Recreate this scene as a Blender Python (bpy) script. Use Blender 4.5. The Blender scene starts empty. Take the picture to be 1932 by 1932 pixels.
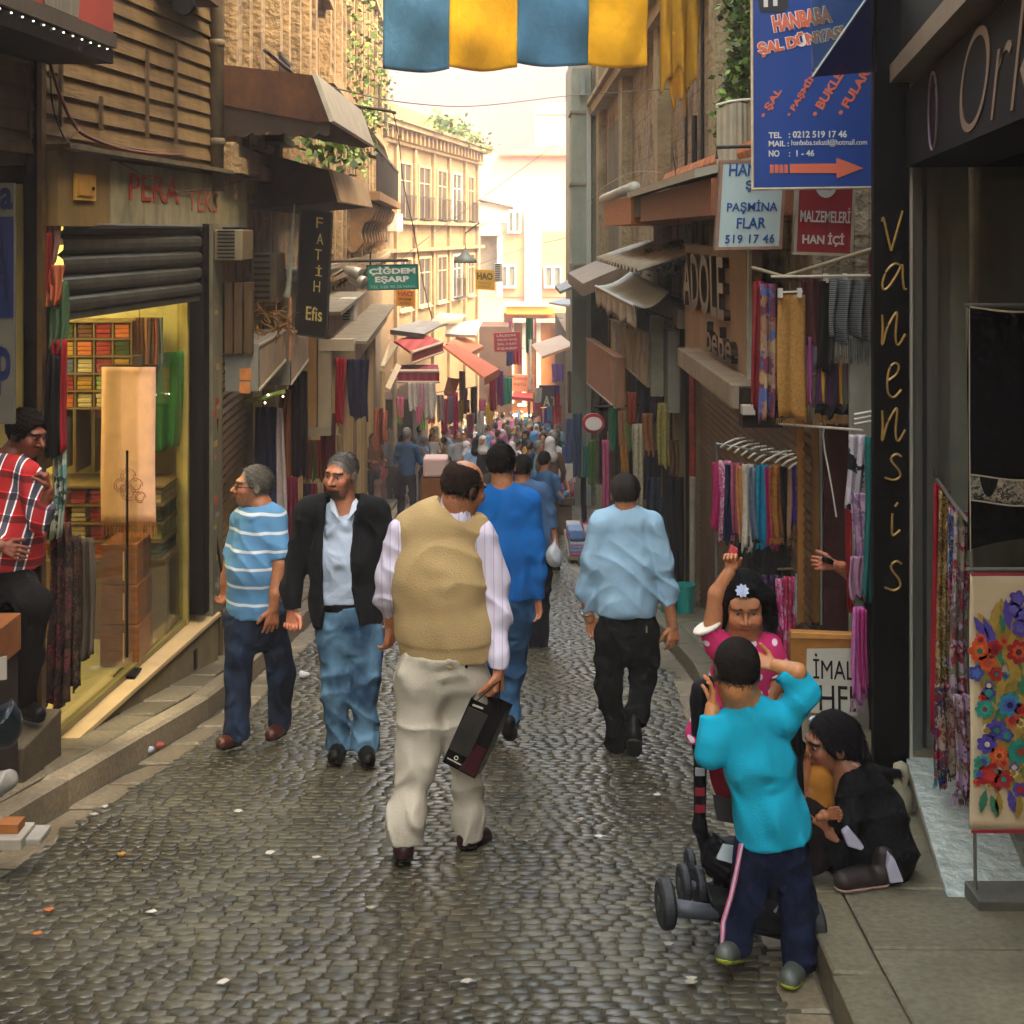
import bpy, math, random
import numpy as np
from mathutils import Vector, Matrix
R = math.radians
random.seed(7)
S = bpy.context.scene
C = bpy.context.scene.collection
F = 2500.0; U0 = 966.0; V0 = 440.0; EYE = 1.93; SL = 0.144
# ---------------- camera
cd = bpy.data.cameras.new('camera'); cam = bpy.data.objects.new('camera', cd); C.objects.link(cam)
cam.location = (0, 0, EYE); cam.rotation_euler = (R(90), 0, 0)
cd.sensor_width = 36; cd.lens = 36*F/1932; cd.shift_y = -(966-V0)/1932; cd.clip_start = .1; cd.clip_end = 900
S.camera = cam
# ---------------- sky and sun
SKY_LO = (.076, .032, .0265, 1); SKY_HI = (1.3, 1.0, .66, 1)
SUN_EL, SUN_AZ = 50, 118      # azimuth clockwise from +Y
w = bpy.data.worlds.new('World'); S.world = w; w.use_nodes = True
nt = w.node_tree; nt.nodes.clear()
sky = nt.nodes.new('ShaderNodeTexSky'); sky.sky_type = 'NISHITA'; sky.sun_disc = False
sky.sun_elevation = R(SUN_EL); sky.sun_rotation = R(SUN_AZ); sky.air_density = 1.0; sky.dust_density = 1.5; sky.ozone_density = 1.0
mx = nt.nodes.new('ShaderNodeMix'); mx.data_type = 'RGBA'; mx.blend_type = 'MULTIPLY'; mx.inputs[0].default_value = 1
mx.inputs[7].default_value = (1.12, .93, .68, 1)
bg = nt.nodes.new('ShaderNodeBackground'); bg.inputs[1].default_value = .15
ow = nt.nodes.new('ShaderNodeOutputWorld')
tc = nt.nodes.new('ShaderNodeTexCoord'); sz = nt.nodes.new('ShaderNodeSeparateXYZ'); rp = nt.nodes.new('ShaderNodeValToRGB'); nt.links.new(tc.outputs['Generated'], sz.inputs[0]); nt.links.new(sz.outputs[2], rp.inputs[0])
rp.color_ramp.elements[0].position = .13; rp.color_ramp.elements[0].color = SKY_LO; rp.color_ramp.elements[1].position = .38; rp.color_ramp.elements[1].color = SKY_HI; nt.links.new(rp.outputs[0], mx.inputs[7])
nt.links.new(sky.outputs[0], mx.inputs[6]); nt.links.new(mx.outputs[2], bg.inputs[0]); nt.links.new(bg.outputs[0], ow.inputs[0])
sl = bpy.data.lights.new('sun', 'SUN'); so = bpy.data.objects.new('sun', sl); C.objects.link(so)
sl.energy = .5; sl.angle = R(12); sl.color = (1, .87, .68)
sd = Vector((math.sin(R(SUN_AZ))*math.cos(R(SUN_EL)), math.cos(R(SUN_AZ))*math.cos(R(SUN_EL)), math.sin(R(SUN_EL))))
so.rotation_euler = sd.to_track_quat('Z', 'Y').to_euler()
S.view_settings.view_transform = 'Standard'; S.view_settings.look = 'None'
S.view_settings.exposure = 4.28; S.view_settings.gamma = 1
S.render.engine = 'CYCLES'; S.cycles.max_bounces = 7; S.cycles.diffuse_bounces = 4
S.cycles.use_denoising = True; S.cycles.sample_clamp_indirect = 4
# ---------------- helpers
def W(u, v, Y): return Vector(((u-U0)*Y/F, Y, EYE+(V0-v)*Y/F))
def G(Y):                                   # height of the road
 if Y < 35: return -SL*Y
 if Y < 50: return -SL*35-.128*(Y-35)
 if Y < 75: return -SL*35-.128*15-.095*(Y-50)
 return -SL*35-.128*15-.095*25-.03*(Y-75)
def GX(x, Y): return G(Y)
def lab(o, label=None, cat=None, group=None, kind=None):
 if label: o['label'] = label
 if cat: o['category'] = cat
 if group: o['group'] = group
 if kind: o['kind'] = kind
 return o
POS = {}
def thing(name, label, cat, loc=(0, 0, 0), rz=0, group=None):
 o = bpy.data.objects.new(name, None); C.objects.link(o); o.empty_display_size = .1
 o.location = loc; o.rotation_euler = (0, 0, rz)
 POS[o.name] = Matrix.Translation(loc) @ Matrix.Rotation(rz, 4, 'Z')
 return lab(o, label, cat, group)
MATS = {}
def srgb(c):
 if isinstance(c, str):
  c = c.lstrip('#'); c = [int(c[i:i+2], 16)/255 for i in (0, 2, 4)]
 return tuple((x/12.92 if x <= .04045 else ((x+.055)/1.055)**2.4) for x in c)+(1,)
def newmat(name):
 m = bpy.data.materials.new(name); m.use_nodes = True
 n = m.node_tree; b = n.nodes['Principled BSDF']
 return m, n, b
def N(n, t, **k):
 x = n.nodes.new(t)
 for a, v in k.items():
  if a[0] == 'i' and a[1:].isdigit(): x.inputs[int(a[1:])].default_value = v
  else: setattr(x, a, v)
 return x
def coord(n, sc=(1, 1, 1), rot=(0, 0, 0)):
 t = N(n, 'ShaderNodeTexCoord'); mp = N(n, 'ShaderNodeMapping')
 mp.inputs['Scale'].default_value = sc; mp.inputs['Rotation'].default_value = rot
 n.links.new(t.outputs['Object'], mp.inputs[0]); return mp.outputs[0]
def ramp(n, src, stops, interp='LINEAR'):
 r = N(n, 'ShaderNodeValToRGB'); r.color_ramp.interpolation = interp
 e = r.color_ramp.elements
 while len(e) < len(stops): e.new(.5)
 for i, (p, c) in enumerate(stops):
  e[i].position = p; e[i].color = c if len(c) == 4 else tuple(c)+(1,)
 n.links.new(src, r.inputs[0]); return r.outputs[0]
def mixc(n, fac, a, b, bt='MIX'):
 m = N(n, 'ShaderNodeMix', data_type='RGBA', blend_type=bt)
 for s, i in ((fac, 0), (a, 6), (b, 7)):
  if hasattr(s, 'is_output') or hasattr(s, 'links'): n.links.new(s, m.inputs[i])
  else: m.inputs[i].default_value = s
 return m.outputs[2]
def bump(n, b, src, st, dist=.01):
 bp = N(n, 'ShaderNodeBump'); bp.inputs['Strength'].default_value = st; bp.inputs['Distance'].default_value = dist
 n.links.new(src, bp.inputs['Height']); n.links.new(bp.outputs[0], b.inputs['Normal'])
def M(col, rough=.8, var=.25, sc=6, bmp=.15, metal=0, spec=None, stretch=(1, 1, 1), dirt=0, emit=0):
 if spec is None: spec = .12 if max(srgb(col)[:3]) < .012 else .25 if rough >= .75 else .5
 key = ('M', str(col), rough, var, sc, bmp, metal, stretch, dirt, emit, spec)
 if key in MATS: return MATS[key]
 m, n, b = newmat('paint'); c = srgb(col)
 co = coord(n, stretch)
 nz = N(n, 'ShaderNodeTexNoise'); nz.inputs['Scale'].default_value = sc; nz.inputs['Detail'].default_value = 7
 nz.inputs['Roughness'].default_value = .65
 n.links.new(co, nz.inputs[0])
 lo = tuple(x*(1-var) for x in c[:3])+(1,); hi = tuple(min(1, x*(1+var)) for x in c[:3])+(1,)
 o = ramp(n, nz.outputs[0], [(.3, lo), (.7, hi)])
 if dirt:
  d = N(n, 'ShaderNodeTexNoise'); d.inputs['Scale'].default_value = 2.2; d.inputs['Detail'].default_value = 9; d.inputs['Roughness'].default_value = .75
  n.links.new(coord(n, (1.6, 1.6, .45)), d.inputs[0])
  f = ramp(n, d.outputs[0], [(.42, (0, 0, 0, 1)), (.68, (dirt, dirt, dirt, 1))])
  o = mixc(n, f, o, tuple(x*.32 for x in c[:3])+(1,))
 n.links.new(o, b.inputs['Base Color'])
 b.inputs['Roughness'].default_value = rough; b.inputs['Metallic'].default_value = metal
 b.inputs['Specular IOR Level'].default_value = spec
 if emit:
  n.links.new(o, b.inputs['Emission Color']); b.inputs['Emission Strength'].default_value = emit
 if bmp:
  n2 = N(n, 'ShaderNodeTexNoise'); n2.inputs['Scale'].default_value = sc*6; n2.inputs['Detail'].default_value = 4
  n.links.new(co, n2.inputs[0]); bump(n, b, n2.outputs[0], bmp, .01)
 MATS[key] = m; return m
def FAB(col, var=.12, col2=None, sc=30, rough=.92, sheen=.0):   # woven cloth
 key = ('F', str(col), var, str(col2), sc)
 if key in MATS: return MATS[key]
 m, n, b = newmat('cloth'); c = srgb(col)
 nz = N(n, 'ShaderNodeTexNoise'); nz.inputs['Scale'].default_value = sc; nz.inputs['Detail'].default_value = 5
 n.links.new(coord(n), nz.inputs[0])
 if col2:
  o = ramp(n, nz.outputs[0], [(.46, c), (.54, srgb(col2))])
 else:
  o = ramp(n, nz.outputs[0], [(.3, tuple(x*(1-var) for x in c[:3])+(1,)), (.7, tuple(min(1, x*(1+var)) for x in c[:3])+(1,))])
 n.links.new(o, b.inputs['Base Color']); b.inputs['Roughness'].default_value = rough; b.inputs['Specular IOR Level'].default_value = .25
 n2 = N(n, 'ShaderNodeTexNoise'); n2.inputs['Scale'].default_value = 420; n2.inputs['Detail'].default_value = 2
 n3 = N(n, 'ShaderNodeTexNoise'); n3.inputs['Scale'].default_value = 9; n3.inputs['Detail'].default_value = 3; n3.inputs['Distortion'].default_value = 1.2
 n.links.new(coord(n), n2.inputs[0]); n.links.new(coord(n, (1, 1, .6)), n3.inputs[0])
 ad = N(n, 'ShaderNodeMath', operation='MULTIPLY_ADD'); n.links.new(n2.outputs[0], ad.inputs[0]); ad.inputs[1].default_value = .08; n.links.new(n3.outputs[0], ad.inputs[2])
 bump(n, b, ad.outputs[0], .55, .02)
 MATS[key] = m; return m
def CLO(col, var=.15, sc=7, st=.75, dist=.05, fade=None, knit=0):        # worn clothing: creased cloth
 key = ('C', str(col), var, sc, st, dist, str(fade), knit)
 if key in MATS: return MATS[key]
 m, n, b = newmat('worn_cloth'); c = srgb(col); co = coord(n, (1, 1, .8), (.3, .2, .5))
 nz = N(n, 'ShaderNodeTexNoise'); nz.inputs['Scale'].default_value = 5; nz.inputs['Detail'].default_value = 6; n.links.new(co, nz.inputs[0])
 hi = srgb(fade)if fade else tuple(min(1, x*(1+var)) for x in c[:3])+(1,)
 o = ramp(n, nz.outputs[0], [(.36, tuple(x*(1-var) for x in c[:3])+(1,)), (.66, hi)]); n.links.new(o, b.inputs['Base Color'])
 b.inputs['Roughness'].default_value = .9; b.inputs['Specular IOR Level'].default_value = .2
 r = N(n, 'ShaderNodeTexNoise', noise_type='RIDGED_MULTIFRACTAL'); r.inputs['Scale'].default_value = sc; r.inputs['Detail'].default_value = 2.5; r.inputs['Distortion'].default_value = .7; n.links.new(co, r.inputs[0])
 f = N(n, 'ShaderNodeTexNoise'); f.inputs['Scale'].default_value = 170; f.inputs['Detail'].default_value = 3; n.links.new(co, f.inputs[0])
 a = N(n, 'ShaderNodeMath', operation='MULTIPLY_ADD'); n.links.new(f.outputs[0], a.inputs[0]); a.inputs[1].default_value = .035+knit; n.links.new(r.outputs[0], a.inputs[2])
 bump(n, b, a.outputs[0], min(1, st*1.15), dist*1.5); MATS[key] = m; return m
def BANDS(cols, sc=1.0, axis='Z', rough=.85, warp=0.0, ratio=None):     # repeating stripes along an axis; cols = [(pos,col)...]
 key = ('B', str(cols), sc, axis, warp)
 if key in MATS: return MATS[key]
 m, n, b = newmat('striped_cloth')
 co = coord(n); sp = N(n, 'ShaderNodeSeparateXYZ'); n.links.new(co, sp.inputs[0])
 src = sp.outputs['XYZ'.index(axis)]
 a = N(n, 'ShaderNodeMath', operation='MULTIPLY'); n.links.new(src, a.inputs[0]); a.inputs[1].default_value = sc
 cur = a.outputs[0]
 if warp:
  nz = N(n, 'ShaderNodeTexNoise'); nz.inputs['Scale'].default_value = 4; n.links.new(co, nz.inputs[0])
  w_ = N(n, 'ShaderNodeMath', operation='MULTIPLY_ADD'); n.links.new(nz.outputs[0], w_.inputs[0]); w_.inputs[1].default_value = warp; n.links.new(cur, w_.inputs[2]); cur = w_.outputs[0]
 fr = N(n, 'ShaderNodeMath', operation='FRACT'); n.links.new(cur, fr.inputs[0])
 o = ramp(n, fr.outputs[0], [(p, srgb(c)) for p, c in cols], 'CONSTANT')
 n.links.new(o, b.inputs['Base Color']); b.inputs['Roughness'].default_value = rough; b.inputs['Specular IOR Level'].default_value = .3
 r = N(n, 'ShaderNodeTexNoise', noise_type='RIDGED_MULTIFRACTAL'); r.inputs['Scale'].default_value = 8; r.inputs['Detail'].default_value = 2.5; r.inputs['Distortion'].default_value = .7; n.links.new(coord(n, (1, 1, .8), (.3, .2, .5)), r.inputs[0]); bump(n, b, r.outputs[0], .7, .03)
 MATS[key] = m; return m
def PATCH(cols, sc=20, rough=.9, kind='VORONOI', bg=None):              # printed pattern of many colours
 key = ('P', str(cols), sc, kind, str(bg))
 if key in MATS: return MATS[key]
 m, n, b = newmat('printed_cloth')
 co = coord(n); v = N(n, 'ShaderNodeTexVoronoi'); v.inputs['Scale'].default_value = sc; v.inputs['Randomness'].default_value = 1
 nz = N(n, 'ShaderNodeTexNoise'); nz.inputs['Scale'].default_value = sc*1.3; nz.inputs['Detail'].default_value = 3
 n.links.new(co, nz.inputs[0])
 mxx = N(n, 'ShaderNodeMix', data_type='RGBA', blend_type='LINEAR_LIGHT'); mxx.inputs[0].default_value = .08
 n.links.new(co, mxx.inputs[6]); n.links.new(nz.outputs[1], mxx.inputs[7]); n.links.new(mxx.outputs[2], v.inputs[0])
 sp = N(n, 'ShaderNodeSeparateColor'); n.links.new(v.outputs['Color'], sp.inputs[0])
 k = len(cols); o = ramp(n, sp.outputs[0], [(i/k, srgb(c)) for i, c in enumerate(cols)], 'CONSTANT')
 if bg:
  f = ramp(n, v.outputs['Distance'], [(.42, (1, 1, 1, 1)), (.5, (0, 0, 0, 1))])
  o = mixc(n, f, srgb(bg), o)
 n.links.new(o, b.inputs['Base Color']); b.inputs['Roughness'].default_value = rough; b.inputs['Specular IOR Level'].default_value = .3
 MATS[key] = m; return m
def GLASS(tint=(.9, .95, .9), alpha=.25, rough=.03):
 key = ('G', tint, alpha)
 if key in MATS: return MATS[key]
 m, n, b = newmat('glass'); n.nodes.clear()
 o = N(n, 'ShaderNodeOutputMaterial'); t = N(n, 'ShaderNodeBsdfTransparent'); g = N(n, 'ShaderNodeBsdfGlossy'); mx_ = N(n, 'ShaderNodeMixShader')
 t.inputs[0].default_value = tint+(1,); g.inputs['Roughness'].default_value = rough
 fr = N(n, 'ShaderNodeLayerWeight'); fr.inputs[0].default_value = .5
 pw = N(n, 'ShaderNodeMath', operation='POWER'); pw.inputs[1].default_value = 5; n.links.new(fr.outputs['Facing'], pw.inputs[0])
 ad = N(n, 'ShaderNodeMath', operation='MULTIPLY_ADD'); ad.inputs[1].default_value = .5; ad.inputs[2].default_value = .02+alpha*.15; n.links.new(pw.outputs[0], ad.inputs[0])
 n.links.new(ad.outputs[0], mx_.inputs[0]); n.links.new(t.outputs[0], mx_.inputs[1]); n.links.new(g.outputs[0], mx_.inputs[2]); n.links.new(mx_.outputs[0], o.inputs[0])
 MATS[key] = m; return m
def finish(name, me, mat, parent, smooth=None, origin=None):
 """link a mesh given in world coordinates; parts are re-expressed in their thing's frame"""
 if parent is not None:
  p = parent; Mx = Matrix.Identity(4)
  while p is not None:
   Mx = POS.get(p.name, Matrix.Identity(4)) @ Mx; p = p.parent
  me.transform(Mx.inverted()); loc = None
 else:
  n = len(me.vertices); a = np.empty(n*3, 'f'); me.vertices.foreach_get('co', a); a = a.reshape(-1, 3)
  if origin is None: origin = ((a[:, 0].min()+a[:, 0].max())/2, (a[:, 1].min()+a[:, 1].max())/2, a[:, 2].min())
  loc = Vector([float(x) for x in origin]); me.transform(Matrix.Translation(-loc))
 o = bpy.data.objects.new(name, me); C.objects.link(o)
 if parent is not None: o.parent = parent; POS[o.name] = Matrix.Identity(4)
 else: o.location = loc; POS[o.name] = Matrix.Translation(loc)
 for m in (mat if isinstance(mat, (list, tuple)) else [mat]): me.materials.append(m)
 if smooth: me.shade_smooth()
 return o
class MB:
 def __init__(s): s.v = []; s.f = []; s.mi = []; s.m = 0; s.T = None
 def put(s, vs, fs):
  b = len(s.v)
  for x in vs: s.v.append(tuple(s.T @ Vector(x)) if s.T is not None else tuple(x))
  fl = s.T is not None and s.T.to_3x3().determinant() < 0
  for f in fs: s.f.append(tuple(b+i for i in (f[::-1] if fl else f))); s.mi.append(s.m)
  return s
 def box(s, x0, x1, y0, y1, z0, z1):
  return s.put([(x0, y0, z0), (x1, y0, z0), (x1, y1, z0), (x0, y1, z0), (x0, y0, z1), (x1, y0, z1), (x1, y1, z1), (x0, y1, z1)],
      [(0, 3, 2, 1), (4, 5, 6, 7), (0, 1, 5, 4), (1, 2, 6, 5), (2, 3, 7, 6), (3, 0, 4, 7)])
 def slab(s, q, n):                      # quad q (4 points) extruded by vector n
  q = [Vector(a) for a in q]; n = Vector(n)
  return s.prism(q, n)
 def prism(s, poly, n):
  poly = [Vector(a) for a in poly]; n = Vector(n); k = len(poly)
  return s.put(poly+[p+n for p in poly], [tuple(range(k))[::-1], tuple(range(k, 2*k))]+[(i, (i+1) % k, (i+1) % k+k, i+k) for i in range(k)])
 def tube(s, pts, r, seg=8, r2=None):
  pts = [Vector(p) for p in pts]; n = len(pts); vs = []; fs = []
  for i, p in enumerate(pts):
   d = (pts[min(i+1, n-1)]-pts[max(i-1, 0)]).normalized()
   a = d.cross(Vector((0, 0, 1)) if abs(d.z) < .9 else Vector((1, 0, 0))).normalized(); b = d.cross(a)
   rr = r if r2 is None else r+(r2-r)*i/(n-1)
   for k in range(seg):
    t = 2*math.pi*k/seg; vs.append(p+(a*math.cos(t)+b*math.sin(t))*rr)
  for i in range(n-1):
   for k in range(seg):
    k2 = (k+1) % seg; fs.append((i*seg+k, i*seg+k2, (i+1)*seg+k2, (i+1)*seg+k))
  fs.append(tuple(range(seg))[::-1]); fs.append(tuple((n-1)*seg+k for k in range(seg)))
  return s.put(vs, fs)
 def lathe(s, c, prof, seg=20, ax=None):  # prof [(r,h)]
  c = Vector(c); ax = Vector(ax or (0, 0, 1)).normalized()
  a = ax.cross(Vector((0, 0, 1)) if abs(ax.z) < .9 else Vector((1, 0, 0))).normalized(); b = ax.cross(a)
  vs = []; fs = []; n = len(prof)
  for r, h in prof:
   for k in range(seg):
    t = 2*math.pi*k/seg; vs.append(c+ax*h+(a*math.cos(t)+b*math.sin(t))*r)
  for i in range(n-1):
   for k in range(seg):
    k2 = (k+1) % seg; fs.append((i*seg+k, i*seg+k2, (i+1)*seg+k2, (i+1)*seg+k))
  fs.append(tuple(range(seg))[::-1]); fs.append(tuple((n-1)*seg+k for k in range(seg)))
  return s.put(vs, fs)
 def build(s, name, mat, parent=None, smooth=False, bevel=0, origin=None):
  me = bpy.data.meshes.new(name); me.from_pydata(s.v, [], s.f); me.update()
  o = finish(name, me, mat, parent, smooth, origin)
  if any(s.mi): me.polygons.foreach_set('material_index', s.mi)
  if bevel:
   b = o.modifiers.new('bevel', 'BEVEL'); b.width = bevel; b.segments = 2; b.limit_method = 'ANGLE'
  return o
def sheet(name, fn, nu, nv, mat, parent=None, thick=.004, smooth=True, origin=None):
 vs = []; fs = []
 for j in range(nv+1):
  for i in range(nu+1): vs.append(tuple(fn(i/nu, j/nv)))
 for j in range(nv):
  for i in range(nu):
   a = j*(nu+1)+i; fs.append((a, a+1, a+nu+2, a+nu+1))
 me = bpy.data.meshes.new(name); me.from_pydata(vs, [], fs); me.update()
 o = finish(name, me, mat, parent, smooth, origin)
 if thick:
  m = o.modifiers.new('thickness', 'SOLIDIFY'); m.thickness = thick; m.offset = 0
 return o
def hang(name, a, b, drop, mat, parent=None, folds=4, amp=.03, taper=.8, sway=.03, hem=.02, seed=0, label=None, cat=None, group=None, nv=16, thick=.006):
 """cloth hanging from the line a-b, gathered into folds"""
 a = Vector(a); b = Vector(b); d = b-a; L = d.length; n = Vector((-d.y, d.x, 0)).normalized() if (abs(d.x)+abs(d.y)) > 1e-5 else Vector((1, 0, 0))
 rnd = random.Random(seed*13+5); ph = rnd.random()*6; ph2 = rnd.random()*6; nu = int(max(10, folds*7))
 def fn(u, v):
  w_ = 1-(1-taper)*v
  uu = .5+(u-.5)*w_+.02*math.sin(v*4+ph)*v
  amp_ = amp*(.35+.65*v**.5)
  off = amp_*(math.sin(u*folds*6.28+ph+.9*math.sin(v*3+ph2))+.35*math.sin(u*folds*13.1+ph2+v*2))
  z = -drop*v-hem*v*math.sin(u*folds*6.28*.5+ph2)-hem*.6*v*math.sin(u*17+ph)
  return a+d*uu+n*(off+sway*math.sin(v*2.2+ph2)*v)+Vector((0, 0, z))+d.normalized()*(sway*.6*math.sin(v*3+ph)*v)
 o = sheet(name, fn, nu, nv, mat, parent, thick)
 if label: lab(o, label, cat, group)
 return o
def fringe(parent, a, b, z0, ln, mat, n=20, r=.0025, seed=1, name='fringe'):
 m = MB(); rnd = random.Random(seed); a = Vector(a); b = Vector(b)
 for i in range(n):
  p = a.lerp(b, (i+.5)/n); p.z = p.z+z0
  m.tube([p+Vector((0, 0, .01)), p+Vector((rnd.uniform(-.01, .01), rnd.uniform(-.01, .01), -ln*rnd.uniform(.7, 1.1)))], r, 4)
 return m.build(name, mat, parent)
def cr(cx, cy, w, h): return cx-w/2, cx+w/2, cy-h/2, cy+h/2
def text(parent, s, org, rt, up, w_, h, mat, name='lettering', depth=.004, shear=0, bold=0, spacing=1, rot=0, res=3):
 """lettering fitted into a w x h box; org is the box's lower left corner, rt/up its axes"""
 cu = bpy.data.curves.new(name, 'FONT'); cu.body = s; cu.extrude = .5*depth; cu.offset = bold; cu.shear = shear; cu.space_character = spacing; cu.resolution_u = res
 t = bpy.data.objects.new('tmp', cu); C.objects.link(t)
 dg = bpy.context.evaluated_depsgraph_get(); dg.update()
 me = bpy.data.meshes.new_from_object(t.evaluated_get(dg)); bpy.data.objects.remove(t); bpy.data.curves.remove(cu)
 n = len(me.vertices); a = np.empty(n*3, 'f'); me.vertices.foreach_get('co', a); a = a.reshape(-1, 3)
 x0, x1, y0, y1 = a[:, 0].min(), a[:, 0].max(), a[:, 1].min(), a[:, 1].max()
 rt = Vector(rt).normalized(); up = Vector(up).normalized(); nn = rt.cross(up)
 sx = w_/(x1-x0); sy = h/(y1-y0) if h else sx
 px = (a[:, 0]-x0)*sx; py = (a[:, 1]-y0)*sy
 if rot: c_, s_ = math.cos(rot), math.sin(rot); px, py = px*c_-py*s_, px*s_+py*c_
 o3 = np.array(org)+np.outer(px, np.array(rt))+np.outer(py, np.array(up))+np.outer(a[:, 2], np.array(nn))
 me.vertices.foreach_set('co', o3.astype('f').ravel()); me.update()
 me.materials.clear(); me.name = name
 return finish(name, me, mat, parent)
class Sign:
 """flat board through four screen corners at one distance, facing the camera side; p(a,b) in 0..1 from lower left"""
 def __init__(s, name, label, cat, bl, br, tl, mat, thick=.03, group=None, frame=None, fw=.015, parent=None):
  s.o = Vector(bl); s.rt = Vector(br)-s.o; s.up = Vector(tl)-s.o; s.w = s.rt.length; s.h = s.up.length
  s.n = s.rt.cross(s.up).normalized()
  if s.n.y > 0 and abs(s.n.y) > .3: s.n = s.n
  s.root = parent or thing(name, label, cat, tuple(s.o), 0, group)
  MB().prism([s.o, s.o+s.rt, s.o+s.rt+s.up, s.o+s.up], -s.n*thick).build('board', mat, s.root)
  if frame:
   m = MB(); r = s.rt.normalized(); u = s.up.normalized()
   for a, b, w1, w2 in ((0, 1, 0, fw), (0, 1, s.h-fw, s.h)):
    q = [s.o+r*-.002+u*w1, s.o+r*(s.w+.002)+u*w1, s.o+r*(s.w+.002)+u*w2, s.o+r*-.002+u*w2]; m.prism([p+s.n*.006 for p in q], -s.n*(thick+.012))
   for a0, a1 in ((0, fw), (s.w-fw, s.w)):
    q = [s.o+r*a0+u*(fw+.001), s.o+r*a1+u*(fw+.001), s.o+r*a1+u*(s.h-fw-.001), s.o+r*a0+u*(s.h-fw-.001)]; m.prism([p+s.n*.006 for p in q], -s.n*(thick+.012))
   m.build('frame', frame, s.root)
 def text(s, t, a, b, w_, h, mat, **k):
  return text(s.root, t, s.o+s.rt*a+s.up*b+s.n*.003, s.rt, s.up, w_*s.w, h*s.h, mat, **k)
 def shape(s, pts, mat, name='emblem', d=.004, lift=.001):
  return MB().prism([s.o+s.rt*a+s.up*b+s.n*lift for a, b in pts], s.n*d).build(name, mat, s.root)
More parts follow.
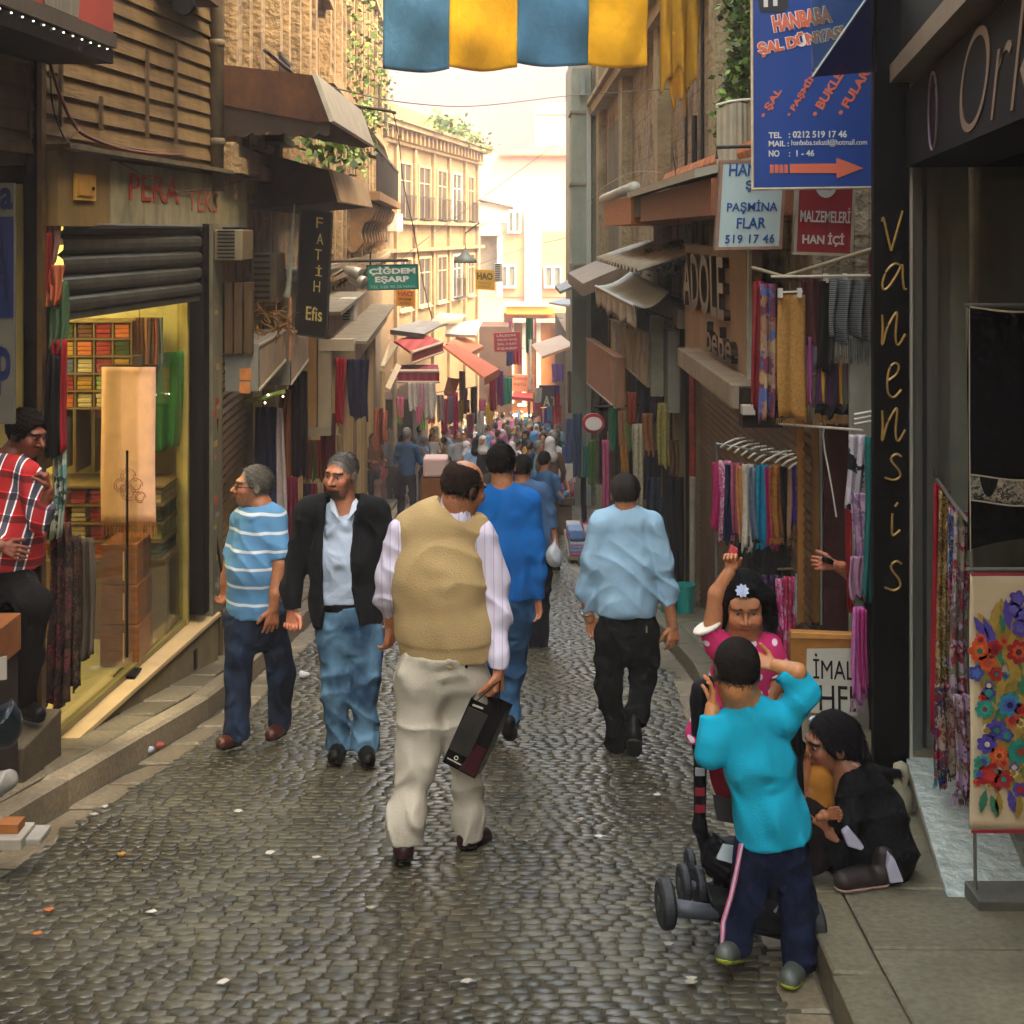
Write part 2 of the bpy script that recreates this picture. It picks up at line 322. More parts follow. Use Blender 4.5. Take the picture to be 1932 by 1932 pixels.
# ---------------- signed distance modelling (surface nets)
def smin(a, b, k):
 h = np.clip(.5+.5*(b-a)/k, 0, 1); return b*(1-h)+a*h-k*h*(1-h)
class SDF:
 def __init__(s): s.p = []
 def cone(s, a, b, ra, rb, k=.03, n=None, sq=1, sub=False, cut=None):
  s.p.append(('c', np.array(a, float), np.array(b, float), ra, rb, k, None if n is None else np.array(n, float), sq, sub, cut)); return s
 def ell(s, c, r, k=.02, rot=None, sub=False, cut=None):
  s.p.append(('e', np.array(c, float), np.array(r, float), None, None, k, rot, 1, sub, cut)); return s
 def mesh(s, vox, wrinkle=0, seed=0, post=None):
  lo = np.full(3, 1e9); hi = -lo
  for p in s.p:
   if p[8]: continue
   if p[0] == 'c': r = max(p[3], p[4]); l = np.minimum(p[1], p[2])-r; h = np.maximum(p[1], p[2])+r
   else: r = p[2].max(); l = p[1]-r; h = p[1]+r
   lo = np.minimum(lo, l); hi = np.maximum(hi, h)
  lo -= vox*3+.02; hi += vox*3+.02
  n = np.ceil((hi-lo)/vox).astype(int)+1
  D = np.full(n, .5); ax = [lo[i]+vox*np.arange(n[i]) for i in range(3)]
  for p in s.p:
   if p[0] == 'c': r = max(p[3], p[4]); l = np.minimum(p[1], p[2])-r; h = np.maximum(p[1], p[2])+r
   else: r = p[2].max(); l = p[1]-r; h = p[1]+r
   pad = p[5]+.03+vox*2; i0 = np.clip(((l-pad-lo)/vox).astype(int), 0, n-1); i1 = np.clip(((h+pad-lo)/vox).astype(int)+2, 1, n)
   if (i1 <= i0).any(): continue
   X, Y, Z = np.meshgrid(ax[0][i0[0]:i1[0]], ax[1][i0[1]:i1[1]], ax[2][i0[2]:i1[2]], indexing='ij')
   P = np.stack([X, Y, Z], -1)
   if p[0] == 'c':
    q = P-p[1]; ba = p[2]-p[1]
    if p[6] is not None:
     nn = p[6]/np.linalg.norm(p[6]); q = q+nn*((p[7]-1)*(q@nn))[..., None]; ba = ba+nn*((p[7]-1)*(ba@nn))
    L2 = max(ba@ba, 1e-9); t = np.clip(q@ba/L2, 0, 1)
    d = np.linalg.norm(q-t[..., None]*ba, axis=-1)-(p[3]+t*(p[4]-p[3]))
   else:
    q = P-p[1]
    if p[6] is not None: q = q@p[6]
    k0 = np.linalg.norm(q/p[2], axis=-1); k1 = np.linalg.norm(q/(p[2]**2), axis=-1)+1e-9; d = k0*(k0-1)/k1
   if p[9] is not None:
    for (cp, cn) in p[9]: d = np.maximum(d, (P-np.array(cp))@np.array(cn))
   sl_ = tuple(slice(i0[i], i1[i]) for i in range(3))
   if p[8]: D[sl_] = -smin(-D[sl_], d, p[5])
   else: D[sl_] = smin(D[sl_], d, p[5])
  X, Y, Z = np.meshgrid(*ax, indexing='ij')
  if post: D = post(D, X, Y, Z)
  if wrinkle:
   a_ = seed*1.7
   n1 = np.sin(X*7+a_+1.5*np.sin(Z*5+a_))*np.sin(Z*6+2*a_+Y*4)                      # where folds gather
   q1 = Z*25+X*24*np.sin(a_+.8)+3.6*np.sin(X*9+Z*5+a_)+2.4*np.sin(Z*7+Y*9); q2 = Z*38*np.cos(a_)-X*36+2.8*np.sin(X*11+a_*2+Z*4)+2*np.sin(Y*15+Z*9)
   r1 = 1-np.abs(np.sin(q1*.5))**.55*2; r2 = 1-np.abs(np.sin(q2*.5))**.55*2
   wrinkle = wrinkle*2.3; D = D-wrinkle*(1.1*r1*np.clip(.25+1.3*n1, 0, 1)+.75*r2*np.clip(.2-1.3*n1, 0, 1))+wrinkle*.5*np.sin(X*12+a_)*np.sin(Z*11)
  # surface nets
  ins = D < 0; c = np.zeros(n-1, np.int8)
  for a in (0, 1):
   for b in (0, 1):
    for e in (0, 1): c += ins[a:n[0]-1+a, b:n[1]-1+b, e:n[2]-1+e]
  act = (c > 0) & (c < 8); idx = np.argwhere(act); m = len(idx)
  ident = np.full(n-1, -1, np.int64); ident[act] = np.arange(m)
  pos = np.zeros((m, 3)); cnt = np.zeros(m)
  for axs in range(3):
   o1, o2 = [i for i in range(3) if i != axs]
   for a in (0, 1):
    for b in (0, 1):
     off = np.zeros(3, int); off[o1] = a; off[o2] = b; o_2 = off.copy(); o_2[axs] = 1
     i0 = idx+off; i1 = idx+o_2; d0 = D[i0[:, 0], i0[:, 1], i0[:, 2]]; d1 = D[i1[:, 0], i1[:, 1], i1[:, 2]]
     cr_ = (d0 < 0) != (d1 < 0); t = np.where(cr_, d0/np.where(cr_, d0-d1, 1), 0)
     q = off+np.outer(t, np.eye(3)[axs]); pos += q*cr_[:, None]; cnt += cr_
  V = lo+vox*(idx+pos/cnt[:, None]); Fc = []
  for axs in range(3):
   o1, o2 = [(1, 2), (2, 0), (0, 1)][axs]
   s0 = [slice(0, -1) if i == axs else slice(1, -1) for i in range(3)]; s1 = [slice(1, None) if i == axs else slice(1, -1) for i in range(3)]
   a = ins[tuple(s0)]; b = ins[tuple(s1)]; e = np.argwhere(a != b)
   if not len(e): continue
   sign = a[e[:, 0], e[:, 1], e[:, 2]]; base = e+1; base[:, axs] = e[:, axs]
   def g(d1, d2):
    q = base.copy(); q[:, o1] -= d1; q[:, o2] -= d2; return ident[q[:, 0], q[:, 1], q[:, 2]]
   quad = np.stack([g(1, 1), g(0, 1), g(0, 0), g(1, 0)], 1); quad[~sign] = quad[~sign][:, ::-1]; Fc.append(quad)
  return V, np.concatenate(Fc)
def npmesh(name, V, Q, mat, parent=None, smooth=True, origin=None, col=None):
 me = bpy.data.meshes.new(name); me.vertices.add(len(V)); me.vertices.foreach_set('co', np.asarray(V, 'f').ravel())
 k = Q.shape[1]; me.loops.add(len(Q)*k); me.loops.foreach_set('vertex_index', Q.astype('i').ravel())
 me.polygons.add(len(Q)); me.polygons.foreach_set('loop_start', np.arange(0, len(Q)*k, k, dtype='i'))
 me.update(calc_edges=True); me.validate()
 if col is not None:
  at = me.color_attributes.new('Col', 'FLOAT_COLOR', 'POINT'); at.data.foreach_set('color', np.asarray(col, 'f').ravel())
 return finish(name, me, mat, parent, smooth, origin)
def VCOL(rough=.55, sss=0):
 key = ('V', rough)
 if key in MATS: return MATS[key]
 m, n, b = newmat('skin'); a = N(n, 'ShaderNodeVertexColor', layer_name='Col')
 nz = N(n, 'ShaderNodeTexNoise'); nz.inputs['Scale'].default_value = 60; nz.inputs['Detail'].default_value = 5; n.links.new(coord(n), nz.inputs[0])
 f = ramp(n, nz.outputs[0], [(.3, (.82, .8, .8, 1)), (.7, (1.12, 1.1, 1.1, 1))])
 o = mixc(n, 1.0, a.outputs[0], f, 'MULTIPLY'); n.links.new(o, b.inputs['Base Color']); b.inputs['Roughness'].default_value = rough
 bump(n, b, nz.outputs[0], .15, .004)
 MATS[key] = m; return m
# ================= SETTING: road, kerbs, pavements =================
def lerpf(pts):
 xs = [p[0] for p in pts]; ys = [p[1] for p in pts]
 return lambda y: float(np.interp(y, xs, ys))
XL = lerpf([(2.5, -2.75), (6, -2.32), (9, -1.95), (12.7, -1.96), (24, -2.2), (40, -2.9), (60, -3.2), (100, -3)])
XR = lerpf([(2.5, .95), (4.3, 1.05), (6, 1.16), (10, 1.38), (12, 1.35), (18.2, .9), (30, 1.2), (60, 1.6), (100, 2.5)])
WLx = lerpf([(2.5, -3.1), (7.64, -2.5), (10, -2.3), (12, -2.43), (20, -2.9), (35, -3.6), (45, -4.4), (62, -3.5), (100, -3.4)])
WRx = lerpf([(2.5, 1.22), (6.46, 1.94), (7, 1.98), (8, 1.95), (30, 2.0), (60, 2.6), (100, 3.6)])
def road_mat(name, base, hi, rough0, rough1, gloss_sc=.9):
 m, n, b = newmat(name)
 geo = N(n, 'ShaderNodeNewGeometry'); co = coord(n)
 nz = N(n, 'ShaderNodeTexNoise'); nz.inputs['Scale'].default_value = 1.3; nz.inputs['Detail'].default_value = 8; n.links.new(co, nz.inputs[0])
 n2 = N(n, 'ShaderNodeTexNoise'); n2.inputs['Scale'].default_value = 38; n2.inputs['Detail'].default_value = 6; n.links.new(co, n2.inputs[0])
 ri = geo.outputs['Random Per Island']
 c1 = ramp(n, ri, [(0, srgb(base)), (1, srgb(hi))])
 c2 = ramp(n, nz.outputs[0], [(.3, (.62, .6, .56, 1)), (.7, (1.25, 1.2, 1.15, 1))])
 c3 = ramp(n, n2.outputs[0], [(.3, (.7, .7, .7, 1)), (.7, (1.25, 1.25, 1.25, 1))])
 o = mixc(n, 1.0, mixc(n, 1.0, c1, c2, 'MULTIPLY'), c3, 'MULTIPLY'); n.links.new(o, b.inputs['Base Color'])
 mr = N(n, 'ShaderNodeMapRange'); mr.inputs[1].default_value = .35; mr.inputs[2].default_value = .65; mr.inputs[3].default_value = rough0; mr.inputs[4].default_value = rough1
 n.links.new(nz.outputs[0], mr.inputs[0]); n.links.new(mr.outputs[0], b.inputs['Roughness'])
 bump(n, b, n2.outputs[0], .3, .005)
 return m
def strip(name, xa, xb, za, Y0, Y1, mat, step=.5, drop=.0, nx=1, kind='structure'):
 """a long strip following the street; drop>0 gives it a vertical face that deep on both edges"""
 m = MB(); n = int((Y1-Y0)/step)+1; vs = []; fs = []
 prof = lambda Y: ([(xa(Y), G(Y)+za-drop)] if drop else [])+[(xa(Y)+(xb(Y)-xa(Y))*i/nx, G(Y)+za) for i in range(nx+1)]+([(xb(Y), G(Y)+za-drop)] if drop else [])
 k = len(prof(Y0))
 for j in range(n+1):
  Y = Y0+(Y1-Y0)*j/n
  for x, z in prof(Y): vs.append((x, Y, z))
 for j in range(n):
  for i in range(k-1): a = j*k+i; fs.append((a, a+1, a+k+1, a+k))
 m.put(vs, fs); o = m.build(name, mat, origin=(0, 0, 0)); lab(o, kind=kind); return o
ST_C = road_mat('sett_stone', '#37362d', '#52503f', .3, .5)
DIRT = M('#3d382b', .9, .3, 12, .3)
strip('ground', lambda y: -160, lambda y: 160, -.12, -30, 420, M('#5d5547', .95, .3, 1.5, .3), 4, nx=2)
strip('road_bed', lambda y: XL(y)-.02, lambda y: XR(y)+.02, -.006, 2.6, 100, DIRT, .5)
def setts():
 rnd = random.Random(3); m = MB(); Y = 3.0; row = 0
 while Y < 30:
  dy = rnd.uniform(.05, .062)*(1 if Y < 14 else 1.25); x = XL(Y)+.24-.3-rnd.random()*.1
  x1 = XR(Y)-.18
  while x < x1+.05:
   wd = rnd.uniform(.06, .105)
   if x+wd > XL(Y)+.22 and x < x1:
    wav = .035*math.sin(x*2.1+row*.05)+.02*math.sin(x*5+1)
    g = rnd.uniform(.0006, .0024); cx0, cx1 = x+g, x+wd-g; cy0, cy1 = Y+wav+g, Y+wav+dy-g
    h = rnd.uniform(-.0022, .0022)+.004*math.sin(x*3+Y*2.3); tx = rnd.uniform(-.018, .018); ty = rnd.uniform(-.02, .02)
    # crowned stone: base ring, shoulder ring, top ring
    vs = []; e = .013
    j = [rnd.uniform(-.009, .009) for _ in range(8)]
    for (sx, sy, zz) in ((0, 0, -.014), (e*.25, e*.25, -.001), (e*.6, e*.6, .0016)):
     for q, (px, py) in enumerate(((cx0+sx, cy0+sy), (cx1-sx, cy0+sy), (cx1-sx, cy1-sy), (cx0+sx, cy1-sy))):
      px += j[q]*.8; py += j[q+4]*.8
      vs.append((px, py, G(py)+h+zz+(px-x-wd/2)*tx+(py-Y-dy/2)*ty))
    cx, cy = (cx0+cx1)/2, (cy0+cy1)/2; vs.append((cx, cy, G(cy)+h+.0020))
    fs = [(a, (a+1) % 4, (a+1) % 4+4, a+4) for a in range(4)]+[(a+4, (a+1) % 4+4, (a+1) % 4+8, a+8) for a in range(4)]+[(a+8, (a+1) % 4+8, 12) for a in range(4)]
    m.put(vs, fs)
   x += wd
  Y += dy; row += 1
 o = m.build('road', ST_C, smooth=True, origin=(0, 0, 0)); lab(o, kind='structure')
setts()
far = MB()
strip('far_road', lambda y: XL(y)+.2, lambda y: XR(y)-.15, -.006, 30, 100, M('#6d6658', .5, .3, 9, .5), 1)
def slabs(name, xa, xb, z, Y0, Y1, ln, mat, gap=.008, jig=.004, nacross=1, seed=1, deep=.1, cham=.012):
 """a row of laid blocks with open joints, one mesh"""
 rnd = random.Random(seed); m = MB(); Y = Y0
 while Y < Y1:
  l = ln*rnd.uniform(.9, 1.12)
  for c in range(nacross):
   ya, yb = Y+gap/2, Y+l-gap/2
   if nacross > 1: o = rnd.uniform(-.02, .02); ya += 0; yb += 0
   def X(y, t): return xa(y)+(xb(y)-xa(y))*t
   t0, t1 = c/nacross, (c+1)/nacross; dz = rnd.uniform(-jig, jig); tl = rnd.uniform(-jig, jig)
   g2 = gap/2
   for (q, zz) in (((0, 0), 0),):
    b0 = [(X(ya, t0)+g2, ya), (X(ya, t1)-g2, ya), (X(yb, t1)-g2, yb), (X(yb, t0)+g2, yb)]
    c0 = [(b0[0][0]+cham, ya+cham), (b0[1][0]-cham, ya+cham), (b0[2][0]-cham, yb-cham), (b0[3][0]+cham, yb-cham)]
    zt = [G(p[1])+z+dz+(tl if k in (1, 2) else -tl) for k, p in enumerate(b0)]
    vs = [(p[0], p[1], G(p[1])+z-deep) for p in b0]+[(p[0], p[1], zt[k]-cham*.8) for k, p in enumerate(b0)]+[(p[0], p[1], zt[k]) for k, p in enumerate(c0)]
    fs = [(a, (a+1) % 4, (a+1) % 4+4, a+4) for a in range(4)]+[(a+4, (a+1) % 4+4, (a+1) % 4+8, a+8) for a in range(4)]+[(8, 9, 10, 11)]
    m.put(vs, fs)
  Y += l
 o = m.build(name, mat, origin=(0, 0, 0)); lab(o, kind='structure'); return o
KERB = road_mat('kerb_stone', '#6f6753', '#857b64', .5, .75)
GUT = road_mat('gutter_stone', '#6a624e', '#7d735c', .4, .6)
PAVE = road_mat('paving', '#59533f', '#6f6852', .45, .75)
PAVER = road_mat('paving_right', '#5d5a48', '#6c6852', .5, .8)
slabs('gutter', lambda y: XL(y), lambda y: XL(y)+.2, .004, 2.8, 34, .42, GUT, jig=.006, seed=4, cham=.02)
slabs('kerb', lambda y: XL(y)-.15, lambda y: XL(y)-.002, .145, 2.8, 34, .95, KERB, seed=6, deep=.16, cham=.02)
slabs('pavement', lambda y: WLx(y)-.5, lambda y: XL(y)-.16, .135, 2.8, 34, .42, PAVE, nacross=2, seed=8, gap=.012)
slabs('gutter', lambda y: XR(y)-.17, lambda y: XR(y), .003, 2.8, 34, .5, GUT, jig=.005, seed=14, cham=.015)
slabs('kerb', lambda y: XR(y)+.002, lambda y: XR(y)+.18, .115, 2.8, 34, .8, road_mat('kerb_stone_right', '#57533f', '#68634c', .5, .75), seed=16, deep=.13, cham=.01, gap=.006)
slabs('pavement', lambda y: XR(y)+.178, lambda y: WRx(y)+.6, .112, 2.8, 34, .62, PAVER, nacross=1, seed=18, gap=.008, cham=.008)
strip('pavement_bed', lambda y: WLx(y)-.6, lambda y: XL(y)-.1, .08, 2.6, 34, DIRT, .5)
strip('pavement_bed', lambda y: XR(y)+.1, lambda y: WRx(y)+.7, .06, 2.6, 34, DIRT, .5)
strip('pavement', lambda y: WLx(y)-.6, lambda y: XL(y)-.1, .12, 34, 100, PAVE, 1, drop=.12)
strip('pavement', lambda y: XR(y)+.1, lambda y: WRx(y)+.8, .12, 34, 100, PAVE, 1, drop=.12)
class Wall:
 """vertical plane; left side given near->far, right side far->near, so that 'out' faces the street"""
 def __init__(s, x0, y0, x1, y1):
  s.p0 = Vector((x0, y0, 0)); d = Vector((x1-x0, y1-y0, 0)); s.L = d.length; s.d = d/s.L; s.o = Vector((s.d.y, -s.d.x, 0))
  s.T = Matrix(((s.d.x, s.o.x, 0, x0), (s.d.y, s.o.y, 0, y0), (0, 0, 1, 0), (0, 0, 0, 1)))
 def at(s, u, v, off=0):           # where the sight line through a photo point meets the plane -> (along, height)
  r = Vector(((u-U0)/F, 1, (V0-v)/F)); p0 = s.p0+s.o*off; k = (p0.dot(s.o))/(r.dot(s.o)); p = r*k
  return (p-p0).dot(s.d), EYE+p.z
 def P(s, a, z, off=0): return s.p0+s.d*a+s.o*off+Vector((0, 0, z))
 def mb(s): m = MB(); m.T = s.T; return m
def old_wall(name, cols, sc=1.2, brick=0, streak=.5, rough=.9):
 key = ('W', str(cols), sc, brick, streak)
 if key in MATS: return MATS[key]
 m, n, b = newmat(name)
 a = N(n, 'ShaderNodeTexNoise'); a.inputs['Scale'].default_value = sc; a.inputs['Detail'].default_value = 10; a.inputs['Roughness'].default_value = .7
 n.links.new(coord(n), a.inputs[0])
 o = ramp(n, a.outputs[0], [(.3+.4*i/(len(cols)-1), srgb(c)) for i, c in enumerate(cols)])
 d = N(n, 'ShaderNodeTexNoise'); d.inputs['Scale'].default_value = 5; d.inputs['Detail'].default_value = 8; d.inputs['Roughness'].default_value = .7
 n.links.new(coord(n, (1.5, 1.5, .16)), d.inputs[0])
 f = ramp(n, d.outputs[0], [(.45, (0, 0, 0, 1)), (.7, (streak,)*3+(1,))])
 o = mixc(n, f, o, srgb('#4a3a24'))
 h = a.outputs[0]
 if brick:
  br = N(n, 'ShaderNodeTexBrick'); br.inputs['Scale'].default_value = brick; br.inputs['Mortar Size'].default_value = .02
  br.inputs['Color1'].default_value = (1, 1, 1, 1); br.inputs['Color2'].default_value = (.8, .78, .75, 1); br.inputs['Mortar'].default_value = (.45, .42, .38, 1)
  n.links.new(coord(n, (1, 1, 1), (R(90), 0, R(90))), br.inputs[0]); o = mixc(n, .8, o, br.outputs[0], 'MULTIPLY')
 n.links.new(o, b.inputs['Base Color']); b.inputs['Roughness'].default_value = rough
 e = N(n, 'ShaderNodeTexNoise'); e.inputs['Scale'].default_value = 14; e.inputs['Detail'].default_value = 8; n.links.new(coord(n), e.inputs[0])
 bump(n, b, e.outputs[0], .9, .05)
 MATS[key] = m; return m
BLK = M('#0f0d0b', .6, .3, 8, .1); ALU = M('#7d7f78', .38, .2, 10, .05, metal=.7, stretch=(1, 1, .1)); WHT = M('#cfc9b8', .6, .12, 5, .1)
IRON = M('#2b2620', .6, .4, 20, .2, metal=.3); RUST = M('#5b3a22', .8, .4, 14, .3)
# ================= RIGHT: near shop =================
def right_shop():
 fz = 1.0
 t = thing('clothes_shop', 'dark clothes shop with marble sill on the right edge of the street', 'shop', (2.0, 6.2, G(6.2)))
 Wf = Wall(1.94, 6.46, 1.94-.18*4.3, 6.46-4.3)          # outer edge of the sill, far -> near
 marble = old_wall('marble', ['#8f9a92', '#aab2a8', '#7f8a84'], 1.4, 0, .15, .3)
 Wf.mb().box(0, 4.2, -.9, 0, -1.3, -.66).build('plinth', M('#8c8472', .8, .3, 6, .3, dirt=.6), t)
 m = Wf.mb()
 for i in range(5): m.box(.0+i*.85, .845+i*.85, -.9, .02, -.657, -.62)
 m.build('sill', marble, t, bevel=.004)
 # corner profiles, frontal
 m = MB()
 for x0, x1, y in ((1.955, 2.0, 6.47), (2.035, 2.09, 6.5), (2.10, 2.16, 6.55)): m.box(x0, x1, y, y+.06, -.6, 2.3)
 m.build('window_frame', ALU, t)
 MB().box(1.945, 2.26, 6.56, 6.62, -.62, 2.3).build('end_panel', M('#6f7468', .35, .2, 4, .05), t)
 MB().box(1.93, 1.945, 6.43, 6.62, -.62, 2.6).build('edge_trim', M('#d8d6cc', .25, .05, 4, 0, metal=.6), t)
 Wg = Wall(2.27, 6.56, 2.27-.18*4.3, 6.56-4.3)
 Wg.mb().box(0, 4.2, -.02, 0, -.6, 2.25).build('glass_pane', GLASS((.75, .72, .6), .6), t)
 m = Wg.mb()
 m.box(0, 4.2, -1.9, -1.85, -.62, 2.6); m.box(0, 4.2, -1.85, -.03, -.64, -.61); m.box(0, .04, -1.85, -.03, -.6, 2.4); m.box(0, 4.2, -1.85, 0, 2.26, 2.3)
 m.build('interior', M('#463822', .8, .4, 2, .1), t)
 Wf.mb().box(.0, 4.2, -.5, .02, 2.25, 2.62).build('fascia', M('#0b090c', .8, .2, 3, .05), t)
 Wf.mb().box(-.07, 4.2, -.5, .1, 2.66, 2.745).build('trim_strip', M('#6b5c46', .5, .2, 5, .1), t)
 Wf.mb().box(-.12, 4.3, -.6, .06, 2.75, 4.6).build('upper_fascia', M('#100e0c', .6, .3, 3, .1), t)
 ol = M('#5c4730', .4, .2, 9, .05)
 p = Wf.P(1.72, 2.28, .022)
 text(t, 'Orkide', p, Wf.d, (0, 0, 1), 2.3, .33, ol, shear=.35, bold=-.02, res=12)
 # oval emblem
 c = Wf.P(1.05, 2.43, .03); pts = []
 for k in range(25):
  a = k/24*6.283; pts.append(c+Wf.d*(.13*math.cos(a))+Vector((0, 0, .16*math.sin(a))))
 MB().tube(pts, .005, 5).build('emblem', M('#6d5a6a', .4, .2, 9, .05), t)
 # black lettered pillar
 t2 = thing('lettered_pillar', 'tall black pillar with vertical gold handwriting beside the marble sill', 'pillar', (1.85, 6.5, G(6.5)))
 MB().box(1.757, 1.928, 6.43, 6.47, G(6.6)+.1, 4.6).box(1.83, 1.926, 6.471, 6.75, G(6.6)+.1, 4.6).build('column', M('#080706', .6, .3, 5, .15), t2)
 gold = M('#a8853f', .35, .35, 30, .05, metal=.3)
 glyph = {
  'v': [[(.1, .9), (.15, 1), (.42, .05), (.5, .1), (.9, 1.25)]],
  'a': [[(.85, .9), (.6, 1), (.3, .75), (.12, .3), (.15, 0), (.35, .1), (.65, .55), (.88, .95), (.9, .5), (.95, .05), (1.05, 0)]],
  'n': [[(.1, .95), (.12, .5), (.1, 0), (.3, .55), (.62, 1), (.68, .9), (.62, .3), (.72, 0), (1.0, .35)]],
  'e': [[(.35, .5), (.65, .7), (.75, .95), (.6, 1.05), (.4, .9), (.3, .5), (.33, .1), (.55, -.05), (.85, .2)]],
  's': [[(.85, .95), (.65, 1.05), (.45, .9), (.5, .7), (.75, .4), (.8, .15), (.55, 0), (.2, .1)]],
  'i': [[(.5, .75), (.48, .3), (.52, .02), (.8, .2)], [(.6, .98), (.72, 1.12)]]}
 rows = [('v', 398, 470), ('a', 485, 545), ('n', 575, 650), ('e', 672, 745), ('n', 755, 830), ('s', 845, 903), ('i', 938, 1008), ('s', 1045, 1110)]
 y = 6.425
 for ch, v0, v1 in rows:
  k = 6.46/2500; h = (v1-v0)*k*.8; x0 = (1656-966)*k; wd = 48*k; zb = EYE+(440-v1)*k
  m = MB()
  for st in glyph[ch]:
   P = [Vector((x0+a*wd, y, zb+b*h)) for a, b in st]
   Q = []
   for i in range(len(P)-1):
    p0, p1, p2, p3 = P[max(i-1, 0)], P[i], P[i+1], P[min(i+2, len(P)-1)]
    for s_ in range(5):
     tt = s_/5; Q.append(.5*((2*p1)+(-p0+p2)*tt+(2*p0-5*p1+4*p2-p3)*tt*tt+(-p0+3*p1-3*p2+p3)*tt**3))
   Q.append(P[-1]); m.tube(Q, .0058, 6)
  m.build('letter', gold, t2)
 # glass canopy corner above the banner; its tint stands in for reflected sky
 t3 = thing('glass_canopy', 'pale blue glass canopy corner above the blue banner', 'canopy', tuple(W(1640, 0, 6.3)))
 a, b, c, d = W(1531, -60, 6.3), W(1700, -60, 6.3), W(1645, -20, 6.3), W(1533, 145, 6.3)
 MB().prism([a, b, c, d], (0, .012, 0)).build('glass_pane', GLASS((.62, .85, .88), .9, .25), t3)
 MB().tube([W(1533, 145, 6.29), W(1648, -22, 6.29), W(1700, -95, 6.29)], .006).build('edge', ALU, t3)
 MB().prism([W(1533, 145, 6.33), W(1655, -30, 6.33), W(1655, 135, 6.33)], (0, .01, 0)).build('side_pane', GLASS((.30, .26, .38), .5, .1), t3)
right_shop()
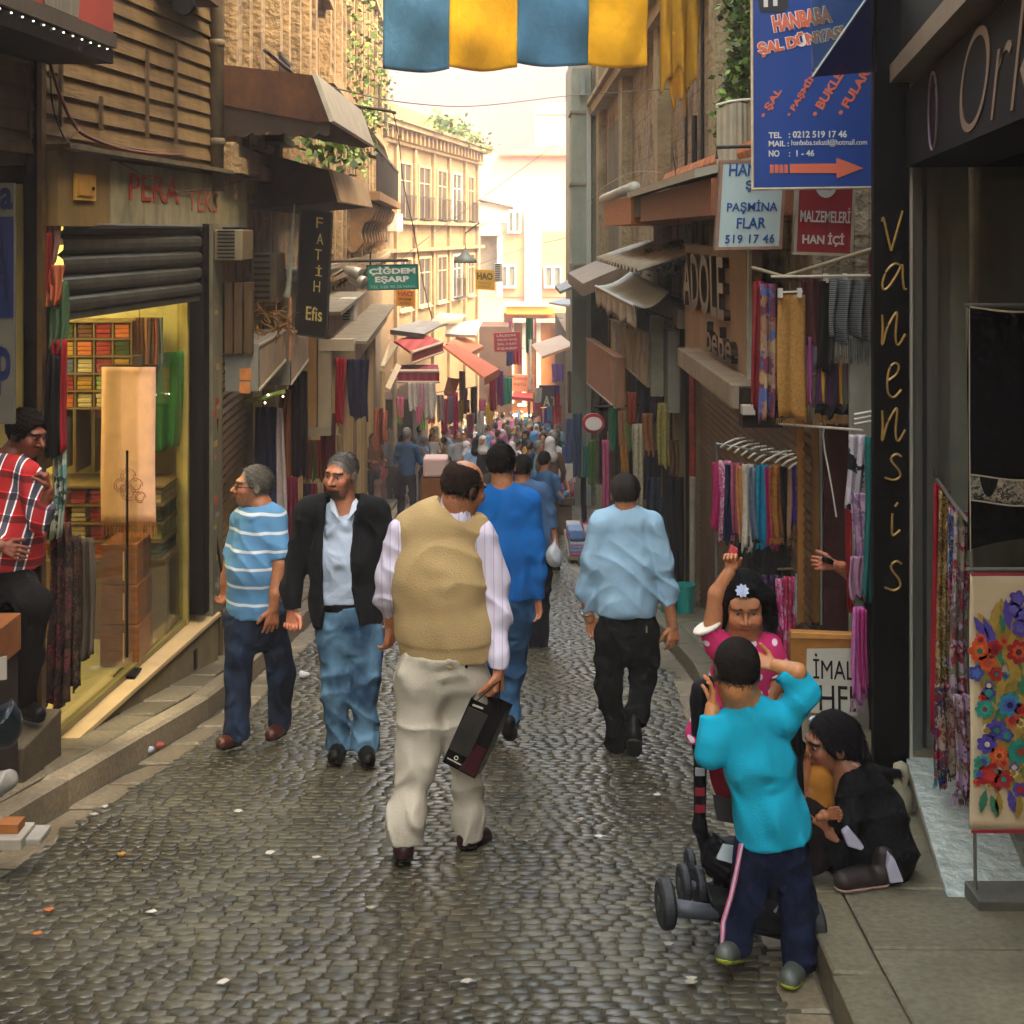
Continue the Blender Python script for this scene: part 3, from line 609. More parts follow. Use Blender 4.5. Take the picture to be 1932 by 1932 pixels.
# ================= LEFT: near shop =================
WA = Wall(-2.79, 5.6, -2.30, 10.15)
def left_shop():
 t = thing('old_house', 'weathered timber clad house above the yellow lit scarf shop', 'building', (-2.6, 8, G(8)))
 L = WA.L; d0 = WA.at(62, 600)[0]
 # timber siding above
 m = WA.mb(); z = 2.36; rnd = random.Random(2)
 while z < 7.5:
  h = .118; m.put([(0, 0, z), (L-.0, 0, z), (L, .0, z+h), (0, .0, z+h), (0, .022, z), (L, .022, z)], [(4, 5, 2, 3), (0, 1, 5, 4), (1, 2, 5), (0, 4, 3)]); z += h
 m.build('siding', M('#6b5836', .85, .4, 3, .5, stretch=(.3, .3, 3), dirt=.6), t)
 WA.mb().box(0, L, -4, -.02, 2.3, 7.5).build('wall', M('#4c3d27', .9, .4, 3, .3), t)
 WA.mb().box(-3, .0, -4, -.0, -.9, 7.5).build('side_wall', M('#3a2f20', .9, .4, 3, .3), t)
 WA.mb().box(L+.14, L+.2, -4, .02, -2, 2.3).build('party_wall', M('#5a4c34', .9, .4, 3, .3), t)
 m = WA.mb()
 for u, v0, v1 in ((194, 182, 245), (281, 92, 262), (335, 78, 272), (60, 120, 262), (118, 100, 240)):
  a, z1 = WA.at(u, v0, .05); _, z0 = WA.at(u, v1, .05); m.box(a-.012, a+.012, .03, .05, z0, z1)
 m.build('batten', M('#4b3c26', .8, .3, 10, .3), t)
 # drain pipe
 t2 = thing('drain_pipe', 'thick weathered drain pipe at the corner of the timber house', 'pipe', (-2.24, 10.15, 2.2))
 x = -2.25; m = MB()
 m.tube([(x, 10.1, 2.25), (x, 10.1, 6)], .052, 14)
 for z in (2.6, 3.35, 4.4): m.lathe((x, 10.1, z), [(.052, 0), (.062, .005), (.062, .05), (.052, .055)], 14)
 m.build('pipe', M('#5e5238', .7, .4, 6, .3, dirt=.5), t2, smooth=True)
 # shop
 s = thing('scarf_shop', 'scarf shop with yellow lit window and half lowered grey shutter', 'shop', (-2.5, 8.6, G(8.6)))
 wood = M('#8f7048', .6, .3, 6, .1)
 Wf = Wall(-2.50, 7.3, -2.2, 11.0)      # fascia
 m = Wf.mb(); zt = 2.37; zb = 1.99
 m.box(.75, Wf.L, -.3, 0, zb, zt); m.build('sign_box', M('#8a8668', .75, .3, 3, .2, dirt=.8), s)
 Wf.mb().box(0, .75, -.3, -.003, zb-.02, zt+.02).build('service_panel', M('#75612f', .6, .3, 3, .15, dirt=.5), s)
 Wf.mb().box(-.05, Wf.L+.08, -.36, .09, zt+.024, zt+.05).build('canopy_ledge', M('#5a5038', .9, .5, 9, .5), s)
 m = Wf.mb(); m.put([(.55, .002, zb+.0), (Wf.L, .002, zb), (Wf.L, -.3, zb-.12), (.45, -.3, zb-.12), (.55, .002, zb-.012), (Wf.L, .002, zb-.012), (Wf.L, -.3, zb-.132), (.45, -.3, zb-.132)],
   [(0, 1, 2, 3), (4, 5, 6, 7), (0, 1, 5, 4)]); m.build('drip_board', M('#6f7676', .5, .3, 4, .1), s)
 dr = Wf.mb().box(.2, .5, .0, .012, zb+.13, zb+.28).build('hatch', M('#b08a3a', .45, .3, 8, .1), s)
 Wf.mb().box(.23, .47, .013, .019, zb+.155, zb+.255).build('hatch_panel', M('#a37c33', .4, .3, 8, .1), dr)
 Wf.mb().box(.42, .44, .02, .03, zb+.19, zb+.21).build('keyhole', BLK, dr)
 red = M('#8c3424', .8, .35, 14, .1)
 text(s, 'PERA', Wf.P(1.05, zb+.15, .004), Wf.d, (0, 0, 1), .95, .17, red, bold=.01)
 text(s, 'TEKS', Wf.P(2.2, zb+.1, .004), Wf.d, (0, 0, 1), .7, .15, M('#9a5a40', .8, .35, 14, .1))
 # shutter
 m = WA.mb(); a0 = WA.at(108, 500)[0]; a1 = WA.at(372, 500)[0]; z = 1.46; i = 0
 while z < 2.02:
  n = 8
  for k in range(n):
   pass
  h = .115; pr = [(0, 0), (.012, .012), (.034, .03), (.038, .06), (.034, .088), (.014, .105), (0, .115)]
  vs = []
  for (o, zz) in pr: vs += [(a0, .0+o, z+zz), (a1, .0+o, z+zz)]
  m.put(vs, [(2*q, 2*q+1, 2*q+3, 2*q+2) for q in range(len(pr)-1)]); z += h
 m.box(a0, a1, -.02, .02, 1.43, 1.47); m.build('roller_shutter', M('#4d4f47', .45, .35, 5, .15, metal=.4, dirt=.7), s)
 # posts
 ap = WA.at(372, 700)[0]
 WA.mb().box(ap, ap+.12, -.06, .05, -.9, 2.0).build('post', BLK, s)
 WA.mb().box(ap+.17, ap+.40, -.08, .06, -.97, 2.0).build('frame_post', M('#6c6a55', .5, .3, 8, .2, stretch=(1, 1, .3), dirt=.6), s)
 rnd = random.Random(9)
 for i in range(16):
  z = rnd.uniform(-.8, 1.6); h = rnd.uniform(.03, .07); a = ap+.18+rnd.random()*.1; WA.mb().box(a, a+rnd.uniform(.04, .09), .061, .063, z, z+h).build('sticker', [M('#a98f4e', .6), M('#8e8f84', .6), M('#9a4a30', .6)][i % 3], s)
 # sill
 Ws = Wall(-2.50, 7.55, -2.24, 10.1)
 Ws.mb().box(0, Ws.L, -.5, 0, -1.6, -.995).build('plinth', M('#6f6649', .8, .25, 4, .3, dirt=.5), s)
 Ws.mb().box(-.01, Ws.L+.02, -.5, .018, -.992, -.96).build('sill', M('#b39c72', .4, .18, 3, .08), s, bevel=.005)
 Ws.mb().box(Ws.L-.55, Ws.L-.5, .001, .012, -1.22, -1.08).build('drain_slot', BLK, s)
 # glass, set back
 Wg = Wall(-2.63, 7.3, -2.40, 10.0)
 g0 = .25
 Wg.mb().box(g0, Wg.L-.05, -.012, 0, -.92, 1.5).build('glass_pane', GLASS((.9, .92, .84), .9), s)
 Wg.mb().box(g0-.03, Wg.L, -.03, .02, -.957, -.92).build('glass_rail', M('#6d6434', .4, .2, 4, .05), s)
 m = Wg.mb(); m.box(Wg.L-.24, Wg.L-.2, -.05, .03, -.96, 1.5); m.box(Wg.L-.1, Wg.L-.03, -.05, .02, -.96, 1.5); m.build('window_frame', M('#8a7c3c', .4, .3, 5, .05), s)
 yel = M('#aea25c', .7, .2, 2, .1)
 m = Wg.mb(); D = 2.0
 m.box(0, Wg.L+.1, -D-.05, -D, -.95, 2.2); m.box(Wg.L+.02, Wg.L+.06, -D, -.05, -.95, 2.2); m.box(-.04, 0, -D, -.05, -.95, 2.2); m.box(0, Wg.L, -D, -.05, 2.2, 2.25)
 m.build('interior_wall', yel, s)
 Wg.mb().box(-.02, Wg.L+.04, -D, -.035, -.99, -.955).build('display_floor', M('#8c8250', .5, .2, 3, .1), s)
 lm = thing('ceiling_lamp', 'bright strip lamp on the ceiling inside the yellow scarf shop', 'lamp', tuple(Wg.P(1.3, 2.1, -1.0)))
 Wg.mb().box(.5, 2.3, -1.35, -.75, 2.12, 2.16).build('diffuser', M('#ffe6b0', .5, 0, 1, 0, emit=2.2), lm)
 Wg.mb().box(.48, 2.32, -1.37, -.73, 2.161, 2.19).build('housing', WHT, lm)
 # shelf unit at the back with folded scarves
 sh = thing('shelf_unit', 'shelf unit full of folded scarves at the back of the yellow shop', 'shelf', (-3.0, 9.8, -.9))
 pal = [('orange', '#b5642a'), ('dark green', '#3c4a1e'), ('pale green', '#8a955c'), ('brick red', '#8e2f20'), ('pink', '#a84a68'), ('cream', '#b5a77a'), ('steel blue', '#4f6270'), ('brown', '#5c3c1e'), ('mustard', '#a8802a')]
 cn = ['leftmost', 'second', 'third', 'fourth', 'fifth', 'sixth', 'rightmost']; rn = ['bottom', 'second', 'third', 'fourth', 'fifth', 'top']
 xs0 = -3.42; cw = .135; m = MB()
 for k in range(6): m.box(xs0-.01, xs0+5*cw+.01, 9.55, 9.9, .66+k*.125, .672+k*.125)
 for k in range(6): m.box(xs0+k*cw-.008, xs0+k*cw+.004, 9.56, 9.9, .2, 1.3)
 for k in range(5): m.box(xs0-.01, xs0+7*cw+.01, 9.4, 9.9, -.40+k*.13, -.385+k*.13)
 m.box(xs0-.02, xs0+7*cw+.02, 9.42, 9.9, -.95, -.41)
 m.build('frame', M('#6a5628', .6, .3, 6, .1), sh)
 for part, (nr, nc, z0, dz, y0) in enumerate(((5, 5, .673, .125, 9.57), (4, 7, -.384, .13, 9.43))):
  for r in range(nr):
   for c in range(nc):
    nme, cc = pal[rnd.randrange(len(pal))]; a = xs0+c*cw+.012; bb = MB()
    for q in range(3): bb.box(a+rnd.random()*.006, a+cw-.03, y0-rnd.random()*.015, 9.85, z0+r*dz+.002+q*.033, z0+r*dz+.032+q*.033)
    o = bb.build('folded_scarf', FAB(cc), None, bevel=.006)
    lab(o, '%s folded scarves, %s row of the %s shelves, %s pile' % (nme, rn[r], ['upper', 'lower'][part], cn[c]), 'folded scarves', 'piles of folded scarves in the left shop')
 t7 = thing('hanging_sample', 'bunch of thin brown sample scarves hanging at the back of the yellow shop', 'scarves', (-2.66, 9.7, .9))
 for k in range(6): hang('scarf', (-2.74+k*.035, 9.6, 1.32), (-2.705+k*.035, 9.6, 1.32), .5-.03*k, FAB(['#7a4a2c', '#4c2c1c', '#8a5c34', '#3c3434', '#6a3420', '#4a5a68'][k]), t7, 1, .01, 1.0, .01, .02, k)
 return Wg
WG = left_shop()
def left_mid():
 # ---- near canopy, top left
 t = thing('canopy', 'black canopy edge with red and grey poster front at the top left corner', 'canopy', (-2.4, 6.4, 2.9))
 Wc = Wall(-2.36, 4.6, -2.19, 7.28)
 Wc.mb().box(0, Wc.L, -.9, 0, 2.86, 2.94).build('soffit', BLK, t)
 Wc.mb().box(0, Wc.L, -.05, .02, 2.945, 3.02).build('edge', M('#3d3529', .5, .3, 6, .2), t)
 Wc.mb().box(0, Wc.L, -.04, .0, 3.02, 3.9).build('poster', M('#8c2f1c', .6, .25, 2, .1), t)
 for a0, a1, c in ((1.55, 2.28, '#6a6455'), (.7, 1.25, '#56503f')):
  m = MB(); pts = [(a0, 3.9), (a0+.1, 3.4), (a0+.22, 3.03), (a1-.1, 3.03), (a1-.03, 3.4), (a1-.2, 3.9)]
  m.prism([Wc.P(a, z, .001) for a, z in pts], Wc.o*.004).build('poster_print', M(c, .7, .5, 22, .2, stretch=(2, 2, .2)), t)
 m = Wc.mb()
 for i in range(22): m.box(.1+i*.118, .107+i*.118, .002, .008, 2.925, 2.931)
 m.build('light_chain', M('#fff3d8', .5, 0, 1, 0, emit=.35), t)
 # ---- dark pillar & sign at the far left
 t = thing('door_pillar', 'narrow black metal door pillar at the left edge beside hanging clothes', 'pillar', tuple(W(72, 1385, 7.2)))
 zf = G(7.2)+.12
 MB().box(W(47, 0, 7.2).x, W(70, 0, 7.2).x, 7.2, 7.3, zf, 3.0).build('post', BLK, t)
 MB().box(W(71, 0, 7.2).x, W(80, 0, 7.2).x, 7.19, 7.26, zf, 2.9).build('rail', M('#6a5430', .4, .3, 8, .05, metal=.5), t)
 y = 6.75
 sg = Sign('shop_sign', 'white sign with cropped dark blue letters at the left edge of the picture', 'sign', W(-60, 800, y), W(26, 800, y), W(-60, 345, y), M('#55544a', .8, .15, 3, .1), .03)
 bl = M('#121f48', .8, .1, 3, .05)
 sg.shape([(.0, .44), (1, .44), (1, .86), (.0, .86)], bl, 'colour_block')
 sg.text('A', .45, .5, .5, .26, M('#5c5c54', .8), bold=.02)
 sg.text('p', .62, .12, .32, .2, bl, bold=.03); sg.text('a', .7, .89, .28, .09, bl, bold=.03)
 MB().box(-3.6, W(46, 0, 7.2).x, 7.28, 7.34, zf, 3.0).build('doorway_wall', M('#33291b', .9, .3, 3, .3), t)
 # ---- AC unit at the top
 t = thing('air_conditioner', 'old dark air conditioner hanging under the top edge over the timber wall', 'air conditioner', tuple(W(310, 60, 9.2)))
 MB().box(W(232, 0, 9.3).x, W(378, 0, 9.3).x, 9.0, 9.75, 3.68, 4.2).build('casing', M('#6b5c38', .6, .3, 5, .2, dirt=.6), t, bevel=.01)
 MB().box(W(222, 0, 9.3).x, W(385, 0, 9.3).x, 8.9, 9.8, 3.60, 3.66).build('tray', M('#4d3a20', .8, .4, 7, .3), t)
 m = MB();
 for i in range(7): m.box(W(245, 0, 9).x, W(310, 0, 9).x, 8.985, 8.999, 3.72+i*.06, 3.745+i*.06)
 m.build('grille', BLK, t)
 c = W(346, 8, 9.0); MB().lathe((c.x, 8.985, c.z), [(.0, 0), (.07, 0), (.08, .01), (.08, .02)], 20, (0, 1, 0)).build('fan', BLK, t)
 # ---- meter box
 t = thing('junction_box', 'small white junction box hanging by cables on the timber wall', 'junction box', tuple(W(208, 183, 8.7)))
 p = W(191, 181, 8.7); q = W(225, 134, 8.7)
 MB().box(p.x, q.x, 8.66, 8.74, p.z, q.z).build('casing', M('#c4b394', .6, .15, 8, .1), t, bevel=.008)
 MB().lathe((p.x+.06, 8.658, p.z+.09), [(.0, 0), (.008, 0), (.008, .004)], 10, (0, 1, 0)).build('screw', IRON, t)
 m = MB()
 for k in range(5): m.tube([W(205+k*2, 134, 8.7), W(200+5*math.sin(k), 112-k*3, 8.65), W(212-k*5, 100, 8.7), W(196+k*3, 92, 8.8)], .008+.003*(k % 2), 6)
 m.build('cable_bundle', M('#8d8064', .7, .3, 12, .2), t)
 # ---- cables
 rnd = random.Random(11)
 def cable(pts, r, col, label):
  P = [W(*p) for p in pts]; Q = []
  for i in range(len(P)-1):
   p0, p1, p2, p3 = P[max(i-1, 0)], P[i], P[i+1], P[min(i+2, len(P)-1)]
   for s_ in range(7):
    tt = s_/7; Q.append(.5*((2*p1)+(-p0+p2)*tt+(2*p0-5*p1+4*p2-p3)*tt*tt+(-p0+3*p1-3*p2+p3)*tt**3))
  Q.append(P[-1]); o = MB().tube(Q, r, 6).build('cable', M(col, .7, .3, 12, .1), smooth=True); lab(o, label, 'cable')
 cable([(92, 110, 7.3), (110, 170, 7.4), (140, 235, 7.5), (175, 262, 7.6), (250, 285, 8.4), (330, 292, 9.3), (366, 288, 9.8)], .011, '#5a2c18', 'thick brown cable sagging along the top of the faded shop sign')
 cable([(95, 115, 7.35), (100, 200, 7.4), (125, 265, 7.5), (160, 275, 7.6), (240, 296, 8.4)], .006, '#2a231a', 'thin black cable looping beside the timber wall')
 cable([(150, 245, 7.5), (90, 300, 7.4), (100, 312, 7.35), (120, 300, 7.4), (128, 270, 7.4), (60, 400, 7.3)], .003, '#6d5a38', 'loose thin wire curling in front of the service panel')
 cable([(225, 306, 8.05), (300, 345, 8.8), (350, 362, 9.4), (410, 352, 10), (463, 340, 10.8)], .004, '#2f2a20', 'slack wire drooping across the faded red lettered sign')
 cable([(120, 300, 7.4), (105, 360, 7.4), (103, 440, 7.45)], .004, '#7a6338', 'thin tan wire dropping down beside the service panel')
 cable([(410, 790, 10.1), (404, 900, 10.1), (408, 1010, 10.1), (420, 1090, 10.1)], .009, '#191611', 'black cable dangling in front of the gold roller shutter')
 cable([(500, 95, 11), (620, 185, 13.5), (735, 210, 14), (742, 213, 14)], .018, '#3a2c20', 'thick dark pole and cable reaching out from the left facade')
 cable([(605, 160, 13), (760, 193, 20), (900, 200, 24), (1060, 182, 30), (1300, 165, 13)], .008, '#3d342c', 'thin black cable strung across the street under the banner')
 cable([(742, 213, 14), (752, 260, 14), (762, 350, 14), (780, 430, 14), (800, 540, 14), (815, 600, 14)], .006, '#3d342c', 'slack cable falling diagonally in front of the ornate building')
 cable([(690, 545, 18), (780, 470, 20), (860, 410, 24), (1065, 260, 30)], .006, '#5a4c3a', 'fine cable rising to the right in front of the ornate building')
 cable([(1065, 450, 30), (1110, 380, 20), (1180, 330, 15), (1250, 325, 13)], .004, '#b5a284', 'pale wire crossing the stone wall on the right')
 cable([(1270, 290, 12), (1275, 330, 12), (1280, 400, 12), (1279, 440, 12), (1284, 470, 12)], .005, '#2c261f', 'black cable hanging down by the wooden balcony')
 cable([(900, 500, 40), (1000, 465, 45), (1065, 450, 40)], .01, '#8a7060', 'fine dark wire in front of the pink house')
left_mid()
# unseen buildings, added beside and behind the photographer (they shade the near street)
for (x0, x1, y0, y1, h, lb) in ((2.9, 10, -30, 6.7, 12.5, 'tall plastered building above the near right shop'), (-12, -3.6, -30, 5.5, 9, 'plastered building behind the left doorway')):
 t = thing('building', lb, 'building', ((x0+x1)/2, y1, 0)); MB().box(x0, x1, y0, y1, -1.5, h).build('wall', M('#8c7656', .9, .3, 2, .3, dirt=.4), t)
 m = MB(); xs = x0 if x0 > 0 else x1
 for k in range(6):
  for z in (3.6, 6.6): m.box(xs-.04, xs+.04, y1-2-k*3, y1-1-k*3, z, z+1.7)
 m.build('window', M('#2b2a25', .2, .3, 3, .05), t)
# ================= LEFT: stone facade and everything on it =================
STONE = old_wall('old_render', ['#40331f', '#76603c', '#927a50', '#504028', '#8a6f46'], 1.6, 0, .85)
STONE2 = old_wall('old_render_pale', ['#574631', '#7e6845', '#927a52', '#665338'], 1.4, 0, .6)
GREYW = old_wall('grey_render', ['#5d5642', '#7f7458', '#988b6a', '#6a6046'], .8, 0, .6)
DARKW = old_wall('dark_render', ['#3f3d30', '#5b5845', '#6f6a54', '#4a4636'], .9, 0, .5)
GLD = M('#2b2a25', .2, .3, 3, .05)
def window(parent, Wl, a, z, w_, h, off=0, frame='#8a7350', depth=.12, shutters=False, rail=False):
 f = Wl.mb(); t = .09
 f.box(a-t, a, off-.02, off+.07, z-t, z+h+t); f.box(a+w_, a+w_+t, off-.02, off+.07, z-t, z+h+t)
 f.box(a, a+w_, off-.02, off+.07, z+h, z+h+t); f.box(a-.14, a+w_+.14, off-.02, off+.13, z-t-.06, z-t-.002); f.box(a, a+w_, off-.02, off+.06, z-t, z)
 f.box(a+w_/2-.025, a+w_/2+.025, off+.005, off+.04, z, z+h); f.box(a, a+w_/2-.027, off+.005, off+.035, z+h*.68, z+h*.68+.04); f.box(a+w_/2+.027, a+w_, off+.005, off+.035, z+h*.68, z+h*.68+.04)
 o = f.build('window', M(frame, .7, .2, 6, .2), parent)
 Wl.mb().box(a, a+w_, off-.01, off+.004, z, z+h).build('pane', GLD, o)
 if rail:
  m = Wl.mb(); m.box(a-.05, a+w_+.05, off+.22, off+.25, z+.78, z+.82)
  for k in range(9): m.box(a+k*w_/8-.01, a+k*w_/8+.01, off+.225, off+.245, z, z+.78)
  m.box(a-.08, a+w_+.08, off+.0, off+.28, z-.07, z-.003); m.build('railing', IRON, o)
 return o
def leaves(parent, spots, n, size, cols, name='foliage', seed=1, spread=(.15, .15, .2), mat=None):
 rnd = random.Random(seed); m = MB()
 for i in range(n):
  c = Vector(rnd.choice(spots)); c += Vector((rnd.gauss(0, spread[0]), rnd.gauss(0, spread[1]), rnd.gauss(0, spread[2])))
  d = Vector((rnd.gauss(0, 1), rnd.gauss(0, 1), rnd.gauss(-.2, .7))).normalized(); e = d.cross(Vector((rnd.gauss(0, 1), rnd.gauss(0, 1), rnd.gauss(0, 1)))).normalized(); s_ = size*rnd.uniform(.6, 1.4)
  m.m = rnd.randrange(len(cols)); m.put([c, c+d*s_*.5+e*s_*.38, c+d*s_, c+d*s_*.5-e*s_*.38], [(0, 1, 2, 3)])
 return m.build(name, [M(c, .6, .3, 30, 0) for c in cols], parent)
GREENS = ['#3f5a1c', '#55701f', '#2c4217', '#6d8430', '#4a4f1e']
def facade_left():
 t = thing('stone_building', 'long ornate stone building with tall pilasters and weeds on the left side', 'building', (-3, 20, G(20)))
 segs = [(-2.36, 10.3, -2.95, 20), (-2.95, 20, -3.62, 35), (-3.62, 35, -4.3, 44)]
 zt = [13, 13, 11.5]
 for si, s_ in enumerate(segs):
  Wl = Wall(*s_); zr = G(s_[3])-1
  Wl.mb().box(0, Wl.L, -6, 0, zr, zt[si]).build('wall', STONE, t)
  m = Wl.mb(); rnd = random.Random(si)
  z0 = 1.9 if si == 0 else .7
  a = .3
  while a < Wl.L-.3:
   w_ = rnd.uniform(.16, .34); m.box(a, a+w_, .002, rnd.uniform(.09, .2), z0+.3, 12); a += rnd.uniform(.75, 1.25)
  m.build('pilaster', STONE2, t)
  m = Wl.mb()
  for z in ((2.4, 5.3, 8.6) if si == 0 else (1.2, 4.2, 7.4, 10.5)):
   m.box(0, Wl.L, .003, .26, z, z+.12); m.box(0, Wl.L, .003, .2, z+.123, z+.24); m.box(0, Wl.L, .003, .14, z-.12, z-.003)
  m.build('string_course', STONE2, t)
  a = .9
  while a < Wl.L-1.2:
   for z in ((2.9, 6.0, 9.3) if si == 0 else (1.75, 4.8, 8.0)):
    window(t, Wl, a, z, .85, 1.9, 0, '#7a6038', rail=(rnd.random() < .5))
   a += 1.9
  # big scroll brackets under a balcony
 Wl = Wall(*segs[1]); m = Wl.mb()
 for k in range(9):
  a = 5.2+k*1.05
  pr = [(.0, 2.55), (.5, 2.55), (.58, 2.4), (.5, 2.2), (.36, 2.12), (.3, 1.95), (.34, 1.75), (.22, 1.6), (.0, 1.5)]
  vs = [(a, x, z) for x, z in pr]+[(a+.3, x, z) for x, z in pr]; q = len(pr)
  m.put(vs, [tuple(range(q))[::-1], tuple(range(q, 2*q))]+[(i, (i+1) % q, (i+1) % q+q, i+q) for i in range(q)])
 m.box(5, 14.8, 0.003, .68, 2.56, 2.72); m.build('scroll_bracket', M('#7d5f3c', .8, .3, 6, .3), t)
 m = Wl.mb()
 for k in range(60): m.box(5.1+k*.16, 5.13+k*.16, .6, .63, 2.73, 3.5)
 m.box(5, 14.8, .59, .65, 3.5, 3.55); m.build('balcony_railing', IRON, t)
 # weeds
 rnd = random.Random(8)
 for (u, v, Y, n, s_, lb) in ((650, 40, 24, 330, .26, 'large green weed bush high on the ornate stone facade'), (690, 110, 30, 220, .3, 'green creeper below the banner edge on the stone facade'),
        (668, 215, 26, 160, .18, 'small weeds growing just above the dark pole on the facade'), (655, 290, 24, 160, .15, 'weeds sprouting by the brown awning tip'), (700, 165, 33, 160, .26, 'weed tuft beside the pale sky edge on the stone facade'), (620, 285, 15, 150, .08, 'yellow green weeds on top of the lower brown awning')):
  c = WLx(Y)+.25; p = W(u, v, Y); p.x = max(p.x, c)
  tw = thing('weed', lb, 'plant', tuple(p), 0, 'weeds on the left facade'); leaves(tw, [p+Vector((0, 0, -.8)), p, p+Vector((0, .5, .7))] if s_ > .2 else [p], n, .11, GREENS[:4], 'foliage', int(u), (.18, .5, .4 if s_ > .2 else .15)); MB().tube([p+Vector((0, 0, -.9)), p, p+Vector((0, .1, .5))], .012, 5).build('stem', M('#4a3a24', .9), tw)
facade_left()
def awning_box(name, label, sec, y0, y1, mat, group=None, mat2=None, scallop=0):
 """sec: closed outline (x,z) in a frontal plane, extruded from y0 to y1"""
 t = thing(name, label, 'awning', (sec[0][0], y0, sec[0][1]), 0, group)
 MB().prism([(x, y0, z) for x, z in sec], (0, y1-y0, 0)).build('cover', mat, t)
 return t
def PX(u, v, Y): p = W(u, v, Y); return (p.x, p.z)
def left_props():
 Y = 10.5
 brn = M('#4b2f18', .8, .5, 3, .3, dirt=.7); brn2 = M('#3a2c1c', .8, .4, 5, .3)
 t = awning_box('awning', 'upper dark brown awning with scalloped edge on the left building', [PX(405, 120, Y), PX(590, 142, Y), PX(626, 228, Y), PX(600, 232, Y), PX(412, 196, Y)], Y, 13.6, brn, 'brown awnings on the left building')
 MB().prism([W(588, 138, Y-.01), W(598, 140, Y-.01), W(630, 228, Y-.01), W(622, 230, Y-.01)], (0, 3.1, 0)).build('edge_bar', M('#a8a08a', .5, .2, 6, .1), t)
 m = MB()
 top = [W(412+k*4.2, 196+k*.74, Y+.01) for k in range(51)]; bot = [W(412+k*4.2, 250+7*abs(math.sin(k*.42))+3*math.sin(k*.2), Y+.01) for k in range(51)]
 for k in range(50): m.prism([top[k], top[k+1], bot[k+1], bot[k]], (0, .012, 0))
 m.build('valance', M('#2c241a', .9, .3, 6, .2), t)
 Y = 12.2
 t = awning_box('awning', 'lower dark brown awning under the scalloped one on the left building', [PX(470, 280, Y), PX(622, 322, Y), PX(640, 380, Y), PX(470, 395, Y)], Y, 15.0, M('#452c1a', .8, .5, 3, .3, dirt=.7), 'brown awnings on the left building')
 MB().prism([W(619, 318, Y-.01), W(626, 320, Y-.01), W(643, 380, Y-.01), W(637, 382, Y-.01)], (0, 2.8, 0)).build('edge_bar', M('#b5986a', .5, .2, 6, .1), t)
 # dark wall/recess behind
 t = thing('shop_wall', 'dark recessed shop wall between the grey posts and the black sign', 'wall', (-2.6, 11.5, G(11.5)))
 MB().box(-3.0, WLx(11)-.02, 10.32, 10.4, -.1, 2.3).build('panel', M('#2c2417', .9, .4, 3, .3), t)
 m = MB()
 for i in range(4): m.box(W(407, 0, 10.25).x+i*.075, W(407, 0, 10.25).x+i*.075+.06, 10.22, 10.3, 1.0, 1.55)
 m.build('plank', M('#4a3a22', .85, .4, 6, .3, stretch=(3, 3, .4)), t)
 # air conditioners on the left
 def ac(u0, u1, v0, v1, Y, label, col='#6b6044', dep=.4, fan=False):
  t = thing('air_conditioner', label, 'air conditioner', tuple(W((u0+u1)/2, v1, Y)), 0, 'air conditioners along the street')
  p = W(u0, v1, Y); q = W(u1, v0, Y)
  MB().box(p.x, q.x, Y, Y+dep, p.z, q.z).build('casing', M(col, .6, .2, 6, .1, dirt=.4), t, bevel=.01)
  m = MB(); w_ = q.x-p.x; n = 8
  for i in range(n): z = p.z+(q.z-p.z)*(i+.7)/(n+.4); m.box(p.x+w_*.12, p.x+w_*.72, Y-.008, Y-.001, z, z+(q.z-p.z)*.05)
  m.build('grille', BLK, t); return t
 ac(404, 458, 433, 492, 10.0, 'air conditioner with dark grille under the end of the faded sign')
 ac(474, 524, 478, 572, 11.6, 'tall brown air conditioner left of the black vertical sign', '#5a4a2c')
 ac(640, 668, 563, 607, 19, 'white air conditioner on the left facade under the spotlights', '#b5b3a4')
 ac(932, 948, 497, 532, 42, 'pale air conditioner next to the yellow sign on the pink house', '#c4bfae')
 ac(697, 716, 518, 548, 24, 'small pale air conditioner on the facade by the green sign', '#b0a890')
 # roots and dry creeper heap
 rnd = random.Random(4); m = MB()
 for i in range(70):
  u, v = rnd.uniform(430, 545), rnd.uniform(585, 628); p = W(u, v, 10.6+rnd.random()*.8); P = [p]
  d = Vector((rnd.gauss(0, .5), rnd.gauss(0, .3), rnd.gauss(0, .35)))
  for k in range(5): d += Vector((rnd.gauss(0, .3), rnd.gauss(0, .3), rnd.gauss(-.1, .3))); P.append(P[-1]+d.normalized()*.045)
  m.tube(P, rnd.uniform(.004, .012), 5, r2=.003)
 o = m.build('dry_creeper', M('#6b4a22', .9, .4, 12, .4)); lab(o, 'tangled heap of dry brown creeper roots on top of the grey sign boxes', 'plant')
 # white lamp-like bracket in creeper
 # sign boxes
 grey = M('#716f62', .7, .15, 4, .15, dirt=.3); pale = M('#a5927a', .7, .15, 4, .15, dirt=.4)
 def lightbox(label, xa, Ya, Yb, ztn, ztf, zbn, zbf, wid, m1, m2):
  t = thing('sign_box', label, 'sign', (xa, Ya, zbn), 0, 'sign boxes on the left wall')
  q = [(xa-wid, Ya, zbn), (xa, Ya, zbn), (xa, Ya, ztn), (xa-wid, Ya, ztn)]
  vs = q+[(xa-wid, Yb, zbf), (xa, Yb, zbf), (xa, Yb, ztf), (xa-wid, Yb, ztf)]
  fs = [(3, 2, 1, 0), (4, 5, 6, 7), (0, 1, 5, 4), (2, 3, 7, 6), (3, 0, 4, 7)]
  MB().put(vs, fs).build('casing', m1, t)
  MB().put([(xa+.003, Ya+.02, zbn+.02), (xa+.003, Yb, zbf+.02), (xa+.003, Yb, ztf-.02), (xa+.003, Ya+.02, ztn-.02)], [(0, 1, 2, 3)]).build('face', m2, t)
  m = MB();
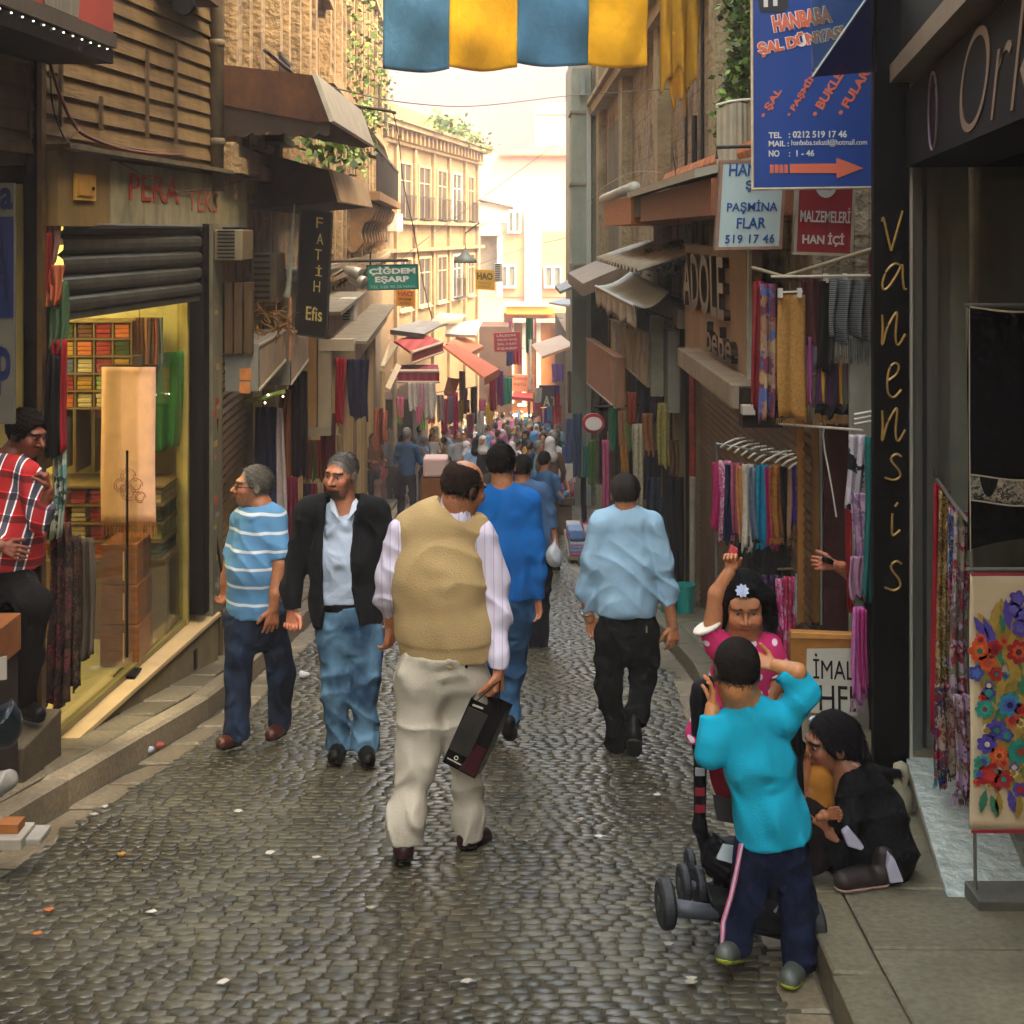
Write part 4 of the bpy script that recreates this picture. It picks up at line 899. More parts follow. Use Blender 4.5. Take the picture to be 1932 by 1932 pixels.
  for (a, b) in ((zbn, zbf), (ztn-.02, ztf-.02)): m.put([(xa+.004, Ya, a), (xa+.004, Yb, b), (xa+.004, Yb, b+.02), (xa+.004, Ya, a+.02), (xa+.012, Ya, a), (xa+.012, Yb, b), (xa+.012, Yb, b+.02), (xa+.012, Ya, a+.02)], [(4, 5, 6, 7), (0, 1, 5, 4), (3, 2, 6, 7), (0, 4, 7, 3)])
  m.build('rim', M('#b8ad95', .5, .2, 4, .1), t)
  return t
 a = lightbox('nearest grey and cream sign box under the dry creeper, with two orange stickers', -1.97, 10.3, 11.5, 1.07, 1.10, .70, .82, .26, grey, pale)
 st = M('#b5702c', .6, .25, 20, .1); Y = 10.298
 for (u0, u1, v0, v1) in ((452, 474, 695, 717), (452, 472, 720, 742)): p = W(u0, v1, Y); q = W(u1, v0, Y); MB().box(p.x, q.x, Y-.004, Y-.001, p.z, q.z).build('sticker', st, a)
 lightbox('second cream sign box right behind the grey one with stickers', -1.94, 11.6, 12.6, 1.07, 1.04, .60, .72, .22, grey, pale)
 # framed board at Y 13.5
 Y = 13.6; fr = M('#a19274', .7, .15, 4, .15, dirt=.3)
 t = thing('sign_board', 'tall beige board with a dark joint hanging beyond the black vertical sign', 'sign', tuple(W(600, 819, Y)))
 for (u0, u1, v0, v1, mm, nm) in ((574, 597, 636, 812, M('#9c7a44', .7, .2, 4, .1), 'side_panel'), (599.5, 624, 640, 820, fr, 'front_panel'), (602, 668, 640, 662, M('#b5a688', .7, .1, 4, .1), 'top_band'), (574, 624, 806, 822, M('#8d8468', .7, .1, 4, .1), 'bottom_band')):
  p = W(u0, v1, Y); q = W(u1, v0, Y); e = .01 if 'band' in nm else 0; MB().box(p.x, q.x, Y-e, Y+.12, p.z, q.z).build(nm, mm, t)
 MB().box(W(597.5, 0, Y).x, W(599, 0, Y).x, Y+.02, Y+.12, W(0, 806, Y).z, W(0, 640, Y).z).build('joint', BLK, t)
 # black vertical sign
 Y = 11.9
 s = Sign('vertical_sign', 'tall black hanging sign with yellow vertical letters on the left side', 'sign', W(556, 632, Y), W(617, 640, Y), W(566, 392, Y), M('#1b1812', .7, .3, 4, .2), .06, frame=M('#2a241a', .7), fw=.012)
 yl = M('#a8924a', .5, .4, 25, .1)
 for k, ch in enumerate('FATİH'):
  s.text(ch, .52+.04*(k % 2), .86-k*.125, .2, .085, yl)
 s.text('Efis', .32, .13, .5, .11, yl, bold=.01)
 # furled umbrella / cloth
 t = thing('furled_parasol', 'narrow furled grey parasol standing by the black vertical sign', 'parasol', tuple(W(549, 680, 11.5)))
 MB().tube([W(541, 560, 11.5), W(545, 540, 11.5), W(552, 440, 11.5), W(556, 385, 11.5)], .03, 10, r2=.006).build('canopy', FAB('#8a8a74'), t)
 MB().tube([W(546, 680, 11.5), W(548, 562, 11.5)], .016, 8).build('pole', M('#9c7050', .6), t)
 # green tube light
 t = thing('lamp_bracket', 'green garland lamp bracket under the sign boxes on the left', 'lamp', tuple(W(500, 755, 10.6)))
 MB().tube([W(462, 758, 10.6), W(490, 752, 10.6), W(538, 738, 10.6)], .018, 8).build('arm', M('#5a6a1e', .6, .4, 20, .3), t)
 m = MB()
 for (u, v) in ((500, 760), (534, 748), (506, 745)): p = W(u, v, 10.57); m.lathe(p, [(0, -.008), (.008, 0), (0, .008)], 8)
 m.build('bulb', M('#fff6d0', .4, 0, 1, 0, emit=1.2), t)
 # diagonal roller shutter (gold)
 Ws = Wall(-2.38, 10.45, -2.46, 12.2); t = thing('roller_shutter', 'closed corrugated gold roller shutter behind the man in the striped polo', 'shutter', (-2.4, 11.3, G(11.3)))
 m = Ws.mb(); z = G(12)+.12;
 while z < 1.0:
  m.put([(0, 0, z), (Ws.L, 0, z), (Ws.L, .022, z+.03), (0, .022, z+.03), (Ws.L, 0, z+.06), (0, 0, z+.06), (Ws.L, 0, z+.072), (0, 0, z+.072)], [(0, 1, 2, 3), (3, 2, 4, 5), (5, 4, 6, 7)]); z += .072
 m.build('slat', M('#8f7a4c', .38, .3, 6, .2, metal=.5), t)
 Ws.mb().box(-.15, -.02, -.05, .05, G(10.4)+.1, 1.0).build('guide_rail', M('#6d6448', .5, .3, 6, .1, metal=.3), t)
 Ws.mb().box(Ws.L+.02, Ws.L+.12, -.05, .06, G(12)+.1, .9).build('guide_rail', M('#5a5138', .5, .3, 6, .1, metal=.3), t)
 # shopfront dark recess further left side
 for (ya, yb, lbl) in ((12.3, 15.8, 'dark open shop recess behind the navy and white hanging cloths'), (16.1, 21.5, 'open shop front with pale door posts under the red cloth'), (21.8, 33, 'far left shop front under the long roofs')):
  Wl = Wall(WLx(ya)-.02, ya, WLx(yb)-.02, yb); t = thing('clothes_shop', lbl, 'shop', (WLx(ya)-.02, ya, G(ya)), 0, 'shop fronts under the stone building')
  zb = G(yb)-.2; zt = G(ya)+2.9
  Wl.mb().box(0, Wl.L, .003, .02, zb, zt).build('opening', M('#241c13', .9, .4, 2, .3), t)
  for k in range(int(Wl.L/1.1)+1): Wl.mb().box(k*1.1, k*1.1+.07, .021, .14, zb, zt).build('door_post', M(['#b59a66', '#8a734a', '#c2a878'][k % 3], .6, .2, 6, .1, stretch=(1, 1, .2)), t)
  Wl.mb().box(-.1, Wl.L, .021, .42, zt, zt+.35).build('fascia', M('#9c8a66', .7, .25, 3, .2, dirt=.5), t)
  Wl.mb().box(-.1, Wl.L, .021, .62, zt+.353, zt+.4).build('roof', M('#7a705a', .8, .3, 3, .3, dirt=.6), t)
left_props()
# ================= hanging cloths, left =================
def H(u0, u1, v0, v1, Y, mat, label, cat='scarf', group=None, folds=3, amp=.02, taper=.85, name='hanging_scarf', seed=None, dY=0, v0b=None, fr=0, frc=None, hem=.02, sway=.02):
 a = W(u0, v0, Y); b = W(u1, v0 if v0b is None else v0b, Y+dY)
 drop = a.z-W(0, v1, Y).z; n = math.hypot(b.x-a.x, b.y-a.y)
 o = hang(name, a, b, drop, mat, None, folds, amp, taper, sway, hem, seed=int(u0+v0) if seed is None else seed, label=label, cat=cat, group=group, nv=18)
 if fr:
  c = (a+b)/2; hw = (b-a)*.5*taper; fringe(o, c-hw, c+hw, -drop-hem*.3, fr, frc or mat, int(14+n*50))
 return o
FL1 = PATCH(['#7c2b30', '#2c2a3a', '#a08a6a', '#5a4a3a', '#3c4a3a', '#8a6a5a'], 26)
FLD = PATCH(['#1c1614', '#2a1a18', '#4a3020', '#1c2418', '#5a4634'], 30)
ZEB = PATCH(['#17151a', '#b3abb0', '#c8c0c8', '#1c1a20', '#8a6a92'], 16)
GL = 'clothes hanging at the left doorway'
H(76, 112, 385, 500, 7.35, FAB('#7a5a52'), 'faded pink scarf topmost in the column of clothes by the left doorway', group=GL, amp=.03, taper=.7)
H(73, 98, 440, 560, 7.3, FAB('#7c1c1c'), 'dark red scarf hanging beside the black pillar near the top of the clothes column', group=GL, taper=.9)
H(78, 124, 500, 575, 7.3, FAB('#a35a3c'), 'salmon orange scarf with pointed end in the left doorway column', group=GL, amp=.03, taper=.45)
H(92, 126, 530, 655, 7.32, FAB('#3e5a3c'), 'grey green cloth below the salmon scarf in the left doorway', group=GL, amp=.04, taper=.9)
H(72, 100, 560, 700, 7.36, FAB('#3c2e28'), 'dark brown cloth behind the green one at the left doorway', group=GL, amp=.04)
H(98, 126, 640, 850, 7.32, FAB('#8c1a22'), 'crimson cloth hanging beside the black blouse on the left', group=GL, amp=.03)
H(62, 80, 650, 800, 7.32, FAB('#6d1a28'), 'narrow wine red scarf left of the black blouse', group=GL, amp=.02)
H(78, 112, 668, 860, 7.25, FAB('#080707'), 'black blouse hanging above the plaid shirted man', 'blouse', GL, amp=.05, taper=.9, name='blouse')
H(98, 124, 850, 1010, 7.36, PATCH(['#8a9a84', '#9aa79a', '#2a3a30', '#a0a890', '#5f8a84'], 18), 'pale printed scarf next to the plaid shirted man', group=GL, amp=.03)
H(92, 132, 985, 1330, 7.45, PATCH(['#241a18', '#3a2622', '#1a1412', '#6a2a34', '#4a3a28'], 26), 'long dark floral dress hanging beside the black pillar', 'dress', GL, amp=.05, taper=1.2, name='dress')
H(118, 150, 1010, 1300, 7.55, FLD, 'long brown black patterned dress in the left doorway', 'dress', GL, amp=.04, taper=1.1, name='dress')
H(140, 176, 1015, 1240, 7.7, M('#4c4438', .9, .5, 14, .3, stretch=(1, 1, .3)), 'grey mottled dress at the edge of the glass', 'dress', GL, amp=.04, taper=1.3, name='dress')
# in the window
sc = H(192, 294, 690, 985, 8.85, FAB('#e2b490', .08, sc=12), 'long peach orange shawl with a sketched rose motif displayed in the left window', 'shawl', None, folds=1.3, amp=.014, taper=1.02, name='shawl', hem=.002, sway=.006, fr=.11, frc=FAB('#b5733c'))
m = MB(); rnd = random.Random(5); c = W(243, 915, 8.81)
for (dx, dz, r) in ((.0, .06, .05), (-.05, 0, .045), (.05, .0, .045), (.0, -.05, .05), (.08, -.08, .035), (-.03, -.02, .025)):
 for q in range(2):
  P = []
  for k in range(12): a = k/11*5.2+q*1.3; P.append(c+Vector((dx+math.cos(a)*r*(1-.3*q), -.012, dz+math.sin(a)*r*(1-.3*q))))
  m.tube(P, .0032, 4)
m.build('motif', M('#8a5a36', .8), sc)
H(286, 345, 668, 850, 9.7, FAB('#2c6a2c', .2), 'green scarf with pointed corner in the left window', group=None, folds=2, amp=.03, taper=.8, v0b=662)
t = thing('hanger', 'black hanger bar with clips above the peach shawl', 'hanger', tuple(W(243, 690, 8.8)))
MB().tube([W(188, 690, 8.82), W(298, 690, 8.82)], .008, 8).build('bar', BLK, t); MB().tube([W(265, 688, 8.82), W(263, 570, 8.82)], .002, 5).build('cord', BLK, t)
m = MB(); p = W(252, 690, 8.82); m.box(p.x, p.x+.06, 8.8, 8.84, p.z, p.z+.07); m.build('clip', M('#3a2e1c', .5), t)
for i, (z0, h) in enumerate(((-.945, .27), (-.67, .26), (-.405, .27))):
 t = thing('carton', ['bottom', 'middle', 'top'][i]+' glossy brown carton of the stack under the peach shawl', 'carton', (-2.62, 8.95, z0), 0, 'brown cartons in the left window')
 x0, x1 = W(188, 0, 8.8).x+.0, W(262, 0, 8.8).x
 MB().box(x0+.006*i, x1-.006*i, 8.8, 9.15, z0, z0+h).build('box', M('#7a4a1c', .3, .45, 9, .3, stretch=(1, 1, 3)), t, bevel=.008)
 MB().box(x0+.155, x0+.165, 8.793, 8.799, z0+.03, z0+h-.05).build('tape', M('#d9c49a', .3, .1, 4, 0), t)
t = thing('window_post', 'thin dark post with square foot inside the left shop window', 'post', tuple(W(240, 1240, 8.6)))
MB().tube([W(240, 1240, 8.65), W(240, 850, 8.65)], .008, 8).build('rod', BLK, t); p = W(240, 1240, 8.65); MB().box(p.x-.07, p.x+.07, 8.58, 8.74, -.95, -.935).build('foot', BLK, t)
# hung cloths further along the left
GM = 'cloths hanging along the left shops'
H(482, 522, 768, 1010, 11.9, FAB('#17203e'), 'long navy blue cloth hanging behind the man in the striped polo', 'cloth', GM, name='hanging_cloth', folds=3, taper=1.0, amp=.03)
H(518, 533, 770, 990, 11.9, FAB('#a89a94'), 'off white cloth widening downwards beside the navy cloth', 'cloth', GM, name='hanging_cloth', folds=2, taper=2.0, amp=.03)
H(528, 548, 735, 960, 12.1, FAB('#7c4a28'), 'rust brown cloth right of the off white one', 'cloth', GM, name='hanging_cloth', taper=1.3, amp=.03)
H(542, 562, 900, 1040, 12.0, FAB('#6c1c34'), 'maroon cloth hanging low between the two walking men', 'cloth', GM, name='hanging_cloth', taper=1.5, amp=.03)
H(545, 580, 700, 900, 12.4, FAB('#141010'), 'black coat hanging under the second sign box', 'coat', GM, name='coat', taper=1.0, amp=.05)
H(458, 474, 880, 960, 11.7, FAB('#6a1426'), 'dark red cloth peeping out beside the navy cloth', 'cloth', GM, name='hanging_cloth')
H(632, 652, 675, 800, 14.0, FAB('#a8202c'), 'bright red scarf hanging beside the dark blue jacket', 'scarf', GM, taper=.7, amp=.02)
H(655, 697, 678, 790, 13.8, PATCH(['#1c1c30', '#23233c', '#14141f', '#2c2c48'], 30), 'dark blue patterned jacket hanging under a white hanger', 'jacket', GM, name='jacket', folds=3, taper=.8, amp=.06)
H(606, 634, 780, 880, 14.2, FAB('#5c1c28'), 'wine red scarf slanting below the bright red one', 'scarf', GM, taper=1.0, amp=.02)
for i, (u, c, nme) in enumerate(((580, '#6a3a20', 'brown'), (588, '#2f6a2c', 'bright green'), (596, '#7c2a1c', 'brick'), (604, '#3c2418', 'dark brown'), (612, '#b5742c', 'orange'), (570, '#4a3a2a', 'grey brown'))):
 H(u, u+11, 830, 905, 15, FAB(c), nme+' scarf in the row hanging low left of the bearded man', 'scarf', GM, folds=1.5, amp=.015)
for i, (u, c, nme) in enumerate(((585, '#8a2a4a', 'raspberry'), (598, '#b5a88a', 'cream'), (608, '#7c1c34', 'dark pink'), (572, '#3a3a4a', 'slate'))):
 H(u, u+14, 912, 985, 15, FAB(c), nme+' garment in the lowest row left of the bearded man', 'garment', GM, folds=2, amp=.02, name='hanging_garment')
for i, (u, v0, v1, c, nme) in enumerate(((706, 770, 850, '#a85a34', 'rusty orange'), (714, 770, 840, '#5a2c28', 'brown red'), (722, 775, 830, '#b56a4a', 'salmon'))):
 H(u, u+9, v0, v1, 22, FAB(c), nme+' scarf by the post above the man in the tan shirt', 'scarf', GM, folds=1.5, amp=.03)
# ================= top banner =================
Yb = 14.0
t = thing('banner', 'cloth banner of blue and yellow vertical panels hanging across the street at the top', 'banner', tuple(W(966, 128, Yb)))
fl = [(722, 848, 'blue', 130), (848, 976, 'yellow', 127), (976, 1110, 'blue', 120), (1110, 1222, 'yellow', 122)]
bm = FAB('#42708a', .1, sc=10); ym = FAB('#e6aa10', .08, sc=10)
def panel(u0, u1, vb, mat, sd):
 a = W(u0, -60, Yb); b = W(u1, -60, Yb); n = 26
 def fn(p, q):
  x = a.x+(b.x-a.x)*p; z = a.z+(W(0, vb, Yb).z-a.z)*q-(.03*math.sin(p*3.1))*q
  bil = .07*math.sin(p*3.14)*q+.035*math.sin(p*7+q*3+sd)+.02*math.sin(p*3-q*9+sd*2)
  dr = .05*abs(math.sin((p*1.0+.1*sd)*3.14))*math.sin(q*5.5+p*2.5)
  return (x, Yb+bil+dr, z)
 sheet('panel', fn, 24, 24, mat, t, .004)
for i, (u0, u1, c, vb) in enumerate(fl): panel(u0, u1, vb, bm if c == 'blue' else ym, i*1.7)
MB().tube([W(680, -58, Yb), W(966, -52, Yb), W(1290, -64, Yb)], .01).build('rope', IRON, t)
H(1245, 1322, -40, 150, 13.0, FAB('#a87c14', .12, sc=8), 'mustard drape hanging in folds right of the banner', 'drape', None, folds=2.6, amp=.07, taper=.85, name='drape', hem=.1)
H(1248, 1308, 60, 200, 13.04, FAB('#b07c1c', .12, sc=8), 'lower pointed tail of mustard drape right of the banner', 'drape', None, folds=1.6, amp=.05, taper=.45, name='drape', hem=.1)
# ================= RIGHT: mid =================
def right_mid():
 t = thing('stone_building', 'crumbling grey brown stone building on the right side with a blind niche', 'building', (2.4, 20, G(20)))
 Wl = Wall(2.02, 29.5, 2.02, 8.9)
 MB().box(2.55, 8, 6.8, 8.895, G(9)-1, 9.4).build('wall', M('#4a3e2c', .9, .4, 3, .3), t)
 MB().box(2.02, 8, 8.9, 29.5, G(29)-1, 9.4).build('wall', old_wall('stained_stone', ['#5a4c36', '#8c7c5e', '#a6977a', '#6b5a42', '#94856a'], 1.1, 2.4, .5), t)
 A = lambda Y: 29.5-Y
 m = Wl.mb()
 for Y, w_ in ((28.6, .8), (22.5, .7), (17.0, .5), (12.2, .4)): m.box(A(Y)-w_/2, A(Y)+w_/2, .003, .18, .9, 9.2)
 m.box(0, 20.6, .003, .28, 4.55, 4.75); m.box(0, 20.6, .003, .36, 4.753, 4.85); m.box(A(29), A(20), .003, .3, 7.8, 8.1); m.build('pilaster', old_wall('stone_trim', ['#8a7c58', '#a3946e', '#6f6246'], 1.2, 0, .4), t)
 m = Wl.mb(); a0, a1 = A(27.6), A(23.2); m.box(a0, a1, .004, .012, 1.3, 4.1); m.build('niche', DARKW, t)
 m = Wl.mb()
 for k in range(3): window(t, Wl, A(20.8)+k*2.6, 5.4, 1.0, 1.9, 0, '#5a4a34')
 for (Y, z, w_, h) in ((10.9, 3.1, .25, .5), (9.9, 3.2, .12, .3), (12.9, 3.5, .15, .4)): m.box(A(Y), A(Y)+w_, .002, .008, z, z+h)
 m.build('hole', M('#241c12', .95), t)
 for (Y, r, z0, z1) in ((14.3, .03, .9, 3.2), (13.7, .02, .9, 5), (15.0, .018, .9, 3.8)):
  o = MB().tube([(1.97, Y, z0), (1.97, Y, z1)], r, 8).build('pipe', IRON); lab(o, {14.3: 'thick dark pipe', 13.7: 'thin dark pipe', 15.0: 'slender short pipe'}[Y]+' on the right stone wall above the wooden balcony', 'pipe', 'pipes on the right stone wall')
 # next building on the right with pale green pilaster
 t = thing('rendered_building', 'tall building with pale green corner strip right of the pink house', 'building', (2, 33, G(33)))
 MB().box(1.78, 9, 29.6, 44, G(40)-1, 7.2).build('wall', old_wall('dark_side', ['#5d5c4a', '#77745e', '#88836a', '#666450'], .5, 0, .5), t)
 MB().box(1.34, 1.76, 29.55, 30.6, G(30), 5.6).build('corner_strip', M('#8c9483', .8, .15, 2, .2, dirt=.3), t)
 MB().box(1.66, 1.76, 29.45, 29.54, G(30), 4.9).build('drain_pipe', M('#a7ada0', .6, .1, 2, .1), t)
 MB().box(1.95, 2.7, 29.4, 29.54, 4.2, 9).build('corner_stone', STONE2, t)
 m = MB()
 for z in (4.6, 3.0, 1.2): m.box(1.30, 1.80, 29.5, 30.7, z, z+.06)
 m.build('band', M('#7d7a66', .8), t)
 MB().box(1.5, 1.62, 29.3, 29.52, 5.0, 5.5).build('lamp', M('#7f8a82', .6), t)
 # ivy
 rnd = random.Random(12)
 t = thing('ivy', 'green ivy trailing down the stone wall beside the blue banner', 'plant', tuple(W(1400, 260, 10)))
 sp = []
 for k in range(34):
  q = k/33; sp.append(W(1400+16*math.sin(q*5)-8*q+(1-q)*rnd.uniform(-26, 10), -30+290*q, 10.0+rnd.random()*.4))
 leaves(t, sp, 1500, .06, GREENS, 'foliage', 5, (.05, .1, .07))
 MB().tube([W(1412, -40, 10.3), W(1405, 100, 10.3), W(1400, 200, 10.3), W(1404, 262, 10.3)], .008, 5).build('stem', M('#4a3a24', .9), t)
 tw = thing('bush', 'small green bush growing on the ledge above the white awning', 'plant', tuple(W(1262, 495, 15.5))); leaves(tw, [W(1262, 485, 15.5), W(1240, 490, 16), W(1280, 478, 15)], 420, .07, GREENS[:4], 'foliage', 6, (.12, .2, .07)); MB().tube([W(1262, 500, 15.5), W(1262, 475, 15.5)], .01, 5).build('stem', M('#4a3a24', .9), tw)
 # metal duct
 t = thing('metal_duct', 'corrugated pale metal duct behind the white sign', 'duct', tuple(W(1390, 300, 9.6)))
 m = MB(); p = W(1352, 300, 9.6); q = W(1425, 196, 9.6); n = 14
 vs = []
 for k in range(n+1):
  a = k/n*3.14; x = p.x+(q.x-p.x)*k/n; y = 9.6-.12*math.sin(a)+(.012 if k % 2 else 0); vs += [(x, y, p.z-.5), (x, y, q.z-.04*(1-math.sin(a)))]
 m.put(vs, [(2*k, 2*k+2, 2*k+3, 2*k+1) for k in range(n)]); m.build('sheet_metal', M('#a39a82', .45, .2, 5, .1, metal=.2, dirt=.3), t)
 MB().tube([W(1352, 198, 9.55), W(1372, 192, 9.5), W(1400, 188, 9.5), W(1425, 187, 9.55)], .008).build('rim', WHT, t)
 # balcony with wooden soffit
 t = thing('balcony_roof', 'wooden boarded eave with grey gutter on the right wall', 'eave', (1.6, 12, 2.0))
 wood = M('#a8612c', .6, .3, 8, .3, stretch=(6, .4, 6))
 MB().box(1.30, 2.02, 14.5, 18.7, 2.03, 2.34).build('boarding', wood, t)
 MB().box(1.33, 2.02, 8.85, 13.7, 2.05, 2.3).build('boarding', M('#7c4420', .6, .3, 8, .3, stretch=(6, .4, 6)), t)
 MB().box(1.33, 2.0, 13.72, 14.48, 2.1, 2.36).build('gap', M('#5a5648', .8, .4, 6, .3), t)
 m = MB(); m.tube([(1.30, 18.9, 2.42), (1.30, 14, 2.42)], .06, 10); m.build('gutter', M('#b0ad9e', .5, .15, 6, .1, dirt=.3), t, smooth=True)
 m = MB(); m.prism([(1.22, 8.85, 2.36), (2.0, 8.85, 2.52), (2.0, 8.85, 2.48), (1.22, 8.85, 2.30)], (0, 5.2, 0)); m.build('metal_edge', M('#8e8a78', .5, .2, 6, .1), t)
 m = MB()
 for k in range(16): m.lathe((1.7, 8.9+k*.33, 2.5), [(.09, 0), (.09, .3)], 8, (0, 1, 0))
 m.build('roof_tile', M('#a8653c', .8, .3, 9, .2), t)
 # second eave pair further
 for (a, b, x0, x1, z, h, c, lb) in ((20.5, 26, 1.1, 1.9, .95, .2, '#7d6a52', 'grey brown slab eave over the far right awning'), (26.2, 29.3, .95, 1.8, .72, .06, '#8d9694', 'thin pale blue metal eave at the far right')):
  o = MB().prism([(x0, a, z), (x1, a, z+.35), (x1, a, z+.35+h), (x0, a, z+h)], (0, b-a, 0)).build('eave', M(c, .7, .3, 5, .2, dirt=.5)); lab(o, lb, 'eave')
 # white awning
 t = thing('awning', 'dirty white canvas awning with frayed valance on the right wall', 'awning', tuple(W(1197, 578, 14)))
 A_, B_, C_, D_ = W(1124, 540, 20), W(1190, 512, 20), W(1262, 550, 14), W(1197, 578, 14)
 def fn(p, q):
  x = A_.lerp(D_, p); y = B_.lerp(C_, p); r = x.lerp(y, q); r.z -= .06*math.sin(q*3.14)*(1+.4*math.sin(p*20)); return r
 sheet('canvas', fn, 30, 8, M('#b9bfb4', .7, .1, 3, .1, dirt=.35), t, .01)
 def fn(p, q):
  r = A_.lerp(D_, p); return r+Vector((.03*math.sin(p*40)*q-.0, 0, -.26*q*(1+.12*math.sin(p*60))))
 sheet('valance', fn, 60, 4, M('#a5957a', .8, .15, 5, .1, dirt=.3), t, .006)
 MB().tube([A_, D_], .02).build('front_bar', M('#8d8775', .5), t); MB().tube([D_, D_+Vector((.6, 0, -.2))], .012).build('arm', IRON, t)
 m = MB()
 pts = [C_, C_+Vector((.1, 0, -.05))]
 # corrugated scrap roof above
 o = sheet('roof_sheet', lambda p, q: (1.25+.75*q, 13.2+6.5*p, 1.55+.25*q+.03*math.sin(p*90)), 120, 3, M('#94896e', .6, .3, 5, .2, dirt=.6), None, .008); lab(o, 'corrugated roof sheet above the white canvas awning', 'roof sheet')
 # street-facing sign panels
 def panel(lb, x, Ya, Yb, zn, zf, bn, bf, mat, th=.12, cat='sign', group='sign panels on the right wall', nm='sign'):
  t = thing(nm, lb, cat, (x, Ya, bn), 0, group)
  vs = [(x, Ya, bn), (x, Ya, zn), (x, Yb, zf), (x, Yb, bf)]; vs += [(a+th, b, c) for a, b, c in vs]
  MB().put(vs, [(0, 1, 2, 3), (7, 6, 5, 4), (0, 4, 5, 1), (1, 5, 6, 2), (2, 6, 7, 3), (3, 7, 4, 0)]).build('board', mat, t)
  m = MB(); e = .03
  for (P, Q) in (((x-.01, Ya, zn), (x-.01, Yb, zf)), ((x-.01, Ya, bn), (x-.01, Yb, bf)), ((x-.01, Ya, bn), (x-.01, Ya, zn))): m.tube([P, Q], .014, 6)
  m.build('rim', M('#8c7c62', .6), t); return t
 panel('plain salmon sign panel seen edge on, farthest on the right wall', 1.4, 17.8, 24.8, .26, -.03, -.42, -.87, M('#a5734e', .7, .2, 2, .1, dirt=.3))
 pn = panel('pale sign panel with faded printed picture under the white awning', 1.55, 15, 20.8, .8, .58, .19, .05, PATCH(['#a59a84', '#8c8a80', '#b0a288', '#6f7888', '#9a8a76', '#b5a994'], 3.2), .05)
 MB().box(1.56, 1.7, 14.85, 14.98, .1, 1.0).build('side_bar', M('#8d8a70', .7), pn)
 # lettered panel
 t = panel('beige panel with large dark raised letters above the closed shutter', 1.75, 9.8, 13.4, 1.80, 1.82, .86, .76, M('#a08060', .6, .2, 2, .1, dirt=.25), .1)
 MB().box(1.735, 1.76, 9.72, 9.79, .84, 1.83).build('edge_strip', M('#a9aea0', .5), t)
 dk = M('#2c2118', .35, .4, 10, .1)
 text(t, 'ADOLE', (1.745, 13.1, 1.22), (0, -1, 0), (0, 0, 1), 2.5, .52, dk, depth=.1, bold=.015, shear=-.15)
 text(t, 'bebe', (1.745, 11.6, .9), (0, -1, 0), (0, 0, 1), 1.35, .26, dk, depth=.1, bold=.015)
 # slab canopy
 t = thing('canopy_slab', 'thick pale slab canopy over the closed brown shutter', 'canopy', (1.6, 10.5, .7))
 MB().box(1.55, 2.0, 9.35, 12.4, .69, .86).build('slab', M('#94826a', .8, .2, 3, .2, dirt=.4), t, bevel=.01)
 MB().box(1.60, 1.95, 9.2, 9.34, .58, .85).build('end_box', M('#2a2119', .8), t)
 lp = MB().box(W(1402, 0, 9.1).x, W(1425, 0, 9.1).x, 9.1, 9.2, W(0, 783, 9.1).z, W(0, 766, 9.1).z); o = lp.build('security_lamp', M('#c9bfae', .5, .1, 4, 0)); lab(o, 'small white security lamp below the slab canopy end', 'lamp')
 # brown closed shutter
 t = thing('roller_shutter', 'closed scratched brown roller shutter behind the hanger rack', 'shutter', (1.86, 11, G(11)))
 m = MB(); z = G(13.3)+.1; rnd = random.Random(3)
 while z < .68:
  m.put([(1.88, 13.2, z), (1.88, 8.3, z), (1.866, 8.3, z+.02), (1.866, 13.2, z+.02), (1.88, 8.3, z+.052), (1.88, 13.2, z+.052), (1.88, 8.3, z+.06), (1.88, 13.2, z+.06)], [(0, 1, 2, 3), (3, 2, 4, 5), (5, 4, 6, 7)]); z += .06
 m.build('slat', M('#5b4630', .5, .35, 4, .2, metal=.3, dirt=.5), t)
 m = MB(); m.tube([(1.82, 13.35, G(13.3)+.1), (1.82, 13.35, .7)], .035, 10); m.m = 1; m.tube([(1.80, 13.2, G(13.3)+.1), (1.80, 13.2, -.5)], .032, 10)
 o = m.build('post', [M('#8c2f1a', .6, .5, 9, .3), M('#8a8370', .6, .3, 8, .2)], None); lab(o, 'flaking red painted post at the end of the brown shutter', 'post')
 # lower shop zone further along
 t = thing('clothes_shop', 'crowded shop front hung with clothes right of the man in the blue shirt', 'shop', (2, 17, G(17)))
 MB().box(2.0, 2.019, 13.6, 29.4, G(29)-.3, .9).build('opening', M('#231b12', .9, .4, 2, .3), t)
 for k, Y in enumerate((13.7, 15.2, 17.5, 19.7, 22.5, 25.5)): MB().box(1.86, 1.99, Y, Y+.16, G(Y)-.3, 1.1).build('door_post', M(['#7d6e4c', '#8f7c52', '#6d6040'][k % 3], .7, .3, 5, .2, stretch=(1, 1, .2)), t)
 MB().box(1.7, 1.99, 13.6, 29.3, .95, 1.15).build('fascia', M('#6a5a40', .8, .4, 3, .3, dirt=.5), t)
 MB().box(1.72, 1.85, 14.6, 15.0, -.05, .85).build('meter_cabinet', M('#8d8a78', .6, .15, 3, .1), t)
 # oval sign
 t = thing('oval_sign', 'round white sign with red rim on the right, above the pink cloth', 'sign', tuple(W(1120, 815, 18)))
 p = W(1120, 799, 18); m = MB(); n = 32
 def ovr(rx, rz, y): return [(p.x+rx*math.cos(k/n*6.283), y, p.z+rz*math.sin(k/n*6.283)) for k in range(n)]
 MB().prism(ovr(.155, .135, 18), (0, .06, 0)).build('rim', M('#9c2420', .5, .1, 4, .05), t); MB().prism(ovr(.115, .09, 17.97), (0, .028, 0)).build('face', M('#d9cfc4', .5, .05, 4, .05), t)
